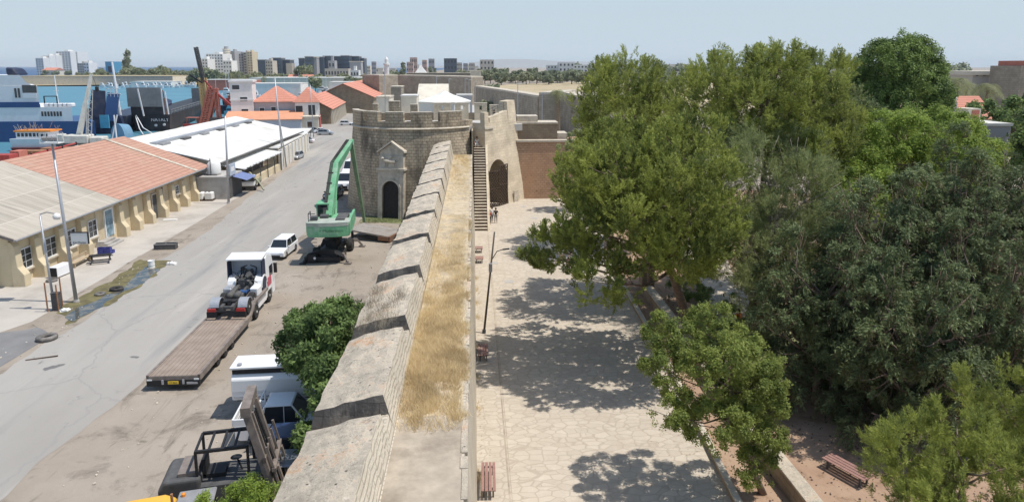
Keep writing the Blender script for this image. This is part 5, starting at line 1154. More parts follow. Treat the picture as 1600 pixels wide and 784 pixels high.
# --- low loader truck with a cabless tractor chassis on its bed
XL, XR = -18.05, -15.1; tx = (XL+XR)/2
tk = thing('car_transporter', 'white tractor unit with a long empty plank-decked low trailer', 'truck', (tx, 36, 0), R(.6))
hw = 1.42
m = MB(); m.box(-hw,hw,0,9.2,.72,.86); m.build('deck', m_courses('deck_planks', (.27,.21,.165), (.36,.29,.235), .24, 0, (.18,.15,.13), .55, .82), tk)
m = MB(); m.box(-hw-.02,-hw+.12,0,9.2,.55,.9); m.box(hw-.12,hw+.02,0,9.2,.55,.9); m.box(-hw+.12,hw-.12,-.04,.1,.5,.84); m.build('side_rail', M['steel_brown'], tk)
m = MB(); m.add([(-hw,9.2,.72),(hw,9.2,.72),(hw,10.3,1.3),(-hw,10.3,1.3),(-hw,9.2,.88),(hw,9.2,.88),(hw,10.3,1.46),(-hw,10.3,1.46)], [(0,3,2,1),(4,5,6,7),(0,1,5,4),(1,2,6,5),(2,3,7,6),(3,0,4,7)])
m.box(-.5,.5,10.3,13.1,1.2,1.42); m.box(-hw,-hw+.45,10.3,13.3,1.3,1.46); m.box(hw-.45,hw,10.3,13.3,1.3,1.46); m.build('gooseneck', M['steel_brown'], tk)
m = MB(); m.box(-.6,.6,.2,9.5,.45,.71); m.build('chassis_frame', M['black'], tk)
m = MB(); m.box(-hw,hw,-.06,.02,.28,.62); m.build('rear_bumper', M['black'], tk)
for s in (-1,1):
    m = MB(); m.box(s*1.25-.13,s*1.25+.13,-.09,-.06,.62,.7); m.build('rear_reflector', M['paint_white'], tk)
    m = MB(); m.box(s*.55-.05,s*.55+.05,-.12,-.06,.4,.66); m.build('lashing_bracket', M['galv'], tk)
m = MB(); m.box(-.28,.28,-.09,-.06,.4,.56); pl = m.build('number_plate', m_plain('plate_yellow', (.72,.5,.05), .5, .1, 4), tk)
text('plate_lettering', 'CT 864', .13, pl, (0,-.092,.48), (math.pi/2,0,0), 'black', .002)
m = MB(); m.box(.72,1.3,-.09,-.06,.38,.5); m.build('marker_board', M['galv'], tk)
for y in (3.1,4.35,5.6):
    for s in (-1,1): wheel(tk, s*1.18, y, .42, .3)
for s in (-1,1):
    wheel(tk, s*1.05, 10.75, .52, .5, rim_m='paint_white'); wheel(tk, s*1.05, 14.3, .52, .32, rim_m='paint_white')
m = MB(); m.box(-.45,.45,9.8,15.2,.7,1.0); m.build('chassis', M['black'], tk)
for s in (-1,1):
    m = MB(); m.box(s*.98-.24,s*.98+.24,11.5,13.5,.45,1.1); m.build('side_skirt', M['car_white'], tk, bevel=.06)
# cab
m = MB(); m.prism([(13.35,.55),(13.35,1.15),(13.5,1.5),(13.5,3.55),(14.0,3.85),(15.2,3.45),(15.62,2.4),(15.68,1.2),(15.66,.45),(15.0,.4),(14.95,.95),(13.75,.95),(13.6,.55)], -1.24, 1.24, 'YZ'); m.build('cab', M['car_white'], tk, bevel=.08, seg=2)
m = MB(); m.prism([(15.28,3.2),(15.66,2.2),(15.7,2.2),(15.33,3.22)], -1.05,1.05,'YZ'); m.build('windscreen', M['glass'], tk)
for s in (-1,1):
    m = MB(); m.box(s*1.245-.01,s*1.245+.01,14.35,15.15,1.95,2.75); m.build('side_window', M['glass'], tk)
    m = MB(); m.box(s*1.26-.015,s*1.26+.015,13.72,14.7,1.35,2.0); m.build('red_emblem', m_plain('door_emblem_red', (.5,.1,.13), .5, .15, 3), tk)
    m = MB(); m.box(s*1.45-.12,s*1.45+.12,15.2,15.32,2.0,2.75); m.bar((s*1.22,15.2,2.7),(s*1.45,15.26,2.7),.04,.04); m.build('mirror', M['black'], tk)
m = MB()
for s in (-1,1):                                            # tall side fairings behind the cab
    m.add([(s*1.24,12.6,1.3),(s*1.24,13.5,1.3),(s*1.24,13.5,3.6),(s*1.24,12.75,3.6),(s*1.16,12.6,1.3),(s*1.16,13.5,1.3),(s*1.16,13.5,3.6),(s*1.16,12.75,3.6)], [(0,1,2,3),(7,6,5,4),(0,4,5,1),(1,5,6,2),(2,6,7,3),(3,7,4,0)])
m.build('side_fairing', M['ship_navy'], tk)
m = MB(); m.prism([(12.6,3.72),(13.5,3.82),(14.0,3.9),(14.0,3.96),(12.6,3.8)], -1.26,1.26,'YZ'); m.build('roof_spoiler', M['car_white'], tk)
m = MB(); m.box(-1.1,1.1,13.47,13.5,2.5,3.5); m.build('rear_cab_panel', M['bluegrey'], tk)
# carried tractor chassis
tc = thing('truck_chassis', 'stripped white truck chassis without a cab riding on the trailer behind the transporter cab', 'truck', (tx-.02, 44.4, .87), R(.6))
mm = MB(); mm.add([(x,y,.62+y*.09+z) for y in (0,5.9) for x,z in ((-.45,0),(-.25,0),(-.25,.26),(-.45,.26))], [(0,1,5,4),(1,2,6,5),(2,3,7,6),(3,0,4,7),(3,2,1,0),(4,5,6,7)])
mm.add([(-x,y,.62+y*.09+z) for y in (0,5.9) for x,z in ((-.45,0),(-.25,0),(-.25,.26),(-.45,.26))], [(0,1,5,4),(1,2,6,5),(2,3,7,6),(3,0,4,7),(3,2,1,0),(4,5,6,7)])
for y in (.1,1.6,3.2,4.8): mm.box(-.25,.25,y,y+.14,.66+y*.09,.84+y*.09)
mm.build('chassis_frame', M['darkgrey'], tc)
def twheel(x, y, z, r, w_): o = wheel(tc, x, y, r, w_, rim_m='rim'); o.location = (x, y, z + r); return o
for s in (-1,1):
    twheel(s*.95,.95,.02,.52,.5); twheel(s*.95,4.6,.38,.52,.34)
    twheel(s*.95,2.35,.15,.46,.34)
    V = []; m = MB(); n = 9                                   # mudguards
    for i in range(n+1):
        a = math.radians(15 + 150*i/n)
        for r in (.62,.66):
            for xx in (s*.62,s*1.24): V.append((xx, .95+r*math.cos(a), .55+r*math.sin(a)))
    m.add(V, [(4*i+j, 4*i+k, 4*i+4+k, 4*i+4+j) for i in range(n) for j, k in ((0,1),(2,3),(0,2),(1,3))]); m.build('mudguard', M['galv'], tc)
    m = MB(); m.box(s*.95-.28,s*.95+.28,-.12,-.02,.58,.78); m.build('taillight', M['red_lamp'], tc)
    m = MB(); m.box(s*.95-.33,s*.95+.33,-.1,.0,.16,.56); m.build('mudflap', M['black'], tc)
    V = []; m = MB()
    for i in range(n+1):
        a = math.radians(-5 + 190*i/n)
        for r in (.6,.72):
            for xx in (s*.66,s*1.22): V.append((xx, 4.6+r*math.cos(a), .95+r*math.sin(a)))
    m.add(V, [(4*i+j, 4*i+k, 4*i+4+k, 4*i+4+j) for i in range(n) for j, k in ((0,1),(2,3),(0,2),(1,3))]); m.build('front_wing', M['car_white'], tc)
    m = MB(); m.box(s*.92-.3,s*.92+.3,2.9,3.85,.55,1.2); m.build('fuel_tank', M['car_white' if s > 0 else 'galv'], tc, bevel=.08)
m = MB(); m.box(-1.15,1.15,-.08,.05,.5,.62); m.build('rear_crossbar', M['black'], tc)
for s in (-1,1): m = MB(); m.lathe((s*.22,1.6,1.15),[(.02,-.35),(.2,-.33),(.22,-.2),(.22,.2),(.2,.33),(.02,.35)],14,axis='Y'); m.build('air_tank', M['darkgrey'], tc, smooth=True)
m = MB(); m.box(-.42,.42,.55,1.1,.95,1.06); m.box(-.12,.12,.5,.75,.98,1.12); m.build('fifth_wheel', M['black'], tc)
m = MB(); rr = random.Random(5); m.box(-.38,.38,3.7,5.2,1.0,1.55); 
for _ in range(26):
    c = Vector((rr.uniform(-.55,.55), rr.uniform(3.2,5.4), rr.uniform(1.2,2.0))); m.obox(c, (rr.uniform(.1,.4),rr.uniform(.1,.4),rr.uniform(.08,.3)), (rr.uniform(0,1),rr.uniform(0,1),rr.uniform(0,3)))
for _ in range(22):
    a = Vector((rr.uniform(-.7,.7), rr.uniform(2.6,5.5), rr.uniform(1.0,1.9))); b_ = a + Vector((rr.uniform(-.6,.6),rr.uniform(-.7,.7),rr.uniform(-.3,.5))); m.tube([a,(a+b_)/2+Vector((0,0,.15)),b_],.03,5)
m.build('engine', M['darkgrey'], tc); m = MB()
for s in (-1,1): m.tube([(s*.5,4.9,1.4),(s*.55,5.0,2.1),(s*.1,5.1,2.25)],.045)
m.build('steering_linkage', M['black'], tc); m = MB(); m.box(.05,.6,2.3,2.9,1.0,1.12); m.build('battery_cover', M['ship_blue'], tc)

# --- green material handler
ex = thing('material_handler', 'faded green wheeled excavator with its long boom raised over the yard', 'excavator', (-13.3, 63.2, 0), R(-3))
for x in (-1.15,1.15):
    for y in (-1.6,1.6): wheel(ex, x, y, .6, .55, rim_m='darkgrey')
m = MB(); m.box(-.75,.75,-2.2,2.2,.55,1.1); m.box(-.5,.5,-1,1,1.1,1.55); m.lathe((0,0,1.55),[(.8,0),(.8,.8),(1.0,.85),(1.0,1.05)],20); m.build('undercarriage', M['black'], ex)
for sx in (-1,1):
    for sy in (-1,1):
        m = MB(); m.bar((sx*.7,sy*2.1,.9),(sx*1.6,sy*2.7,.75),.25,.3); m.bar((sx*1.6,sy*2.7,.8),(sx*2.0,sy*3.0,.15),.16,.16); m.obox((sx*2.0,sy*3.0,.07),(.6,.5,.1)); m.build('outrigger', M['steel_brown' if sx > 0 else 'black'], ex)
m = MB(); m.box(-1.6,-.9,-2.9,-2.2,.1,.8); m.box(-2.0,1.2,-2.75,-2.35,.12,.55); m.build('dozer_blade', M['black'], ex)
m = MB(); m.lathe((-1.0,-2.92,.5),[(.02,-.01),(.12,-.01),(.12,.01),(.02,.01)],12,axis='Y'); m.build('hub_cap', M['paint_white'], ex)
for i in range(5): m = MB(); m.box(-1.65,-1.2,-1.25,-1.2,.6+i*.3,.65+i*.3); m.build('ladder_rung', M['black'], ex)
# upper structure turned a little
up = Matrix.Translation((0,0,.85)) @ Matrix.Rotation(R(7), 4, 'Z')
def U(pts): return [up @ Vector(p) for p in pts]
def ubox(m, x0,x1,y0,y1,z0,z1,mi=0): m.add(U([(x0,y0,z0),(x1,y0,z0),(x1,y1,z0),(x0,y1,z0),(x0,y0,z1),(x1,y0,z1),(x1,y1,z1),(x0,y1,z1)]), [(0,3,2,1),(4,5,6,7),(0,1,5,4),(1,2,6,5),(2,3,7,6),(3,0,4,7)], mi)
m = MB(); pts = [(-1.9,-3.1),(-1.75,-3.4),(-.8,-3.62),(.8,-3.62),(1.75,-3.4),(1.9,-3.1),(1.9,-1.6),(-1.9,-1.6)]
V = U([(x*.97,y,1.75) for x,y in pts] + [(x,y,2.05) for x,y in pts] + [(x,y,2.95) for x,y in pts] + [(x*.97,y+.06,3.02) for x,y in pts]); k = 8
m.add(V, [(j*k+i, j*k+(i+1) % k, (j+1)*k+(i+1) % k, (j+1)*k+i) for j in range(3) for i in range(k)] + [tuple(range(k)), tuple(range(3*k,4*k))]); m.build('counterweight', M['green'], ex, bevel=.05)
m = MB(); V = U([(x*1.006,y*1.004,2.72) for x,y in pts] + [(x*1.004,y*1.003,3.05) for x,y in pts]); m.add(V, [(i,(i+1) % k,k+(i+1) % k,k+i) for i in range(k)] + [tuple(range(k,2*k))]); m.build('counterweight_cap', m_plain('dusty_green_grey', (.36,.4,.34), .7, .15, 2, dirt=(.5,.47,.4), damt=.7), ex)
lt = text('side_lettering', '• Müllerman', .42, ex, up @ Vector((.35,-3.66,2.33)), (math.pi/2,0,R(7)), 'green_dark', .01)
m = MB(); ubox(m,-1.45,1.6,-1.6,1.9,1.78,2.75); m.build('engine_deck', M['green'], ex, bevel=.05)
m = MB(); ubox(m,.5,1.5,-1.5,.6,2.76,3.05); ubox(m,.6,1.4,-2.6,-1.9,3.05,3.18); m.build('engine_grille', M['darkgrey'], ex)
m = MB(); ubox(m,-1.4,-.4,.4,1.9,2.76,3.0); m.build('cab_base', M['black'], ex)
cbm = MB(); 
cab_c = [(-1.45,.5),(-.45,.5),(-.45,2.1),(-1.45,2.1)]
for x,y in cab_c: cbm.bar(up @ Vector((x,y,2.9)), up @ Vector((x,y,3.9)),.1,.1)
ubox(cbm,-1.52,-.38,.42,2.2,3.9,4.0); cbm.build('cab_frame', M['green'], ex); m = MB(); ubox(m,-1.4,-.5,.55,2.05,2.98,3.88); m.build('cab_glass', M['glass'], ex)
m = MB()
for y in (-2.9,-1.7): m.bar(up @ Vector((-1.7,y,3.0)), up @ Vector((-1.7,y,3.75)),.05,.05)
m.bar(up @ Vector((-1.7,-2.9,3.75)), up @ Vector((-1.7,-1.7,3.75)),.05,.05); m.bar(up @ Vector((-1.7,-2.9,3.75)), up @ Vector((-1.1,-2.9,3.75)),.05,.05); m.build('handrail', M['black'], ex)
m = MB(); ubox(m,-1.6,-1.0,-2.6,-1.9,3.05,3.4); ubox(m,-.9,-.2,-1.7,-.9,2.76,3.3); m.build('air_filter', M['darkgrey'], ex)
m = MB(); m.add(U([(1.9,-3.3,1.9),(2.0,-1.2,2.0),(2.0,1.0,2.3),(2.0,1.0,3.3),(2.0,-1.2,3.3),(1.9,-3.3,2.95),(1.75,-3.3,1.9),(1.8,-1.2,2.0),(1.8,1.0,2.3),(1.8,1.0,3.3),(1.8,-1.2,3.3),(1.75,-3.3,2.95)]), [(0,1,4,5),(1,2,3,4),(11,10,7,6),(10,9,8,7),(0,6,7,1),(1,7,8,2),(2,8,9,3),(3,9,10,4),(4,10,11,5),(5,11,6,0)]); m.build('side_panel', M['green'], ex)
# boom and stick
iv = (Matrix.Translation(Vector((-13.3,63.2,0))) @ Matrix.Rotation(R(-3),4,'Z')).inverted()
bA, bB, bC = iv @ Vector((-13.8,63.6,3.5)), iv @ Vector((-13.7,67.6,7.9)), iv @ Vector((-12.6,70.0,9.9)); bD = iv @ Vector((-12.0,73.2,.9))
def taper(m, a, b_, w0, h0, w1, h1):
    d = (b_-a).normalized(); side = Vector((1,.05,0)); side = (side - d*side.dot(d)).normalized(); upv = side.cross(d)
    V = []
    for p, w_, h_ in ((a,w0,h0),(b_,w1,h1)):
        for i, j in ((-1,-1),(1,-1),(1,1),(-1,1)): V.append(p + side*i*w_/2 + upv*j*h_/2)
    m.add(V, [(0,1,2,3),(7,6,5,4),(0,4,5,1),(1,5,6,2),(2,6,7,3),(3,7,4,0)])
m = MB(); taper(m, bA, bB, .8,.9,.72,1.05); taper(m, bB-(bB-bA).normalized()*.05, bC, .72,1.05,.55,.55); m.build('boom', M['green'], ex, bevel=.03)
m = MB(); taper(m, bC + Vector((.05,0,.25)), bD, .42,.55,.28,.35); m.build('stick', m_plain('dull_green', (.17,.25,.14), .7, .15, 1.5, dirt=(.1,.11,.08)), ex, bevel=.02)
m = MB(); m.lathe(bC, [(.02,-.32),(.3,-.32),(.3,.32),(.02,.32)], 14, axis='X'); m.build('boom_pivot', M['green'], ex)
for s in (-1,1):
    m = MB(); a = bA + Vector((s*.42,1.0,-.3)); b_ = bA.lerp(bB,.6) + Vector((s*.38,0,-.1)); m.cyl(a, a.lerp(b_,.55), .14, n=10); m.cyl(a.lerp(b_,.5), b_, .07, n=8); m.build('boom_cylinder', M['green'], ex)
m = MB()
for q in range(3):
    off = Vector((-.3+.1*q,-.35,.3)); m.tube([bA+off+Vector((0,-.2,.1)), bA.lerp(bB,.4)+off*1.25, bB+off*1.2, bC+off, bC+Vector((-.1,.4,.1))], .045, 5)
m.build('hose', M['black'], ex)
for t in (.2,.4,.6,.8): m = MB(); c = bA.lerp(bB,t)+Vector((-.2,-.4,.32)); m.obox(c,(.5,.14,.12)); m.build('hose_clamp', M['darkgrey'], ex)
# weathered ramp standing behind it
rp = thing('loading_ramp', 'weathered timber-topped steel ramp with a rusty end beside the excavator', 'ramp', (-10.0, 69.5, 0), R(-20))
m = MB(); m.add([(-2.6,-1.6,.95),(1.9,-1.6,.5),(1.9,1.6,.5),(-2.6,1.6,.95),(-2.6,-1.6,1.1),(1.9,-1.6,.65),(1.9,1.6,.65),(-2.6,1.6,1.1)], [(0,3,2,1),(4,5,6,7),(0,1,5,4),(1,2,6,5),(2,3,7,6),(3,0,4,7)]); m.build('deck', m_courses('ramp_planks', (.26,.23,.2), (.36,.33,.3), .3, 1, (.2,.16,.12), .5, .85), rp)
m = MB(); m.box(1.9,2.1,-1.6,1.6,.1,.64); m.box(.8,1.9,-1.68,-1.61,.2,.62); m.build('orange_end', M['rust'], rp)
for y in (-1.4,1.2): m = MB(); m.box(-2.4,1.8,y,y+.2,.3,.5); m.bar((-2.3,y+.1,0),(-2.3,y+.1,.95),.2,.2); m.bar((1.2,y+.1,0),(1.2,y+.1,.5),.2,.2); m.build('beam', M['black'], rp)

# --- big white truck body, pickup, navy car, forklift, yellow machine at the bottom left
bt_ = thing('box_truck', 'white ribbed box truck parked side-on under the fig tree', 'truck', (-9.7, 33.9, 0), R(-87))
m = MB(); m.prism([(-1.15,1.0),(1.15,1.0),(1.22,1.5),(1.22,2.1),(1.0,2.35),(-1.0,2.35),(-1.22,2.1),(-1.22,1.5)], -2.6, 1.6, 'XZ'); m.build('cargo_body', M['car_white'], bt_, bevel=.04)
m = MB(); m.box(-.35,1.15,-2.65,1.5,2.62,2.75); m.build('roof_hatch', M['car_white'], bt_, bevel=.03); m = MB(); m.box(-.25,1.05,-2.55,1.4,2.36,2.61); m.build('hatch_gap', M['black'], bt_)
m = MB(); m.box(-.4,.4,-2.6,3.6,.6,.98); m.build('chassis', M['black'], bt_)
for s in (-1,1):
    for y in (-1.6,2.6): wheel(bt_, s*.92, y, .45, .3)
m = MB(); m.prism([(1.8,.7),(1.8,2.3),(3.2,2.3),(3.7,1.6),(3.85,.7)], -1.1,1.1,'YZ'); m.build('cab', M['car_white'], bt_, bevel=.05)
m = MB(); m.lathe((.9,-2.2,2.75),[(.02,.0),(.12,.02),(.12,.1),(.02,.12)],10); m.build('vent_cap', M['galv'], bt_)
m = MB(); m.box(1.16,1.24,-2.5,1.5,1.18,1.24); m.build('side_rib', M['galv'], bt_)
pk = car('white pickup with an open bed parked below the fig tree', (-8.9, 31.0, 0), R(-86), 'car_white', 4.8, 1.85, 1.9, 'pickup', None, 'pickup_truck', 'pickup')
m = MB(); m.box(-.8,.8,-2.35,-1.35,1.08,1.1); m.build('bed_floor', M['darkgrey'], pk); m = MB(); m.box(-.9,.9,-2.5,-2.42,1.07,1.4); m.box(-.92,-.84,-2.42,-1.35,1.07,1.4); m.box(.84,.92,-2.42,-1.35,1.07,1.4); m.build('bed_side', M['car_white'], pk); m = MB(); m.tube([(-.85,-1.4,1.1),(-.8,-1.35,1.95),(.8,-1.35,1.95),(.85,-1.4,1.1)],.05); m.build('roll_bar', M['car_white'], pk)
car('navy blue car mostly hidden under the parapet beside the pickup', (-7.6, 28.7, 0), R(-86), 'car_navy', 4.3, 1.75, 1.6, 'hatch', None)
car('dark grey car under the parapet next to the forklift forks', (-7.3, 26.6, 0), R(-86), 'car_grey', 4.2, 1.75, 1.5, 'hatch', None)
fl = thing('forklift', 'large weathered forklift with a tall rusty double mast and forks pointing at the rampart', 'forklift', (-10.15, 25.6, 0), R(-80), scale=1.18)
FM = MB()
tl = R(-13)
def TL(p): return Matrix.Translation((0,1.75,.3)) @ Matrix.Rotation(-tl,4,'X') @ Vector(p)
for s in (-1,1):
    m = MB(); m.bar(TL((s*.72,0,0)), TL((s*.72,0,3.55)), .16,.24); m.build('outer_mast', M['steel_brown'], fl)
    m = MB(); m.bar(TL((s*.5,.06,.1)), TL((s*.5,.06,3.35)), .12,.2); m.build('inner_mast', M['steel_brown'], fl)
    m = MB(); m.cyl(TL((s*.3,.0,.1)), TL((s*.3,0,1.9)), .09); m.cyl(TL((s*.3,0,1.8)), TL((s*.3,0,3.2)), .05); m.build('lift_cylinder', M['galv'], fl)
m = MB(); m.bar(TL((-.85,.0,3.55)), TL((.85,0,3.55)), .3,.32); m.build('mast_head', M['steel_brown'], fl)
m = MB(); m.bar(TL((-.8,.05,1.7)), TL((.8,.05,1.7)), .14,.2); m.bar(TL((-.8,.05,.25)), TL((.8,.05,.25)), .14,.2); m.build('mast_crossbar', M['steel_brown'], fl)
m = MB()
for z in (.5,1.35): m.bar(TL((-.95,.3,z)), TL((.95,.3,z)), .14,.12)
for x in (-.9,-.3,.3,.9): m.bar(TL((x,.3,.4)), TL((x,.3,2.2)), .07,.07)
m.build('carriage', M['steel_brown'], fl)
m = MB(); m.tube([TL((-.15,.1,.3)),TL((-.2,.1,2)),TL((-.1,.1,3.2))],.04,5); m.tube([TL((.12,.1,.3)),TL((.1,.1,2)),TL((.12,.1,3.2))],.04,5); m.build('chain', M['black'], fl)
for s in (-1,1): m = MB(); p = TL((s*.6,.38,.35)); m.bar(p, p+Vector((0,1.9,.28)), .07,.2); m.bar(p+Vector((0,0,-.02)), TL((s*.6,.38,1.3)), .16,.07); m.build('fork', M['steel_brown'], fl)
m = MB(); m.box(-.7,.7,-1.5,1.3,.5,1.3); m.build('chassis', M['darkgrey'], fl, bevel=.06); m = MB(); m.prism([(-1.9,.5),(-1.9,1.3),(-1.7,1.6),(-.6,1.6),(-.6,.5)],-.75,.75,'YZ'); m.build('counterweight', M['darkgrey'], fl, bevel=.1, seg=3)
for s in (-1,1): wheel(fl, s*.85, 1.05, .48, .34); wheel(fl, s*.75, -1.2, .38, .28)
m = MB()
for x in (-.6,.6):
    for y in (-.7,.9): m.bar((x,y,1.3),(x,y,2.45),.08,.08)
    m.bar((x,-.7,2.45),(x,.9,2.45),.1,.1)
for y in (-.7,-.3,.1,.5,.9): m.bar((-.6,y,2.45),(.6,y,2.45),.07,.06)
m.build('overhead_guard', M['black'], fl)
m = MB(); m.box(-.3,.3,-.5,.1,1.3,1.45); m.box(-.3,.3,-.6,-.48,1.45,2.0); m.build('seat', M['black'], fl); m = MB(); m.tube([(0,.6,1.3),(0,.45,1.75)],.03); m.lathe((0,.43,1.78),[(.15,-.01),(.19,0),(.15,.01)],14); m.build('steering_wheel', M['black'], fl)
m = MB(); m.box(-.55,.55,-1.3,-.7,1.6,1.72); m.build('engine_hood', M['steel_brown'], fl)
ym = thing('yellow_loader', 'yellow machine with a rounded hood at the bottom edge left of the forklift', 'loader', (-11.6, 22.9, 0), R(-78))
m = MB(); m.prism([(-1.6,.6),(-1.6,1.5),(-1.2,1.85),(.2,1.9),(.6,1.7),(.6,.6)],-.8,.8,'YZ'); m.build('hood', M['yellow'], ym, bevel=.14, seg=3); m = MB(); m.box(-.7,.7,.6,2.1,.6,1.3); m.build('chassis', M['darkgrey'], ym)
for s in (-1,1): wheel(ym, s*.85, 1.4, .5, .35); wheel(ym, s*.85, -1.0, .5, .35)
m = MB(); m.box(-.65,.65,.7,2.0,1.9,1.98); m.build('cab_roof', M['grey'], ym, bevel=.05); m = MB(); 
for x in (-.6,.6):
    for y in (.8,1.9): m.bar((x,y,1.3),(x,y,1.9),.07,.07)
m.build('cab_post', M['black'], ym); m = MB(); m.tube([(.3,.65,1.7),(.3,.65,2.5)],.05); m.build('exhaust_pipe', M['rust'], ym); m = MB(); m.lathe((-.3,.9,1.98),[(.08,0),(.08,.1),(.02,.14)],10); m.build('beacon', M['orange'], ym)
# wreck under the awning
wk = thing('old_crane_truck', 'derelict olive lorry with a folded crane arm standing under the blue awning', 'truck', (-32.6, 100.2, 0), R(188))
M['olive'] = m_plain('olive_paint', (.3,.3,.2), .7, .2, 2, dirt=(.4,.35,.27))
m = MB(); m.box(-.9,.9,1.2,2.6,.7,2.2); m.build('cab', M['paint_white'], wk, bevel=.1); m = MB(); m.box(-.92,.92,1.5,2.62,1.4,1.95); m.build('cab_window', M['glass'], wk); m = MB(); m.box(-1,1,-2.8,1.1,.75,.95); m.box(-1,-.9,-2.8,1.1,.95,1.3); m.box(.9,1,-2.8,1.1,.95,1.3); m.build('bed', M['olive'], wk)
for s in (-1,1): wheel(wk, s*.85, 1.9, .45, .3); wheel(wk, s*.85, -1.7, .45, .3)
m = MB(); m.bar((0,.9,1),(0,.6,2.4),.25,.25); m.bar((0,.6,2.4),(-1.6,2.2,1.0),.2,.2); m.bar((-1.6,2.2,1.0),(-2.3,3.6,.3),.18,.2); m.build('crane_arm', M['olive'], wk)
m = MB(); rr = random.Random(12)
for _ in range(9): a = Vector((rr.uniform(-.8,.8),rr.uniform(-2.6,.6),rr.uniform(1,1.4))); m.bar(a, a+Vector((rr.uniform(-.6,.6),rr.uniform(-1.2,1.2),rr.uniform(-.1,.4))), .08,.06)
m.build('scrap_load', M['wood_pale'], wk)
# ------------------------------------------------------------------ people
def person(label, loc, rz=0, h=1.72, top='cloth_white', legs='cloth_blue', pose='stand', group=None, hair='hair', skirt=False, extra_arm=False):
    o = thing('person', label, 'person', loc, rz, group); s = h/1.72
    st_ = {'stand': (.0,.0), 'walk': (.22,-.22), 'sit': (0,0)}[pose]
    if pose == 'sit':
        hip = Vector((0,0,.5)); J = dict(pel=hip, chest=Vector((0,.02,.86)), neck=Vector((0,.03,1.04)), head=Vector((0,.06,1.2)),
            hl=Vector((-.1,0,.48)), hr=Vector((.1,0,.48)), kl=Vector((-.14,.42,.5)), kr=Vector((.14,.42,.5)), fl=Vector((-.14,.45,.08)), fr=Vector((.14,.45,.08)))
    else:
        J = dict(pel=Vector((0,0,.92)), chest=Vector((0,0,1.28)), neck=Vector((0,0,1.47)), head=Vector((0,.02,1.62)),
            hl=Vector((-.1,0,.88)), hr=Vector((.1,0,.88)), kl=Vector((-.11,st_[0]*.7+.03,.48)), kr=Vector((.11,st_[1]*.6+.03,.48)), fl=Vector((-.12,st_[0],.08)), fr=Vector((.12,st_[1]*1.2,.08)))
    c = J['chest']; sl, sr = c+Vector((-.19,0,.12)), c+Vector((.19,0,.12))
    a = .5 if pose == 'sit' else 0
    el, er = sl+Vector((-.07,.02+a*.2-st_[0]*.3,-.28)), sr+Vector((.07,.02+a*.2+st_[0]*.3,-.28)); wl, wr_ = el+Vector((.02,.1+a*.3,-.23+a*.2)), er+Vector((-.02,.1+a*.3,-.23+a*.2))
    if extra_arm: er = sr+Vector((.1,.18,-.2)); wr_ = er+Vector((-.05,.2,.1))
    def skin(name, chain, mat, lvl=2):
        me = bpy.data.meshes.new(name); vs_ = []; es = []; rs = []
        idx = {}
        for (k, p, r, par) in chain:
            idx[k] = len(vs_); vs_.append(p*s); rs.append(r*s)
            if par is not None: es.append((idx[par], idx[k]))
        me.from_pydata(vs_, es, []); ob = bpy.data.objects.new(name, me); col.objects.link(ob)
        md = ob.modifiers.new('skin', 'SKIN'); sb_ = ob.modifiers.new('sub', 'SUBSURF'); sb_.levels = 1; sb_.render_levels = 1
        if not me.skin_vertices: me.skin_vertices.new()
        for i, r in enumerate(rs): me.skin_vertices[0].data[i].radius = (r, r*.85)
        me.skin_vertices[0].data[0].use_root = True
        dg = bpy.context.evaluated_depsgraph_get(); m2 = bpy.data.meshes.new_from_object(ob.evaluated_get(dg)); bpy.data.objects.remove(ob)
        m2.materials.clear(); m2.materials.append(M[mat]); m2.polygons.foreach_set('use_smooth', [True]*len(m2.polygons))
        o2 = bpy.data.objects.new(name, m2); col.objects.link(o2); o2.parent = o; return o2
    V3 = Vector
    skin('body', [('pel',J['pel'],.13,None),('mid',J['pel'].lerp(c,.5),.12,'pel'),('ch',c,.15,'mid'),('nk',J['neck'],.055,'ch'),('hd',J['head'],.095,'nk'),('ht',J['head']+V3((0,0,.1)),.07,'hd'),('ns',J['head']+V3((0,.1,-.01)),.02,'hd'),
        ('sl',sl,.06,'ch'),('el',el,.042,'sl'),('wl',wl,.03,'el'),('pl',wl+V3((0,.03,-.07)),.038,'wl'),('l1',wl+V3((.01,.05,-.16)),.014,'pl'),
        ('sr',sr,.06,'ch'),('er',er,.042,'sr'),('wr',wr_,.03,'er'),('pr',wr_+V3((0,.03,-.07)),.038,'wr'),('r1',wr_+V3((-.01,.05,-.16)),.014,'pr'),
        ('hl',J['hl'],.095,'pel'),('kl',J['kl'],.06,'hl'),('fl',J['fl'],.04,'kl'),('tl',J['fl']+V3((0,.16,-.045)),.035,'fl'),
        ('hr',J['hr'],.095,'pel'),('kr',J['kr'],.06,'hr'),('fr',J['fr'],.04,'kr'),('tr',J['fr']+V3((0,.16,-.045)),.035,'fr')], 'skin')
    skin('shirt', [('pel',J['pel']+V3((0,0,.02)),.145,None),('mid',J['pel'].lerp(c,.5),.14,'pel'),('ch',c,.17,'mid'),('nk',J['neck']-V3((0,0,.05)),.08,'ch'),
        ('sl',sl,.078,'ch'),('el',sl.lerp(el,.8),.06,'sl'),('sr',sr,.078,'ch'),('er',sr.lerp(er,.8),.06,'sr')], top)
    if skirt: skin('dress_skirt', [('a',J['pel'],.15,None),('b',J['pel']+V3((0,.02,-.25)),.2,'a'),('c',J['pel']+V3((0,.03,-.5)),.24,'b')], top)
    else: skin('trousers', [('pel',J['pel']-V3((0,0,.01)),.145,None),('hl',J['hl'],.11,'pel'),('kl',J['kl'],.08,'hl'),('al',J['kl'].lerp(J['fl'],.85),.06,'kl'),('hr',J['hr'],.11,'pel'),('kr',J['kr'],.08,'hr'),('ar',J['kr'].lerp(J['fr'],.85),.06,'kr')], legs)
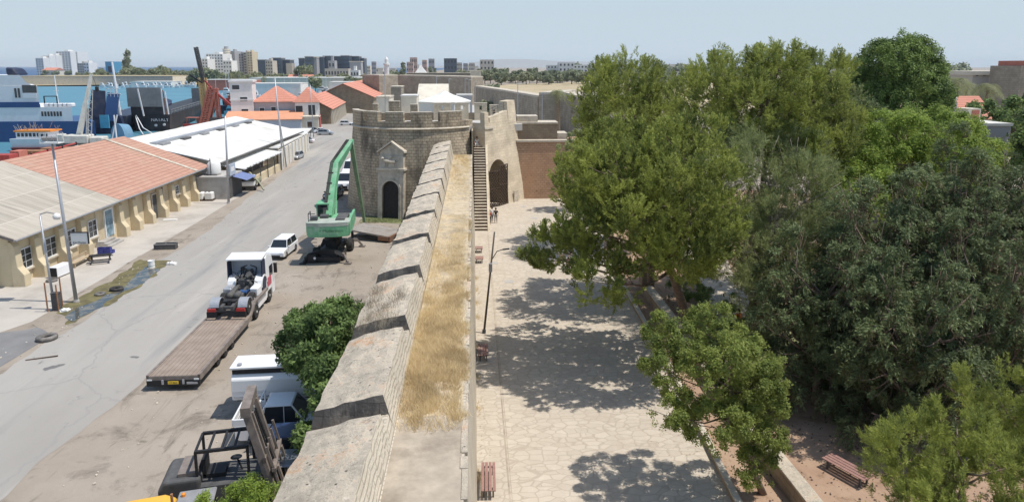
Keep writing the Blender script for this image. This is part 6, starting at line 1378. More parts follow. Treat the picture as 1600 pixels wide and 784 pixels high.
    m = MB(); m.lathe(J['head']*s+V3((0,-.015,.02))*s, [(.09*s,-.07*s),(.112*s,0),(.105*s,.07*s),(.06*s,.125*s),(.01,.14*s)], 12); m.build('hair', M[hair], o, smooth=True)
    return o
g0 = (.45, 84.7, 8.15)
person('person in a white top sitting at the top of the stone staircase on the left', (.3,84.6,7.6), R(180), 1.7, 'cloth_white', 'cloth_white', 'sit')
person('person in a white shirt and dark trousers on the top steps beside the seated one', (.85,84.9,8.15), R(170), 1.72, 'cloth_white', 'cloth_black', 'walk')
person('person in a grey top standing behind the others at the stair head', (.5,86.0,8.6), R(190), 1.72, 'cloth_grey', 'cloth_black', 'stand')
person('person in black standing by the railing on top of the fort', (2.7, 92.6, 9.97), R(-60), 1.72, 'cloth_black', 'cloth_black', 'stand')
person('person in pale clothes leaning at the railing on top of the fort', (3.6, 93.2, 9.97), R(-70), 1.72, 'cloth_white', 'cloth_white', 'stand', extra_arm=True)
person('person in pale clothes standing between the stairs and the lattice gate', (1.95, 76.2, 0), R(40), 1.72, 'cloth_white', 'cloth_grey', 'stand', extra_arm=True)
person('person in a red top at the foot of the stone staircase', (1.6, 74.9, 0), R(-60), 1.7, 'cloth_red', 'cloth_black', 'stand')
person('person in black looking at the gate beside the stair foot', (2.35, 75.6, 0), R(-10), 1.74, 'cloth_black', 'cloth_grey', 'stand')
person('person in a light shirt walking on the plaza under the dark pine', (7.65, 58.5, 0), R(190), 1.74, 'cloth_white', 'cloth_khaki', 'walk')
person('person in a dark top with white shorts walking on the plaza', (8.55, 58.9, 0), R(170), 1.72, 'cloth_black', 'cloth_white', 'walk')
person('child in reddish clothes walking between the adults on the plaza', (8.0, 56.6, 0), R(180), 1.3, 'cloth_pink', 'cloth_pink', 'walk')
person('person in dark clothes walking at the edge of the pine branches', (9.35, 56.2, 0), R(185), 1.7, 'cloth_grey', 'cloth_black', 'walk')
person('person in an orange top standing behind the leaning pine trunk', (17.4, 42.2, 0), R(200), 1.7, 'cloth_orange', 'cloth_black', 'stand')

# ------------------------------------------------------------------ plaza furniture
def bench(label, loc, rz=0, L=1.9, W=.62, name='plank_bench', group='backless plank benches on the plaza', mat='wood'):
    o = thing(name, label, 'bench', loc, rz, group); n = 4; g = .035; pw = (W - g*(n-1))/n
    for i in range(n): x = -W/2 + i*(pw+g); m = MB(); m.box(x,x+pw,-L/2,L/2,.43,.475); m.build('seat_plank', M[mat], o, bevel=.006)
    for y in (-L*.38, L*.38):
        m = MB(); m.box(-W*.42,W*.42,y-.04,y+.04,.37,.43); m.box(-W*.38,-W*.38+.07,y-.035,y+.035,0,.37); m.box(W*.38-.07,W*.38,y-.035,y+.035,0,.37); m.build('leg_frame', M['darkgrey'], o)
    return o
p = G(757,757); bench('reddish plank bench nearest the camera at the foot of the rampart', (.46, 26.35, 0), R(-1), 2.05, .6)
bench('plank bench standing in the dappled tree shade at the foot of the rampart', (.42, 39.5, 0), 0, 1.8, .6)
bench('nearer of the two small square benches before the staircase', (.35, 59.9, 0), 0, .95, .75); bench('farther of the two small square benches before the staircase', (.33, 63.4, 0), 0, .95, .75)
bench('plank bench on the reddish soil behind the low garden wall', (16.0, 26.2, 0), R(27), 2.0, .75, group=None)
lp = thing('street_lamp', 'slim dark lamp post with a single curved arm rising from the edge of the plaza', 'street lamp', (.52, 43.2, 0)); m = MB(); m.cyl((0,0,0),(.75,.5,6.8),.08,.055,10); m.build('mast', m_plain('lamp_brown', (.09,.075,.06), .6, .15, 3), lp, smooth=True)
m = MB(); m.cyl((.0,0,0),(.02,0,.25),.14,.12,10); m.build('base', M['darkgrey'], lp); m = MB(); m.tube([(.6,.4,5.0),(.9,.42,5.5),(1.3,.45,5.62)],.03); m.build('lamp_arm', M['black'], lp); m = MB(); m.obox((1.5,.46,5.63),(.45,.14,.07),(0,R(-6),0)); m.build('lamp_head', M['black'], lp)
m = MB(); m.box(.35,.58,.05,.3,4.2,4.75); m.build('junction_box', M['grey'], lp)
# kerb, low garden wall
def ribbon_wall(name, label, cat, pts, w_, h_, mats, capo=.04, parts=('wall','coping'), grp=None):
    o = thing(name, label, cat, (pts[0][0], pts[0][1], 0)); P = [Vector((x-pts[0][0], y-pts[0][1])) for x, y in pts]
    for kind_, hw_, z0, z1, mt in ((parts[0], w_/2, 0, h_, mats[0]), (parts[1], w_/2+capo, h_, h_+.08, mats[1])):
        if kind_ is None: continue
        V = []; m = MB()
        for i, p_ in enumerate(P):
            d = (P[min(i+1,len(P)-1)] - P[max(i-1,0)]).normalized(); q = Vector((-d.y, d.x))
            for sgn, z in ((-1,z0),(1,z0),(1,z1),(-1,z1)): V.append((p_.x+q.x*hw_*sgn, p_.y+q.y*hw_*sgn, z))
        n = len(P); m.add(V, [(i*4+j, i*4+(j+1) % 4, (i+1)*4+(j+1) % 4, (i+1)*4+j) for i in range(n-1) for j in range(4)] + [(0,1,2,3),(n*4-1,n*4-2,n*4-3,n*4-4)])
        m.build(kind_, M[mt], o)
    return o
ribbon_wall('kerb', 'low brownish stone kerb along the right side of the plaza', 'kerb', [(10.3,12),(10.5,24.7),(10.95,31),(11.4,38.6),(11.75,49),(11.85,60)], .28, .22, ('brown_stone','stone_pale'), 0)
ribbon_wall('garden_wall', 'low rubble garden wall with a broad stone top running under the trees', 'wall', [(13.2,12),(13.1,24.6),(12.95,32),(13.2,41),(13.3,50)], .6, .75, ('brown_stone','wall_top'), .03)
m = MB(); m.box(-.5,.5,-.5,.5,0,2.3); m.box(-.56,.56,-.56,.56,2.3,2.45); tag(m.build('gate_pier', M['brown_stone'], loc=(13.6,51.6,0)), 'square stone pier at the far end of the low garden wall', 'pier')
pst = MB(); pst.cyl((0,0,0),(0,.0,.9),.06,n=8); tag(pst.build('bollard', M['darkgrey'], loc=G(1232,560)), 'short dark post on the garden path', 'bollard')

def litter(name, label, pts, sz, mat, seed):
    r = np.random.default_rng(seed); P_ = np.array(pts); n = len(P_); a = r.uniform(0, 2*np.pi, n); s = sz * r.uniform(.4, 1.3, n)
    dx = np.c_[np.cos(a), np.sin(a), r.normal(0, .25, n)] * s[:, None]; dy = np.c_[-np.sin(a), np.cos(a), r.normal(0, .25, n)] * s[:, None] * .6
    v = np.empty((n, 4, 3)); c = P_ + np.c_[np.zeros((n, 2)), s * .35]; v[:, 0] = c - dx; v[:, 1] = c - dy; v[:, 2] = c + dx; v[:, 3] = c + dy
    return tag(npmesh(name, v.reshape(-1, 3), 4, M[mat], None, 'stuff'), label)
lr = random.Random(77)
litter('fallen_leaves', 'brown fallen needles and leaves scattered over the plaza', [(11.2 - abs(lr.gauss(0, 2.2)), lr.uniform(23, 60), .022) for _ in range(1500)] + [(.1 + abs(lr.gauss(0, .25)), lr.uniform(22, 68), .022) for _ in range(500)] + [(lr.uniform(0, 11), lr.uniform(22, 70), .022) for _ in range(300)], .035, 'wood_pale', 3)
litter('garden_litter', 'dry leaf litter on the reddish garden soil', [(lr.uniform(11.5, 24), lr.uniform(20, 50), .02) for _ in range(2600)], .06, 'wood_dark', 4)
def stones(name, label, pts, sz, mat, seed):
    r = random.Random(seed); m = MB()
    for p_ in pts:
        s = sz * r.uniform(.3, 1.3); m.obox((p_[0], p_[1], s * .25), (s, s * r.uniform(.5, 1), s * .6), (r.uniform(-.4,.4), r.uniform(-.4,.4), r.uniform(0, 3)))
    o = m.build(name, M[mat]); return tag(o, label, kind='stuff')
stones('gravel', 'small stones and rubble scattered over the dusty yard', [(lr.uniform(-19, -5.6), lr.uniform(24, 76)) for _ in range(420)] + [(-30 + abs(lr.gauss(0, 1.6)), lr.uniform(40, 120)) for _ in range(260)], .09, 'stone_pale', 5)

# ------------------------------------------------------------------ harbour
M['rosy'] = m_plain('rosy_plaster', (.5,.36,.31), .85, .08, .1)
def XR(px, Y, z=5): return xrow(px, Y, z)
def ZP(px, py, Y): return D(px, py, Y).z
def hullmesh(m, L, W, h, bow=.25, sheer=.6, mi=0, keel=.7, stern=True):
    """ship hull: x runs from stern (0) to bow (L)"""
    st_ = [0,.1,.3,.55,1-bow,1-bow*.5,1-bow*.2,1]; V = []
    for t in st_:
        k = 1 if t <= 1-bow else math.sqrt(max(0, 1-((t-(1-bow))/bow)**2)); w_ = W/2*max(.03,k); zt = h + sheer*(max(0,t-.5)*2)**2
        V += [(t*L, -w_, zt), (t*L-(.0 if t<1 else .6), -w_*keel, 0), (t*L-(.0 if t<1 else .6), w_*keel, 0), (t*L, w_, zt)]
    n = len(st_); m.add(V, [(i*4+j, i*4+j+1, (i+1)*4+j+1, (i+1)*4+j) for i in range(n-1) for j in range(3)] + [(i*4+3, i*4, (i+1)*4, (i+1)*4+3) for i in range(n-1)] + [(0,1,2,3),(n*4-1,n*4-2,n*4-3,n*4-4)], mi)
    return m
fe = thing('ferry', 'large white and blue ferry with a navy funnel at the left edge of the harbour', 'ship', (XR(150,166,2), 166, 0))
fx = fe.location.x
def FX(px): return XR(px, 166, 6) - fx
def fbox(m, x1, y0, y1, z0, z1, x0=-150, k=.68):           # decks whose far side runs forward less: a tapering bow
    m.add([(x0,y0,z0),(x1,y0,z0),(x1-(y1-y0)*k,y1,z0),(x0,y1,z0),(x0,y0,z1),(x1,y0,z1),(x1-(y1-y0)*k,y1,z1),(x0,y1,z1)], [(0,3,2,1),(4,5,6,7),(0,1,5,4),(1,2,6,5),(2,3,7,6),(3,0,4,7)])
m = MB(); fbox(m, 0, 0, 20, 0, 4.8); m.build('hull', M['ship_blue'], fe)
m = MB(); fbox(m, FX(112), .3, 19.7, 4.81, 8.1); m.build('lower_deck', M['ship_white'], fe)
m = MB(); fbox(m, FX(62), .5, 19, 8.11, 13.0); m.add([(-150,.6,13.01),(FX(54),.6,13.01),(FX(44),.6,13.9),(FX(36),.6,15.5),(-150,.6,15.5),(-150,16,13.01),(FX(54)-10.5,16,13.01),(FX(44)-10.5,16,13.9),(FX(36)-10.5,16,15.5),(-150,16,15.5)], [(0,1,2,3,4),(9,8,7,6,5),(0,5,6,1),(1,6,7,2),(2,7,8,3),(3,8,9,4),(4,9,5,0)]); m.build('superstructure', M['ship_white'], fe)
m = MB(); m.box(-150,FX(63),.2,.5,8.05,8.8); m.box(-150,FX(62),.25,.5,8.81,9.3); m.build('blue_stripe', M['ship_blue'], fe)
m = MB(); m.box(FX(38),FX(60),.42,.5,10.9,13.2); m.build('open_deck', M['darkgrey'], fe); m = MB(); m.box(FX(38),FX(60),.3,.42,10.2,11.4); m.build('bulwark', M['ship_white'], fe)
for i in range(2): m = MB(); m.box(FX(25.5+5.2*i),FX(28.5+5.2*i),.4,.5,10.3,12.5); m.build('window', M['window_dark'], fe)
m = MB(); m.prism([(FX(8),15.5),(FX(28),15.5),(FX(21),17.0),(FX(8),17.3)], 2, 6, 'XZ'); m.build('funnel', M['ship_navy'], fe, bevel=.3)
for i in range(7): m = MB(); m.box(FX(64+4.8*i),FX(67+4.8*i),.22,.3,6,7.1); m.build('window', M['window_dark'], fe)
m = MB(); m.cyl((FX(77),4,8.1),(FX(76),4,15.5),.18,.1,8); m.bar((FX(72),4,11.8),(FX(80),4,11.8),.12,.12); m.build('mast', M['ship_white'], fe)
for px in (68, 88): m = MB(); m.bar((FX(px),1,8.1),(FX(px),1,10.6),.2,.2); m.build('gantry_post', M['black'], fe)
m = MB(); m.bar((FX(68),1,10.6),(FX(88),1,10.6),.2,.2); m.build('gantry_beam', M['black'], fe)
for i in range(6): m = MB(); x = FX(66+7*i); m.box(x,x+1.6,.8,2.2,8.1,9.0); m.build('deck_locker', M['ship_white'], fe, bevel=.2)
tg = thing('tug_boat', 'small white boat with an orange wheelhouse roof moored in front of the ferry', 'boat', (XR(28,150,1), 150, 0)); m = MB(); LT = XR(108,150,1) - tg.location.x
hullmesh(m, LT, 5, 2.6, .3, .5); m.build('hull', M['ship_white'], tg); m = MB(); hullmesh(m, LT*1.003, 5.06, .75, .3, 0); m.build('waterline_band', M['ship_red'], tg)
m = MB(); m.box(LT*.1,LT*.72,-1.9,1.9,2.55,4.0); m.build('wheelhouse', M['ship_white'], tg); m = MB(); m.box(LT*.07,LT*.78,-2.1,2.1,4.0,4.3); m.build('wheelhouse_roof', M['orange'], tg)
for i in range(8): m = MB(); x = LT*(.13+.075*i); m.box(x,x+LT*.05,-1.96,-1.9,3.0,3.75); m.build('window', M['window_dark'], tg)
m = MB(); rr = random.Random(4)
for i in range(26): x = LT*rr.uniform(.08,.8); a = Vector((x,rr.uniform(-1.5,1.5),4.3)); m.bar(a, a+Vector((rr.uniform(-.8,.8),rr.uniform(-.3,.3),rr.uniform(.6,1.7))),.07,.07)
m.build('railing_gear', M['grey'], tg)
# red containers and pipe line behind the warehouse ridge
for i, (px0, px1, z1, Y, mt, lab) in enumerate(((-30,15,2.9,118,'ship_red','bright red container on the quay at the left edge of the photograph'),(16,30,3.2,121,'crane_red','faded red container beside the bright red one'),(31,62,2.6,126,'rust','long rusty brown container below the red and white boat'),(63,108,2.4,132,'rust','rust-brown container farthest right on the quay below the boat'))):
    o = thing('container', lab, 'container', (XR(px0,Y,2), Y, 0)); wd = XR(px1,Y,2) - XR(px0,Y,2); m = MB(); m.box(0,wd,0,2.4,0,z1)
    m.build('box', M[mt], o, bevel=.05); m = MB()
    for k in range(max(3,int(wd/.6))): m.box(k*.6+.1,k*.6+.35,-.06,0,.15,z1-.15)
    m.build('ribs', M[mt], o)
pp = thing('pipeline', 'red and white pipe rail running behind the warehouse ridge', 'pipe', (-54, 60, 0))
def XPT(px, py, X): r = _ray(px, py); t = X/r[0]; return Vector((X, r[1]*t, CH + r[2]*t))
a, b_ = XPT(-40,266,-54), XPT(118,224,-54); off = Vector((54,-60,0))
m = MB(); m.cyl(a+off, b_+off, .12); m.build('red_pipe', M['ship_red'], pp); m = MB(); m.cyl(a+off+Vector((.3,0,-.35)), b_+off+Vector((.3,0,-.35)), .1); m.build('white_pipe', M['ship_white'], pp)
for k in range(7): q = a.lerp(b_, k/6)+off; m = MB(); m.bar((q.x+.1,q.y,0),(q.x+.1,q.y,q.z+.2),.16,.16); m.build('support', M['black'], pp)
mc = thing('mobile_crane', 'off-white mobile crane with its boom raised on the quay before the navy ship', 'crane', (XR(125,148,1), 148, 0))
m = MB(); m.box(-4,5,-1.5,1.5,.9,1.6); m.build('carrier', M['darkgrey'], mc); m = MB(); m.box(-2.5,2.5,-1.4,1.4,1.6,3.4); m.box(2.6,5.4,-1.3,1.3,1.6,3.0); m.build('engine_house', M['crane_white'], mc, bevel=.2); m = MB(); m.box(-4,-2.6,-1.3,.4,1.6,3.6); m.build('cab', M['crane_white'], mc, bevel=.15)
for s in (-1,1):
    for x in (-3.2,-1.2,1.6,3.8): wheel(mc, x, s*1.3, .55, .4)
tip = D(143,116,150) - mc.location; bs = Vector((0,0,3.0)); m = MB(); taper(m, bs, bs.lerp(tip,.55), .9,.9,.75,.75); taper(m, bs.lerp(tip,.5), tip, .6,.6,.5,.5); m.build('boom', M['crane_white'], mc)
m = MB(); m.cyl((1.6,.2,2.6), bs.lerp(tip,.45)+Vector((.7,0,0)), .2); m.build('boom_cylinder', M['grey'], mc)
m = MB()
for k in range(12):
    t = k/12; q = Vector((1.9,-.8,3.2)).lerp(Vector((3.1,-.8,12.6)), t); q2 = Vector((1.9,-.8,3.2)).lerp(Vector((3.1,-.8,12.6)), t+1/12); m.bar(q, q2,.1,.1); m.bar(q+Vector((1.1,0,0)), q2+Vector((1.1,0,0)),.1,.1); m.bar(q+Vector((1.1 if k % 2 else 0,0,0)), q2+Vector((0 if k % 2 else 1.1,0,0)),.08,.08)
m.build('lattice_ladder', M['crane_white'], mc); m = MB(); m.cyl(tip, tip+Vector((.8,0,-2.6)),.04,n=5); m.box(tip.x+.5,tip.x+1.1,tip.y-.2,tip.y+.2,tip.z-3.6,tip.z-2.6); m.build('hook', M['black'], mc)
nv = thing('landing_ship', 'navy blue ship with an upright stern ramp next to the white crane', 'ship', (XR(168,186,3), 186, 0)); wN = XR(198,186,3) - XR(140,186,3)
m = MB(); hullmesh(m, 60, wN, 4.6, .3, 2); hb = m.build('hull', M['ship_navy'], nv, rotz=R(100))
m = MB(); m.prism([(-wN*.42,0),(wN*.52,0),(wN*.42,4.5),(wN*.3,5.2),(-wN*.5,4.6)], -1.2,.0,'XZ'); m.build('transom', M['ship_navy'], nv)
m = MB(); m.add([(-wN*.5,-1.4,1.5),(wN*.02,-1.4,1.5),(wN*.04,-.6,11.2),(-wN*.3,-.6,11.5),(-wN*.5,-1.0,1.5),(wN*.02,-1.0,1.5),(wN*.04,-.2,11.2),(-wN*.3,-.2,11.5)], [(0,1,2,3),(7,6,5,4),(0,4,5,1),(1,5,6,2),(2,6,7,3),(3,7,4,0)]); m.build('ramp', M['ship_navy'], nv)
m = MB(); m.add([(wN*.0,-1.5,3.4),(wN*.3,-1.5,3.4),(wN*.42,-.7,10.4),(wN*.1,-.7,10.8),(wN*.0,-1.1,3.4),(wN*.3,-1.1,3.4),(wN*.42,-.3,10.4),(wN*.1,-.3,10.8)], [(0,1,2,3),(7,6,5,4),(0,4,5,1),(1,5,6,2),(2,6,7,3),(3,7,4,0)]); m.build('ramp_leaf', M['ship_blue'], nv)
m = MB(); m.box(-wN*.1,wN*.14,-1.9,-1.55,1.6,5.0); m.build('blue_cover', M['tarp_blue'], nv); m = MB()
for k in range(4): m.box(wN*.1+k*.9,wN*.1+k*.9+.12,-.8,-.6,9.4,11.8)
m.box(wN*.1,wN*.1+3.4,-.8,-.6,11.7,11.85); m.box(wN*.1,wN*.1+3.4,-.8,-.6,10.4,10.55); m.build('white_rail', M['ship_white'], nv)
p0 = D(189,172,190)
o = thing('mast', 'tall white ship mast standing between the navy ship and the black ship', 'mast', (p0.x, 190, 0)); zt_ = ZP(186,97,190); m = MB(); m.cyl((0,0,0),(-1.1,0,zt_),.45,.25,8); m.build('mast_tube', M['ship_white'], o)
for z in range(6, int(zt_), 2): m = MB(); m.box(.1,.9-.03*z,-.1,.1,z,z+.12); m.build('rung', M['ship_white'], o)
for i, (pa, pb) in enumerate((((178,180),(183,222)),((183,180),(173,222)))): a, b_ = D(*pa,160), D(*pb,160); o = thing('mooring_post', ('straight','slanting')[i]+' white post of the pair standing before the navy ship', 'post', (b_.x,b_.y,0)); m = MB(); m.cyl((0,0,0),(a-b_).to_tuple()[:2]+(a.z,),.16,n=7); m.build('post_tube', M['ship_white'], o)
M['cover_blue'] = m_plain('dusty_blue_cover', (.16,.3,.42), .7, .1, .6)
# black ro-ro ship
bx0, bx1 = XR(207,192,3), XR(266,192,3); bk = thing('cargo_ship', 'black cargo ship with raised grey ramps and white lettering on its stern', 'ship', (bx0, 192, 0)); WB = bx1-bx0
m = MB(); far = XR(336,268,2) - bx0
m.add([(0,0,4.6),(WB,0,4.6),(far+1,80,5.2),(far-12,84,5.2),(.6,.4,0),(WB-.5,.4,0),(far-1,78,0),(far-12,82,0)], [(0,1,2,3),(7,6,5,4),(4,5,1,0),(5,6,2,1),(6,7,3,2),(7,4,0,3)]); m.build('hull', M['ship_black'], bk)
m = MB(); m.box(0,WB*.86,-.3,.2,4.62,6.7); m.build('stern_housing', M['ship_black'], bk); m = MB(); m.box(-.6,WB*.84,-.6,-.2,6.7,ZP(230,137,192)); m.build('ramp', M['ship_grey'], bk)
m = MB(); m.box(XR(300,252,6)-bx0,XR(322,252,6)-bx0,60,60.6,5,ZP(305,138,252)); m.build('ramp', M['ship_grey'], bk)
m = MB(); m.bar((WB*.36,-1,4.2),(WB*.26,-1,11.6),.3,.3); m.build('white_spar', M['ship_white'], bk)
for k in range(3): m = MB(); m.bar((WB*.88+k*.55,-.4,4.6),(WB*.84+k*.5,-.4,11.6-k*.4),.25,.25); m.build('ramp_post', M[('ship_white','rust','ship_white')[k]], bk)
text('name_lettering', 'NATALY', 1.25, bk, (WB*.72,.12,3.1), (math.pi/2,0,0), 'ship_white', .02)
m = MB(); 
for k in range(22):
    q = Vector((WB,1,4.6)).lerp(Vector((far+1,78,5.2)), k/21); m.bar(q, q+Vector((0,0,1.2)), .22,.22)
m.bar((WB,1,5.8),(far+1,78,6.4),.15,.15); m.bar((WB,1,5.2),(far+1,78,5.8),.12,.12); m.build('deck_rail', M['ship_grey'], bk)
m = MB(); m.tube([(WB*.1,-.2,4.2),(WB*.4,-5,1.2),(WB*.72,-10,.1)],.14,5); m.build('mooring_rope', M['ship_white'], bk); m = MB(); m.tube([(WB*.12,-.2,4.4),(WB*.5,-5,1.4),(WB*.95,-9.5,.1)],.14,5); m.build('mooring_rope', M['ship_white'], bk)
for px, py in ((243,196),(256,195)): q = D(px,py,191.8); m = MB(); m.lathe((q.x-bx0,-.05,q.z),[(.02,-.05),(.35,-.05),(.35,.3),(.02,.3)],10,axis='Y'); m.build('fairlead', M['ship_white'], bk)
q = G(203,212); m = MB(); n = 12; V = []
for i in range(n+1):
    a = math.pi*i/n; V += [(1.7*math.cos(a),0,3.6*math.sin(a)),(1.4*math.cos(a),5,3.0*math.sin(a))]
m.add(V, [(2*i,2*i+1,2*i+3,2*i+2) for i in range(n)] + [tuple(range(0,2*n+2,2))]); tag(m.build('blue_shelter', M['cover_blue'], loc=(q.x,q.y-6,0)), 'rounded light blue cover between the navy ship and the black ship', 'cover')
# red and yellow harbour crane
cr = thing('harbour_crane', 'old red and yellow harbour crane with a dark lattice jib pointing up', 'crane', (XR(325,212,1), 212, 0)); c0 = cr.location
def CP(px, py, dy=0): return D(px, py, 212+dy) - c0
def truss(name, a, b_, w_, mat, n=8):
    m = MB(); d = (b_-a).normalized(); side = d.cross(Vector((0,1,0))).normalized()*w_/2; bk_ = Vector((0,w_/2,0))
    for s in (-1,1):
        for t in (-1,1): m.bar(a+side*s+bk_*t, b_+side*s+bk_*t, w_*.3, w_*.3)
    for i in range(n):
        p, q = a.lerp(b_,i/n), a.lerp(b_,(i+1)/n); s = 1 if i % 2 else -1
        for t in (-1,1): m.bar(p+side*s+bk_*t, q-side*s+bk_*t, w_*.2, w_*.2); m.bar(p-side*s+bk_*t, p+side*s+bk_*t, w_*.2, w_*.2)
    return m.build(name, M[mat], cr)
truss('red_leg', CP(320,194), CP(333,137), 2.0, 'crane_red', 10); truss('yellow_mast', CP(324,188,2), CP(316,122,2), 1.6, 'crane_yellow', 9)
truss('red_post', CP(343,188), CP(337,139), .9, 'crane_red', 6); truss('jib', CP(318,128,1), CP(306,74,1), .8, 'darkgrey', 12)
m = MB(); m.bar(CP(335,143), CP(362,166), .7,.6); m.bar(CP(320,126), CP(336,146), .4,.4); m.build('counter_arm', M['ship_red'], cr); m = MB(); m.bar(CP(296,117), CP(316,130), .4,.4); m.build('dark_arm', M['black'], cr)
m = MB(); m.box(-3,7,-1,4,0,2.2); m.build('base', M['darkgrey'], cr); m = MB(); m.box(6.5,8.8,0,3,0,4.2); m.lathe((9.5,1,3.3),[(.1,-1),(1.2,-1),(1.2,1),(.1,1)],12,axis='Y'); m.build('winch_house', M['ship_red'], cr)
m = MB(); m.cyl((7.5,-2,1.6),(12,-2,1.6),1.2,n=14); tag(m.build('green_tank', M['teal'], loc=c0), 'lying green tank on the quay at the foot of the red crane', 'tank')
rb = thing('workboat', 'small red workboat with a frame cabin near the red crane', 'boat', (XR(288,196,1), 196, 0)); m = MB(); hullmesh(m, 5.6, 2.2, 1.7, .35, .4); m.build('hull', M['ship_red'], rb); m = MB()
for x in (1,3.4):
    for y in (-.8,.8): m.bar((x,y,1.7),(x+.3,y,3.4),.12,.12)
m.box(.9,3.9,-.95,.95,3.35,3.5); m.build('cabin_frame', M['crane_red'], rb)
# boats beyond
def boat(label, px0, px1, Y, h, hull='ship_white', cab='ship_white', cabh=1.6, group=None, mast=None, name='moored_boat', stripe=None):
    x0, x1 = XR(px0,Y,1), XR(px1,Y,1); L = x1-x0; o = thing(name, label, 'boat', (x0,Y,0), group=group); W = max(2.4, L*.24)
    m = MB(); hullmesh(m, L, W, h, .35, h*.3); m.build('hull', M[hull], o)
    if cab: m = MB(); m.box(L*.15,L*.6,-W*.32,W*.32,h,h+cabh); m.box(L*.2,L*.5,-W*.28,W*.28,h+cabh,h+cabh*1.5); m.build('cabin', M[cab], o); m = MB(); m.box(L*.18,L*.57,-W*.34,-W*.32,h+cabh*.35,h+cabh*.75); m.build('cabin_window', M['window_dark'], o)
    if stripe: m = MB(); hullmesh(m, L*1.004, W*1.01, h*.32, .35, 0); m.build('waterline_band', M[stripe], o)
    if mast: m = MB(); m.cyl((L*.4,0,h),(L*.4,0,mast),.12,.07,6); m.bar((L*.2,0,h+1.8),(L*.4,0,h+1.8),.1,.1); m.build('mast', M['ship_white'], o)
    return o
boat('long dark-hulled boat with a red deck band beyond the red crane', 345, 400, 262, 3.2, 'ship_navy', 'ship_red', 1.8)
boat('low boat with a dark hull behind the one with the red band', 350, 402, 300, 3.4, 'ship_black', 'crane_red', 2)
boat('boat under a light blue tarpaulin left of the port office', 352, 376, 240, 2.4, 'tarp_blue', 'tarp_blue', 1.2)
boat('white yacht with an arched frame beside the port office tower', 372, 393, 225, 1.8, 'ship_white', 'ship_white', 1.6)
rj = random.Random(21)
for i, (px, Y, ms) in enumerate(((322,420,22),(340,400,18),(356,440,26),(361,380,30),(377,430,20),(390,400,17),(431,450,18),(447,430,22),(458,440,17),(470,470,21),(482,450,19),(505,480,18),(512,450,16))):
    boat('white sailing boat with a tall bare mast laid up behind the port office', px-9, px+9, Y, 2.2, 'ship_white' if i % 4 else 'ship_navy', 'ship_white', 1.5, 'sailing boats laid up in the marina', ms*.62, 'sailing_boat') if i % 4 else \
    boat('blue-hulled sailing boat in the marina, mast near the %s' % ('large red crane','white tower block','port office tower','dark glass blocks')[i//4], px-9, px+9, Y, 2.2, 'ship_navy', 'ship_white', 1.5, 'sailing boats laid up in the marina', ms*.62, 'sailing_boat')
for i in range(26):
    px = 158 + i*7.6 + rj.uniform(-2,2); Y = 560 + rj.uniform(0,60); L = rj.uniform(5,10)
    boat('small white motor boat on the far side of the harbour basin', px, px+L, Y, rj.uniform(1.4,2.6), 'ship_white', 'ship_white', rj.uniform(1,2.2), 'small white boats along the far harbour side')
for i in range(16):
    px = 388 + i*11 + rj.uniform(-3,3); Y = 330 + (i*37) % 110
    boat('white boat laid up ashore among the marina sheds behind the red roofs', px, px+rj.uniform(9,14), Y, rj.uniform(1.8,3), 'ship_white', 'ship_white', rj.uniform(1,2), 'white boats ashore behind the red roofs')
def shed(label, px0, px1, ytop, Y, dep, mat='white_plaster', roof='roof_white', name='shed', pitch=0, cat='shed'):
    x0, x1 = XR(px0,Y,3), XR(px1,Y,3); z = ZP((px0+px1)/2, ytop, Y); o = thing(name, label, cat, (x0,Y,0)); w_ = x1-x0
    if pitch:
        m = MB(); m.box(0,w_,0,dep,0,z*.7); m.build('wall', M[mat], o); m = MB(); V = [(-.5,-.5,z*.7),(w_+.5,-.5,z*.7),(w_+.5,dep/2,z),(-.5,dep/2,z),(-.5,dep+.5,z*.7),(w_+.5,dep+.5,z*.7)]; m.add(V, [(0,1,2,3),(3,2,5,4),(0,3,4),(1,5,2)]); m.build('roof', M[roof], o, uvf=lambda c, n: (c.x, c.z*3))
    else:
        m = MB(); m.box(0,w_,0,dep,0,z-.3); m.build('wall', M[mat], o); m = MB(); m.box(-.12,w_+.12,-.12,dep+.12,z-.3,z); m.build('roof', M[roof], o)
    return o
shed('long low pale shed on the spit across the harbour', 22, 270, 119, 690, 60, 'cream_light', 'field', 'quay_shed')
shed('long white-roofed marina shed below the dark glass blocks', 390, 575, 121.5, 560, 40, 'cream_light', 'roof_white')
shed('white shed at the left end of the marina', 315, 395, 124.5, 520, 20, 'crane_red', 'roof_white')
shed('white marina hall with a flat roof behind the port office', 385, 470, 130.5, 400, 18, 'white_plaster', 'roof_white'); shed('low white hall right of the round tree in the marina', 515, 560, 128, 420, 16, 'white_plaster', 'roof_white')
shed('white quay building with round openings across the harbour', 205, 268, 127.5, 600, 22, 'white_plaster', 'roof_white', 'quay_building')
shed('small orange-roofed house at the foot of the white tower blocks', 66, 86, 106, 1250, 30, 'cream_light', 'roof_red_far', 'house', 1, 'house'); shed('pink low house below the glass blocks', 470, 487, 117, 600, 14, 'rosy', 'roof_red_far', 'house', 1, 'house'); shed('low house with a beige roof left of the pink house', 450, 467, 116.5, 610, 14, 'cream', 'roof_red_far', 'house', 1, 'house')

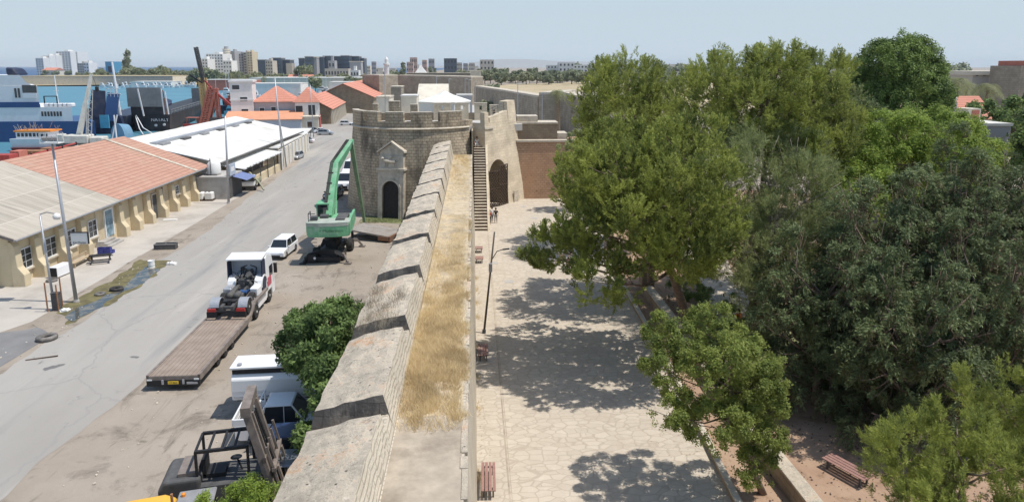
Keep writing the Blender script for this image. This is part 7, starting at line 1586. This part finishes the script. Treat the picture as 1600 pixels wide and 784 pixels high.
# ------------------------------------------------------------------ the town on the horizon
def block(label, px0, px1, ytop, Y, mat='white_plaster', dep=18, rows=4, cols=4, pane='window_dark', roofbox=True, name='apartment_block', ww=.42, wh=.42, cap=None):
    x0, x1 = XR(px0,Y,3), XR(px1,Y,3); z = ZP((px0+px1)/2, ytop, Y); o = thing(name, label, 'building', (x0,Y,0)); w_ = x1-x0
    m = MB(); m.box(0,w_,0,dep,0,z); m.build('wall', M[mat], o)
    vis0 = max(0, CH - 16*Y/1100); cw_ = w_/max(1,cols); rh = (z-vis0)/max(1,rows)
    if rows*cols:
        m = MB(); m.box(-cw_*ww/2,cw_*ww/2,-.25,.05,0,rh*wh); base = None
        for r in range(rows):
            for c in range(cols):
                p = ((c+.5)*cw_, 0, vis0+r*rh+rh*.25)
                if base is None: base = m.build('window', M[pane], o, loc=p)
                else: putmesh(base, 'window', o, p)
    if roofbox: m = MB(); m.box(w_*.35,w_*.65,dep*.3,dep*.7,z,z+rh*.5+1); m.build('roof_hut', M[mat], o)
    if cap: m = MB(); m.box(-.5,w_+.5,-.5,dep+.5,z,z+1); m.build('roof_edge', M[cap], o)
    return o
M['block_dark'] = m_plain('dark_glass_block', (.07,.09,.12), .4, .15, .05); M['block_blue'] = m_plain('blue_block', (.08,.28,.42), .6, .1, .05); M['beige'] = m_plain('beige_facade', (.5,.46,.4), .85, .08, .05); M['greyf'] = m_plain('grey_facade', (.38,.38,.39), .85, .08, .05)  # even facade colours of the distant blocks
W1 = 'white_plaster'
block('lowest stepped white block at the left end of the white tower group', 58, 70, 91, 1400, W1, 30, 7, 3)
block('second white block of the left group, slightly taller', 70, 80, 87, 1420, W1, 30, 8, 3); block('white block with a small roof hut left of the tallest white tower', 80, 90, 86.5, 1440, W1, 30, 8, 3)
block('tallest white tower block of the left group', 91, 113, 80.5, 1460, W1, 40, 11, 5, 'window_dark'); block('white tower block with plain side right of the tallest one', 113, 124, 81, 1480, W1, 40, 9, 2, 'window_dark', False)
block('lower grey-white block at the right of the left group', 122, 133, 99, 1400, 'beige', 30, 5, 3); block('white block at the right end of the left group', 132, 140, 98, 1380, W1, 30, 4, 2)
block('bright blue block among the trees across the harbour', 166, 179, 96.5, 1300, 'block_blue', 30, 1, 1, 'ship_navy', False)
block('low white block left of the stepped white hotel', 313, 326, 92, 1050, W1, 30, 6, 3); block('large white stepped hotel with rows of small windows', 324, 350, 84.5, 1080, W1, 40, 8, 6, 'window_dark'); 
block('low white wing in front of the round beige tower', 350, 363, 95, 1040, W1, 25, 4, 3)
def rtower(label, px0, px1, ytop, Y, mat):
    x0, x1 = XR(px0,Y,3), XR(px1,Y,3); r = (x1-x0)/2; z = ZP((px0+px1)/2, ytop, Y); o = thing('tower_block', label, 'building', ((x0+x1)/2,Y,0)); m = MB(); m.lathe((0,0,0), [(r,0),(r,z)], 20); m.build('wall', M[mat], o); v0 = CH - 12*Y/1100; n = 11
    for k in range(n): zz = v0 + (z-v0)*k/n; m = MB(); m.lathe((0,0,zz+1.4), [(r*1.0,0),(r*1.05,.05),(r*1.05,1.5),(r*1.0,1.6)], 20); m.build('balcony', M['cream_light'], o)
    m = MB(); m.lathe((0,0,z), [(r*.6,0),(r*.6,3.5),(r*.1,3.6)], 14); m.build('roof_hut', M['greyf'], o)
rtower('beige round-fronted tower block with balcony rings, the tallest behind the hotel', 351, 362, 76.5, 1120, 'beige'); block('grey-beige slab attached to the round tower block', 361, 369, 80, 1130, 'greyf', 30, 10, 2, 'beige')
block('dark ribbed tower block between two beige ones', 371, 382, 84, 1150, 'greyf', 30, 9, 3); block('narrow lighter tower slab beside the ribbed one', 381, 388, 82, 1150, 'beige', 30, 9, 1); block('beige and yellow tower block at the right of the trio', 388, 396, 81, 1140, 'cream', 30, 10, 2)
for a_ in ((404,418,94.5,880,'block_dark','dark glass block leftmost of the dark group'),(427,440,91.5,900,'block_dark','taller dark glass block behind the small beige block'),(439,454,94.5,910,'block_dark','dark glass block with a mast, right of the taller one'),
           (468,477,92,900,'block_dark','narrow dark glass block left in the second dark group'),(478,490,89.5,880,'block_dark','tall dark glass block with a grey side wall'),(496,506,90,900,'block_dark','dark block with light balconies in the second group'),
           (506,518,88.5,910,'block_dark','dark stepped block in the middle of the second group'),(523,534,89,920,'block_dark','dark block behind the small grey block'),(534,547,88,900,'block_dark','dark glass block with plain front right of the middle'),(548,562,89,920,'block_dark','dark block with a light rooftop frame'),(561,570,92,930,'block_dark','last dark block at the right end of the second group')):
    block(a_[5], *a_[:4], mat=a_[4], dep=22, rows=5, cols=3, pane='window_blue', roofbox=False, name='office_block', ww=.7, wh=.55, cap='greyf')
block('small beige block in front of the dark glass blocks', 416, 427, 95, 850, 'beige', 20, 5, 3); block('grey plain block at the right of the masted dark block', 448, 457, 99, 890, 'beige', 15, 0, 0, roofbox=False)
block('light grey narrow wall block between the dark towers', 489, 496, 90.5, 885, 'greyf', 15, 0, 0, roofbox=False, cap='cream_light'); block('small grey block low in front of the dark group', 514, 524, 95, 860, 'greyf', 15, 2, 2); block('large plain light grey block at the right of the dark group', 547, 565, 97, 880, 'greyf', 15, 0, 0, roofbox=False, cap='cream_light')
block('long low pale building in front of the dark blocks', 508, 545, 107.5, 760, 'beige', 15, 1, 8, roofbox=False); block('low white house with stepped roof right of the long pale building', 548, 561, 110, 700, W1, 12, 1, 3)
for a_ in ((581,588,96.5,1500,'greyf','small grey tower left of the white minaret'),(572,579,103,1300,'cream_light','small cream block at the right of the dark group'),(641,652,90,1300,'rosy','reddish apartment tower in the middle distance'),(636,646,97,1200,'rosy','lower reddish block joined to the apartment tower'),(660,667,94,1250,'rosy','narrow reddish block right of the white pyramid'),(670,679,92,1300,'greyf','grey tower right of the narrow reddish block'),
           (694,714,91.5,1250,'block_dark','square dark unfinished tower standing alone'),(750,772,93.5,1250,'beige','broad beige block with rows of windows on the skyline'),(714,722,98,1500,'beige','pale small block right of the unfinished tower'),(724,731,99,1500,'greyf','grey small block between the unfinished tower and the broad beige block'),(733,742,98.5,1450,'beige','pale block left of the broad beige block'),
           (855,875,102,900,'white_plaster','long white school building, left wing'),(873,897,97.5,880,'white_plaster','long white school building, higher middle wing'),(896,918,101.5,890,'white_plaster','long white school building, right wing'),(1302,1330,98,600,'white_plaster','white housing block with many windows at the right'),(1334,1354,93,640,'greyf','grey flat-topped building left of the domed tree')):
    block(a_[5], *a_[:4], mat=a_[4], dep=15, rows=3, cols=4, name='town_block', roofbox=False)
GS = 'small pale houses on the horizon'
hb_ = MB(); hb_.box(0,14,0,12,0,9); hp = thing('small_house', 'small pale flat-roofed house in the dense town on the horizon', 'house', (0,0,0), group=GS); hb_.build('wall', M['cream_light'], hp); q_ = MB(); q_.box(-.3,14.3,-.3,12.3,9,9.5); q_.build('roof', M['roof_white'], hp); q_ = MB(); q_.box(2,5,-.1,.05,4,7); q_.build('window', M['window_dark'], hp); rj = random.Random(31); first = True
for i in range(85):
    Y = rj.uniform(1250, 2400); px = rj.choice((rj.uniform(575,760), rj.uniform(900,1340), rj.uniform(955,1060), rj.uniform(1240,1350))); loc = (XR(px,Y,3), Y, rj.uniform(-2,2) + (0))
    s = (rj.uniform(.7,2.2), 1, rj.uniform(.8,1.5) * (1 + (Y-1250)/1400))
    if first: hp.location = loc; hp.scale = s; first = False
    else: dup(hp, loc, scale=s)
# far trees: four kinds, one mesh each, copied
def fartree(kind, seed):
    r = np.random.default_rng(seed); rr = random.Random(seed)
    if kind == 'round': lb = lobeset(0,0,5.2,3.4,2.8,7,seed,.5); mt = 'leaf_far'
    elif kind == 'tall': lb = [(rr.uniform(-.5,.5),rr.uniform(-.5,.5),2.5+i*1.9,1.9-.22*i,1.9-.22*i,1.6) for i in range(5)]; mt = 'leaf_far'
    elif kind == 'light': lb = lobeset(0,0,4.4,3.8,2.6,8,seed,.45); mt = 'leaf_farlight'
    else: lb = lobeset(0,0,4.0,4.4,2.6,9,seed,.42); mt = 'leaf_far'
    C_, N_ = crown_pts([(a,b_,c,x,y,z) for a,b_,c,x,y,z in lb], 1.6, r, .4); return leaves(C_, N_, r, 9, .5, .95, .6, 'leaf'), mt
TP = []
for i, (k, lab) in enumerate((('round','round green tree in the band of trees before the town'),('tall','slim dark upright tree in the band of trees before the town'),('light','pale olive-green tree in the band of trees before the town'),('wide','broad dark tree in the band of trees before the town'))):
    V, mt = fartree(k, 200+i); o = thing('background_tree', lab, 'tree', (0,0,0), group=lab.split(' tree')[0] + ' trees before the town'); npmesh('crown', V, 4, M[mt], o); m = MB(); m.cyl((0,0,0),(0,0,4.5),.3,.12,6); m.build('trunk', M['bark'], o); TP.append([o, False])
def ft(k, px, Y, s, lab=None):
    o, used = TP[k]; loc = (XR(px,Y,3), Y, 0)
    if not used: o.location = loc; o.scale = (s,)*3; TP[k][1] = True; return o
    r = dup(o, loc, rj.uniform(0,6.28), lab, scale=s); 
    if lab: del r['group']
    return r
def frow(x0, x1, n, Y0, Y1, s0, s1, kinds):
    for i in range(n): ft(rj.choice(kinds), x0 + (x1-x0)*(i+rj.random())/n, rj.uniform(Y0,Y1), rj.uniform(s0,s1))
frow(140,330,40,760,1000,1.1,2.3,(0,2,2,3)); frow(60,140,9,1150,1250,.8,1.5,(0,2)); frow(330,480,34,620,860,.9,1.7,(2,2,0,3)); frow(470,600,30,520,760,.8,1.5,(0,2,2,3)); frow(600,760,32,520,900,.9,1.9,(0,2,2,3,1))
frow(745,925,40,640,900,1.1,2.0,(0,3,3,2)); frow(925,1100,20,500,900,1.1,1.9,(0,3)); frow(1270,1420,26,260,520,.9,1.5,(0,3,2)); frow(1470,1600,26,220,420,.8,1.5,(0,3,2)); frow(300,330,4,600,640,1.5,2,(3,0))
ft(1, 200, 1150, 3.6, 'tall dark conifer standing above the trees across the harbour'); ft(0, 493, 470, 1.3, 'round dark tree among the marina sheds'); ft(0, 475, 620, 2.3, 'large round green tree in front of the second group of dark blocks'); ft(0, 768, 330, 1.15, 'dark rounded tree growing behind the city wall'); ft(2, 824, 235, .95, 'light green tree just behind the right part of the city wall')
ft(3, 762, 232, .85, 'broad bush-like tree in the yard behind the fort'); ft(2, 812, 250, .8, 'pale leafy tree behind the middle of the right city wall')
wd = np.concatenate([leaves(*crown_pts([(XR(px,1300,3)+rj.uniform(-20,20),1300+rj.uniform(-60,120),rj.uniform(4,9),26,20,rj.uniform(9,14))], .02, np.random.default_rng(int(px)), .4), np.random.default_rng(int(px)), 10, 4, 5, 3.4, 'leaf') for px in np.arange(870,1700,8)])
tag(npmesh('distant_wood', wd, 4, M['leaf_far'], None, 'stuff'), 'hazy belt of trees along the right horizon', None)
# palms
def palm(label, px, py, Y, h=None, nf=22, fl=3.0, tr_=.3, drop=1, name='palm_tree', group=None, seed=1):
    c = D(px, py, Y); z = c.z if h is None else h; o = thing(name, label, 'palm', (c.x, Y, 0), group=group); m = MB(); m.cyl((0,0,0),(0,0,z),tr_*1.15,tr_*.8,9); m.build('trunk', M['palm_trunk'], o); rr = random.Random(seed); V = []
    for i in range(nf):
        a = i*2.399; el = rr.uniform(-.5,1.25); d = Vector((math.cos(a),math.sin(a),0)); pts = []
        for k in range(8):
            t = k/7; pts.append(Vector((0,0,z)) + d*(math.cos(el*.8)*t*fl) + Vector((0,0,(math.sin(el)*t - 1.05*drop*t*t)*fl*.8)))
        s = Vector((-d.y,d.x,0))
        for k in range(7):
            w_ = fl*.3*math.sin(math.pi*(k+.6)/8)
            for sg in (-1,1):
                for q in range(3): b0 = pts[k].lerp(pts[k+1],q/3); tip = b0 + s*sg*w_ + (pts[k+1]-pts[k])*1.0 + Vector((0,0,-.18*w_)); V += [b0, b0.lerp(pts[min(7,k+1)],.25), tip]
    npmesh('crown', np.array([tuple(v) for v in V]), 3, M['leaf_palm'], o); return o
palm('stout fan palm standing before the city wall at the end of the fort', 871, 143, 158, nf=30, fl=2.6, tr_=.75, seed=3); palm('smaller fan palm left of the stout one behind the wall', 797, 141, 300, nf=24, fl=3, seed=4)
palm('large date palm left of the beige building at the right', 1497, 126, 150, nf=34, fl=4.0, seed=5); palm('date palm with a low spreading crown in front of the beige building', 1544, 134, 140, nf=34, fl=3.4, seed=6); palm('date palm partly behind the larger one beside the beige building', 1512, 131, 162, nf=28, fl=3.4, seed=7)
for i, (px, Y) in enumerate(((405,560),(418,590),(398,620),(560,520),(580,500),(588,540),(572,560),(340,640),(352,660),(235,820),(250,800),(232,840))): palm('small palm rising from the trees by the marina', px, 0, Y, h=rj.uniform(7,11)*Y/560, nf=16, fl=3.4*Y/560, tr_=.35, group='small palms by the marina', seed=40+i)

# ------------------------------------------------------------------ city walls behind the fort and the yard between
def wallrun(name, label, pts, th, mat='city_stone', top='stone_pale'):
    o = thing(name, label, 'wall', (pts[0][0], pts[0][1], 0)); x0, y0 = pts[0][:2]
    for (xa,ya,za),(xb,yb,zb) in zip(pts[:-1], pts[1:]):
        d = Vector((xb-xa,yb-ya)).normalized(); q = Vector((-d.y,d.x))*th; q = q if q.y > 0 else -q; m = MB()
        def V4(z0,z1,e=0): return [(xa-x0,ya-y0,z0),(xb-x0,yb-y0,z1),(xb-x0+q.x,yb-y0+q.y,z1),(xa-x0+q.x,ya-y0+q.y,z0)]
        Fq = [(0,3,2,1),(4,5,6,7),(0,1,5,4),(1,2,6,5),(2,3,7,6),(3,0,4,7)]
        m.add(V4(0,0)+V4(za,zb), Fq); m.build('wall', M[mat], o); m = MB(); m.add(V4(za+.01,zb+.01)+V4(za+.5,zb+.5), Fq); m.build('coping', M[top], o)
    return o
def WP(px, py, Y): return (XR(px,Y,8), Y, ZP(px,py,Y))
wallrun('city_wall', 'long dark stone city wall with a pale top on the left behind the fort', [WP(593,119,300), WP(622,118.5,306)], 14)
wallrun('city_wall', 'middle stretch of the city wall running right from the bastion behind the tent', [WP(622,119,338), WP(680,120,330), WP(736,121.5,318)], 10)
wallrun('city_wall', 'sloping stretch of the city wall descending to the right behind the fort', [WP(741,136,263), WP(786,143,216), WP(840,152.5,172)], 3.5)
wallrun('city_wall', 'near bastion of the city wall behind the stout fan palm', [WP(842,148,170), WP(880,147,168), WP(915,157,150)], 18)
shed('low stone parapet building on top of the middle city wall', 636, 735, 114, 352, 8, 'city_stone', 'stone_pale', 'parapet_building'); shed('small white block on the far city wall', 734, 752, 110.5, 380, 8, 'cream_light', 'cream_light', 'wall_hut')
mn = thing('minaret', 'slender white minaret on the left end of the far city wall', 'minaret', (XR(605,345,8), 345, 0)); zt_ = ZP(605,93,345); m = MB(); m.lathe((0,0,0), [(1.3,0),(1.2,zt_-3),(1.6,zt_-2.8),(1.6,zt_-2),(.9,zt_-1.9),(.9,zt_),(.05,zt_+1.5)], 14); m.build('shaft', M['white_plaster'], mn)
m = MB(); s_ = 4.2; zt_ = ZP(658,103.5,500); m.add([(-s_*1.6,-s_,0),(s_*1.6,-s_,0),(s_*1.6,s_,0),(-s_*1.6,s_,0),(-s_*1.1,-s_*.7,zt_-5.5),(s_*1.1,-s_*.7,zt_-5.5),(s_*1.1,s_*.7,zt_-5.5),(-s_*1.1,s_*.7,zt_-5.5),(0,0,zt_+1)], [(0,1,5,4),(1,2,6,5),(2,3,7,6),(3,0,4,7),(4,5,8),(5,6,8),(6,7,8),(7,4,8)]); tag(m.build('white_spire', M['white_plaster'], loc=(XR(658,500,8),500,0)), 'small bright white pyramid roof beyond the city wall', 'roof')
GL = 'thin white lamp posts in the yard behind the fort'
for i, (px, Y, yt) in enumerate(((603,150,112),(683,190,120),(702,230,124),(727,215,124),(733,236,125),(743,205,128),(809,168,131),(847,160,145))):
    z = ZP(px, yt, Y); o = thing('lamp_post', 'thin white lamp post in the yard between the fort and the city wall', 'lamp post', (XR(px,Y,6),Y,0), group=GL); m = MB(); m.cyl((0,0,0),(0,0,z),.12,.08,7); m.build('mast', M['galv'], o); m = MB(); m.box(-.1,.9,-.12,.12,z,z+.12); m.build('lamp_head', M['white_plaster'], o)
tn = thing('tent', 'big white octagonal tent roof rising behind the battlements', 'tent', (XR(694,112,11), 114, 0)); m = MB(); za, ze, zb = ZP(694,142,114), ZP(694,160,110), 9.0; n = 8; rr_ = (XR(742,112,11)-XR(652,112,11))/2; V = []
for z, r in ((zb,rr_*.96),(ze-.3,rr_*.96),(ze,rr_),(ze+(za-ze)*.62,rr_*.32),(za,.15)):
    for i in range(n): a = math.pi/8+2*math.pi*i/n; V.append((r*math.cos(a), r*math.sin(a), z))
m.add(V, [(k*n+i,k*n+(i+1) % n,(k+1)*n+(i+1) % n,(k+1)*n+i) for k in range(4) for i in range(n)]); m.build('canvas', m_plain('tent_canvas', (.7,.69,.63), .8, .04, .5), tn)
m = MB(); m.prism([(rr_*1.1*math.cos(math.pi/8+2*math.pi*i/8), rr_*1.1*math.sin(math.pi/8+2*math.pi*i/8)) for i in range(8)], 0, 9.0); m.build('stone_base', M['brown_stone'], tn)
shed('grey building with a pale and rusty pitched roof behind the tent', 655, 697, 132.5, 175, 16, 'greyf', 'cream_light', 'house', 1, 'house'); shed('small stone hut left of the tent in the yard', 612, 628, 135, 190, 8, 'city_stone', 'stone_pale'); shed('low pale store in the yard left of the tent', 590, 610, 151, 150, 8, 'cream_light', 'stone_pale'); shed('flat white canopy in the yard right of the tent', 714, 738, 148, 175, 5, 'greyf', 'roof_white', 'canopy'); shed('low white-roofed store between the stone hut and the tent', 628, 652, 149, 160, 7, 'cream_light', 'roof_white')
GV = 'vehicles parked in the yard behind the fort'
for i, (px, Y, pt, stl, lab) in enumerate(((612,140,'car_white','van','white van facing left in the yard behind the battlements'),(624,150,'car_white','van','second white van in the yard, right of the first'),(636,165,'car_silver','suv','silver car in the yard between the vans and the tent'),(648,150,'car_navy','hatch','blue car beside the tent in the yard'),(577,168,'yellow','van','yellow minibus at the left side of the yard'),(597,175,'car_white','sedan','white saloon in the yard near the yellow minibus'),(640,138,'car_white','suv','white estate nearest the battlements in the yard'))):
    car(lab, (XR(px,Y,1),Y,0), R(90+20*(i % 3)), pt, 4.8, 1.9, 2.2 if stl == 'van' else 1.6, stl, GV)
for i in range(7): ft(2, 580+i*11, 205+12*(i % 3), .35)
# ------------------------------------------------------------------ houses at the right behind the trees
bb = block('long plain beige building with white roof tanks at the right', 1512, 1592, 117.5, 175, 'beige', 16, 1, 7, 'window_dark', False, 'stone_building', .25, .35, 'cream_light')
for i, (px, s) in enumerate(((1516,.9),(1525,1),(1534,.9),(1556,1.1),(1566,1.2),(1574,.9))):
    p = D(px, 116, 179); m = MB(); m.lathe((0,0,.0),[(.1,-.9*s),(.55*s,-.85*s),(.6*s,0),(.55*s,.85*s),(.1,.9*s)],12,axis='X'); o = m.build('roof_tank', M['white_plaster'], loc=(p.x,179,p.z-.1), smooth=True); tag(o, 'small white water tank on the flat roof of the beige building', 'tank', 'roof tanks on the beige building')
tw2 = thing('stone_tower', 'dark stone tower cut off by the right edge of the photograph', 'tower', (XR(1588,160,8), 160, 0)); m = MB(); m.box(0,14,0,10,0,ZP(1590,103,160)); m.build('wall', M['city_stone'], tw2); m = MB(); m.box(1.2,6,-.3,9,ZP(1590,103,160)+.01,ZP(1590,95,160)); m.build('upper_storey', M['crane_red'], tw2)
shed('house with a red tiled roof half hidden by the lime green tree', 1488, 1545, 152, 112, 9, 'cream_light', 'roof_red_far', 'house', 1, 'house')
wt = thing('water_tank', 'white cylindrical water tank on a stand left of the red-roofed house', 'tank', (XR(1479,106,8),106,0)); z0_ = ZP(1479,160,106); m = MB(); m.lathe((0,0,z0_),[(.1,0),(1.0,.05),(1.0,1.0),(.4,1.35),(.05,1.4)],16); m.build('tank', M['white_plaster'], wt, smooth=True); m = MB(); m.box(-.9,.9,-.7,.7,0,z0_); m.build('stand', M['beige'], wt)
fh = shed('pale flat-roofed house beyond the lime green tree', 1500, 1566, 193, 72, 6, 'greyf', 'roof_white', 'house', 0, 'house'); p = D(1513,172,75); m = MB(); zz = ZP(1530,193,72); m.box(p.x,XR(1532,75,12),75,77,zz,ZP(1513,170,75)); ob = m.build('roof_room', M['cream_light']); ob.location = (0,0,0)
ob.parent = fh; ob.location = -fh.location
m = MB(); m.box(XR(1518,75,12),XR(1529,75,12),74.9,74.99,zz+.25,ZP(1513,172.5,75)); ob = m.build('reddish_panel', M['crane_red']); ob.parent = fh; ob.location = -fh.location
for i, (x, y, s, k) in enumerate(((66,80,6,0),(58.5,66,4.6,0),(76,84,6,1),(57,92,4.5,1),(64,110,5,0))):
    tree('background_tree', ('green tree at the right edge below the beige building','dense tree right of the pale flat-roofed house','tree behind the pale flat-roofed house by the right edge','dark tree between the domed tree and the red-roofed house','tree in front of the date palms at the right')[i], 'tree', (x,y,0), lobeset(x,y,(9.5,9.2,9,7.5,7)[i],s,4.6,9,120+i,.42), ('leaf_green','leaf_round')[k], 'leaf', 1.7, 22, .55, .42, .25, .25, None, 130+i)

# ------------------------------------------------------------------ the hazy sea air round the whole scene
hz_m = bpy.data.materials.new('sea_haze'); hz_m.use_nodes = True; t_ = hz_m.node_tree; t_.nodes.remove(t_.nodes['Principled BSDF'])
vp = t_.nodes.new('ShaderNodeVolumePrincipled'); vp.inputs['Color'].default_value = (.86,.93,1,1); vp.inputs['Density'].default_value = .00006; vp.inputs['Anisotropy'].default_value = 0
t_.links.new(vp.outputs[0], t_.nodes['Material Output'].inputs['Volume'])
m = MB(); m.box(-9500,9500,-400,31000,-1,110); hzo = m.build('haze', hz_m); tag(hzo, kind='stuff'); scene.cycles.volume_bounces = 0
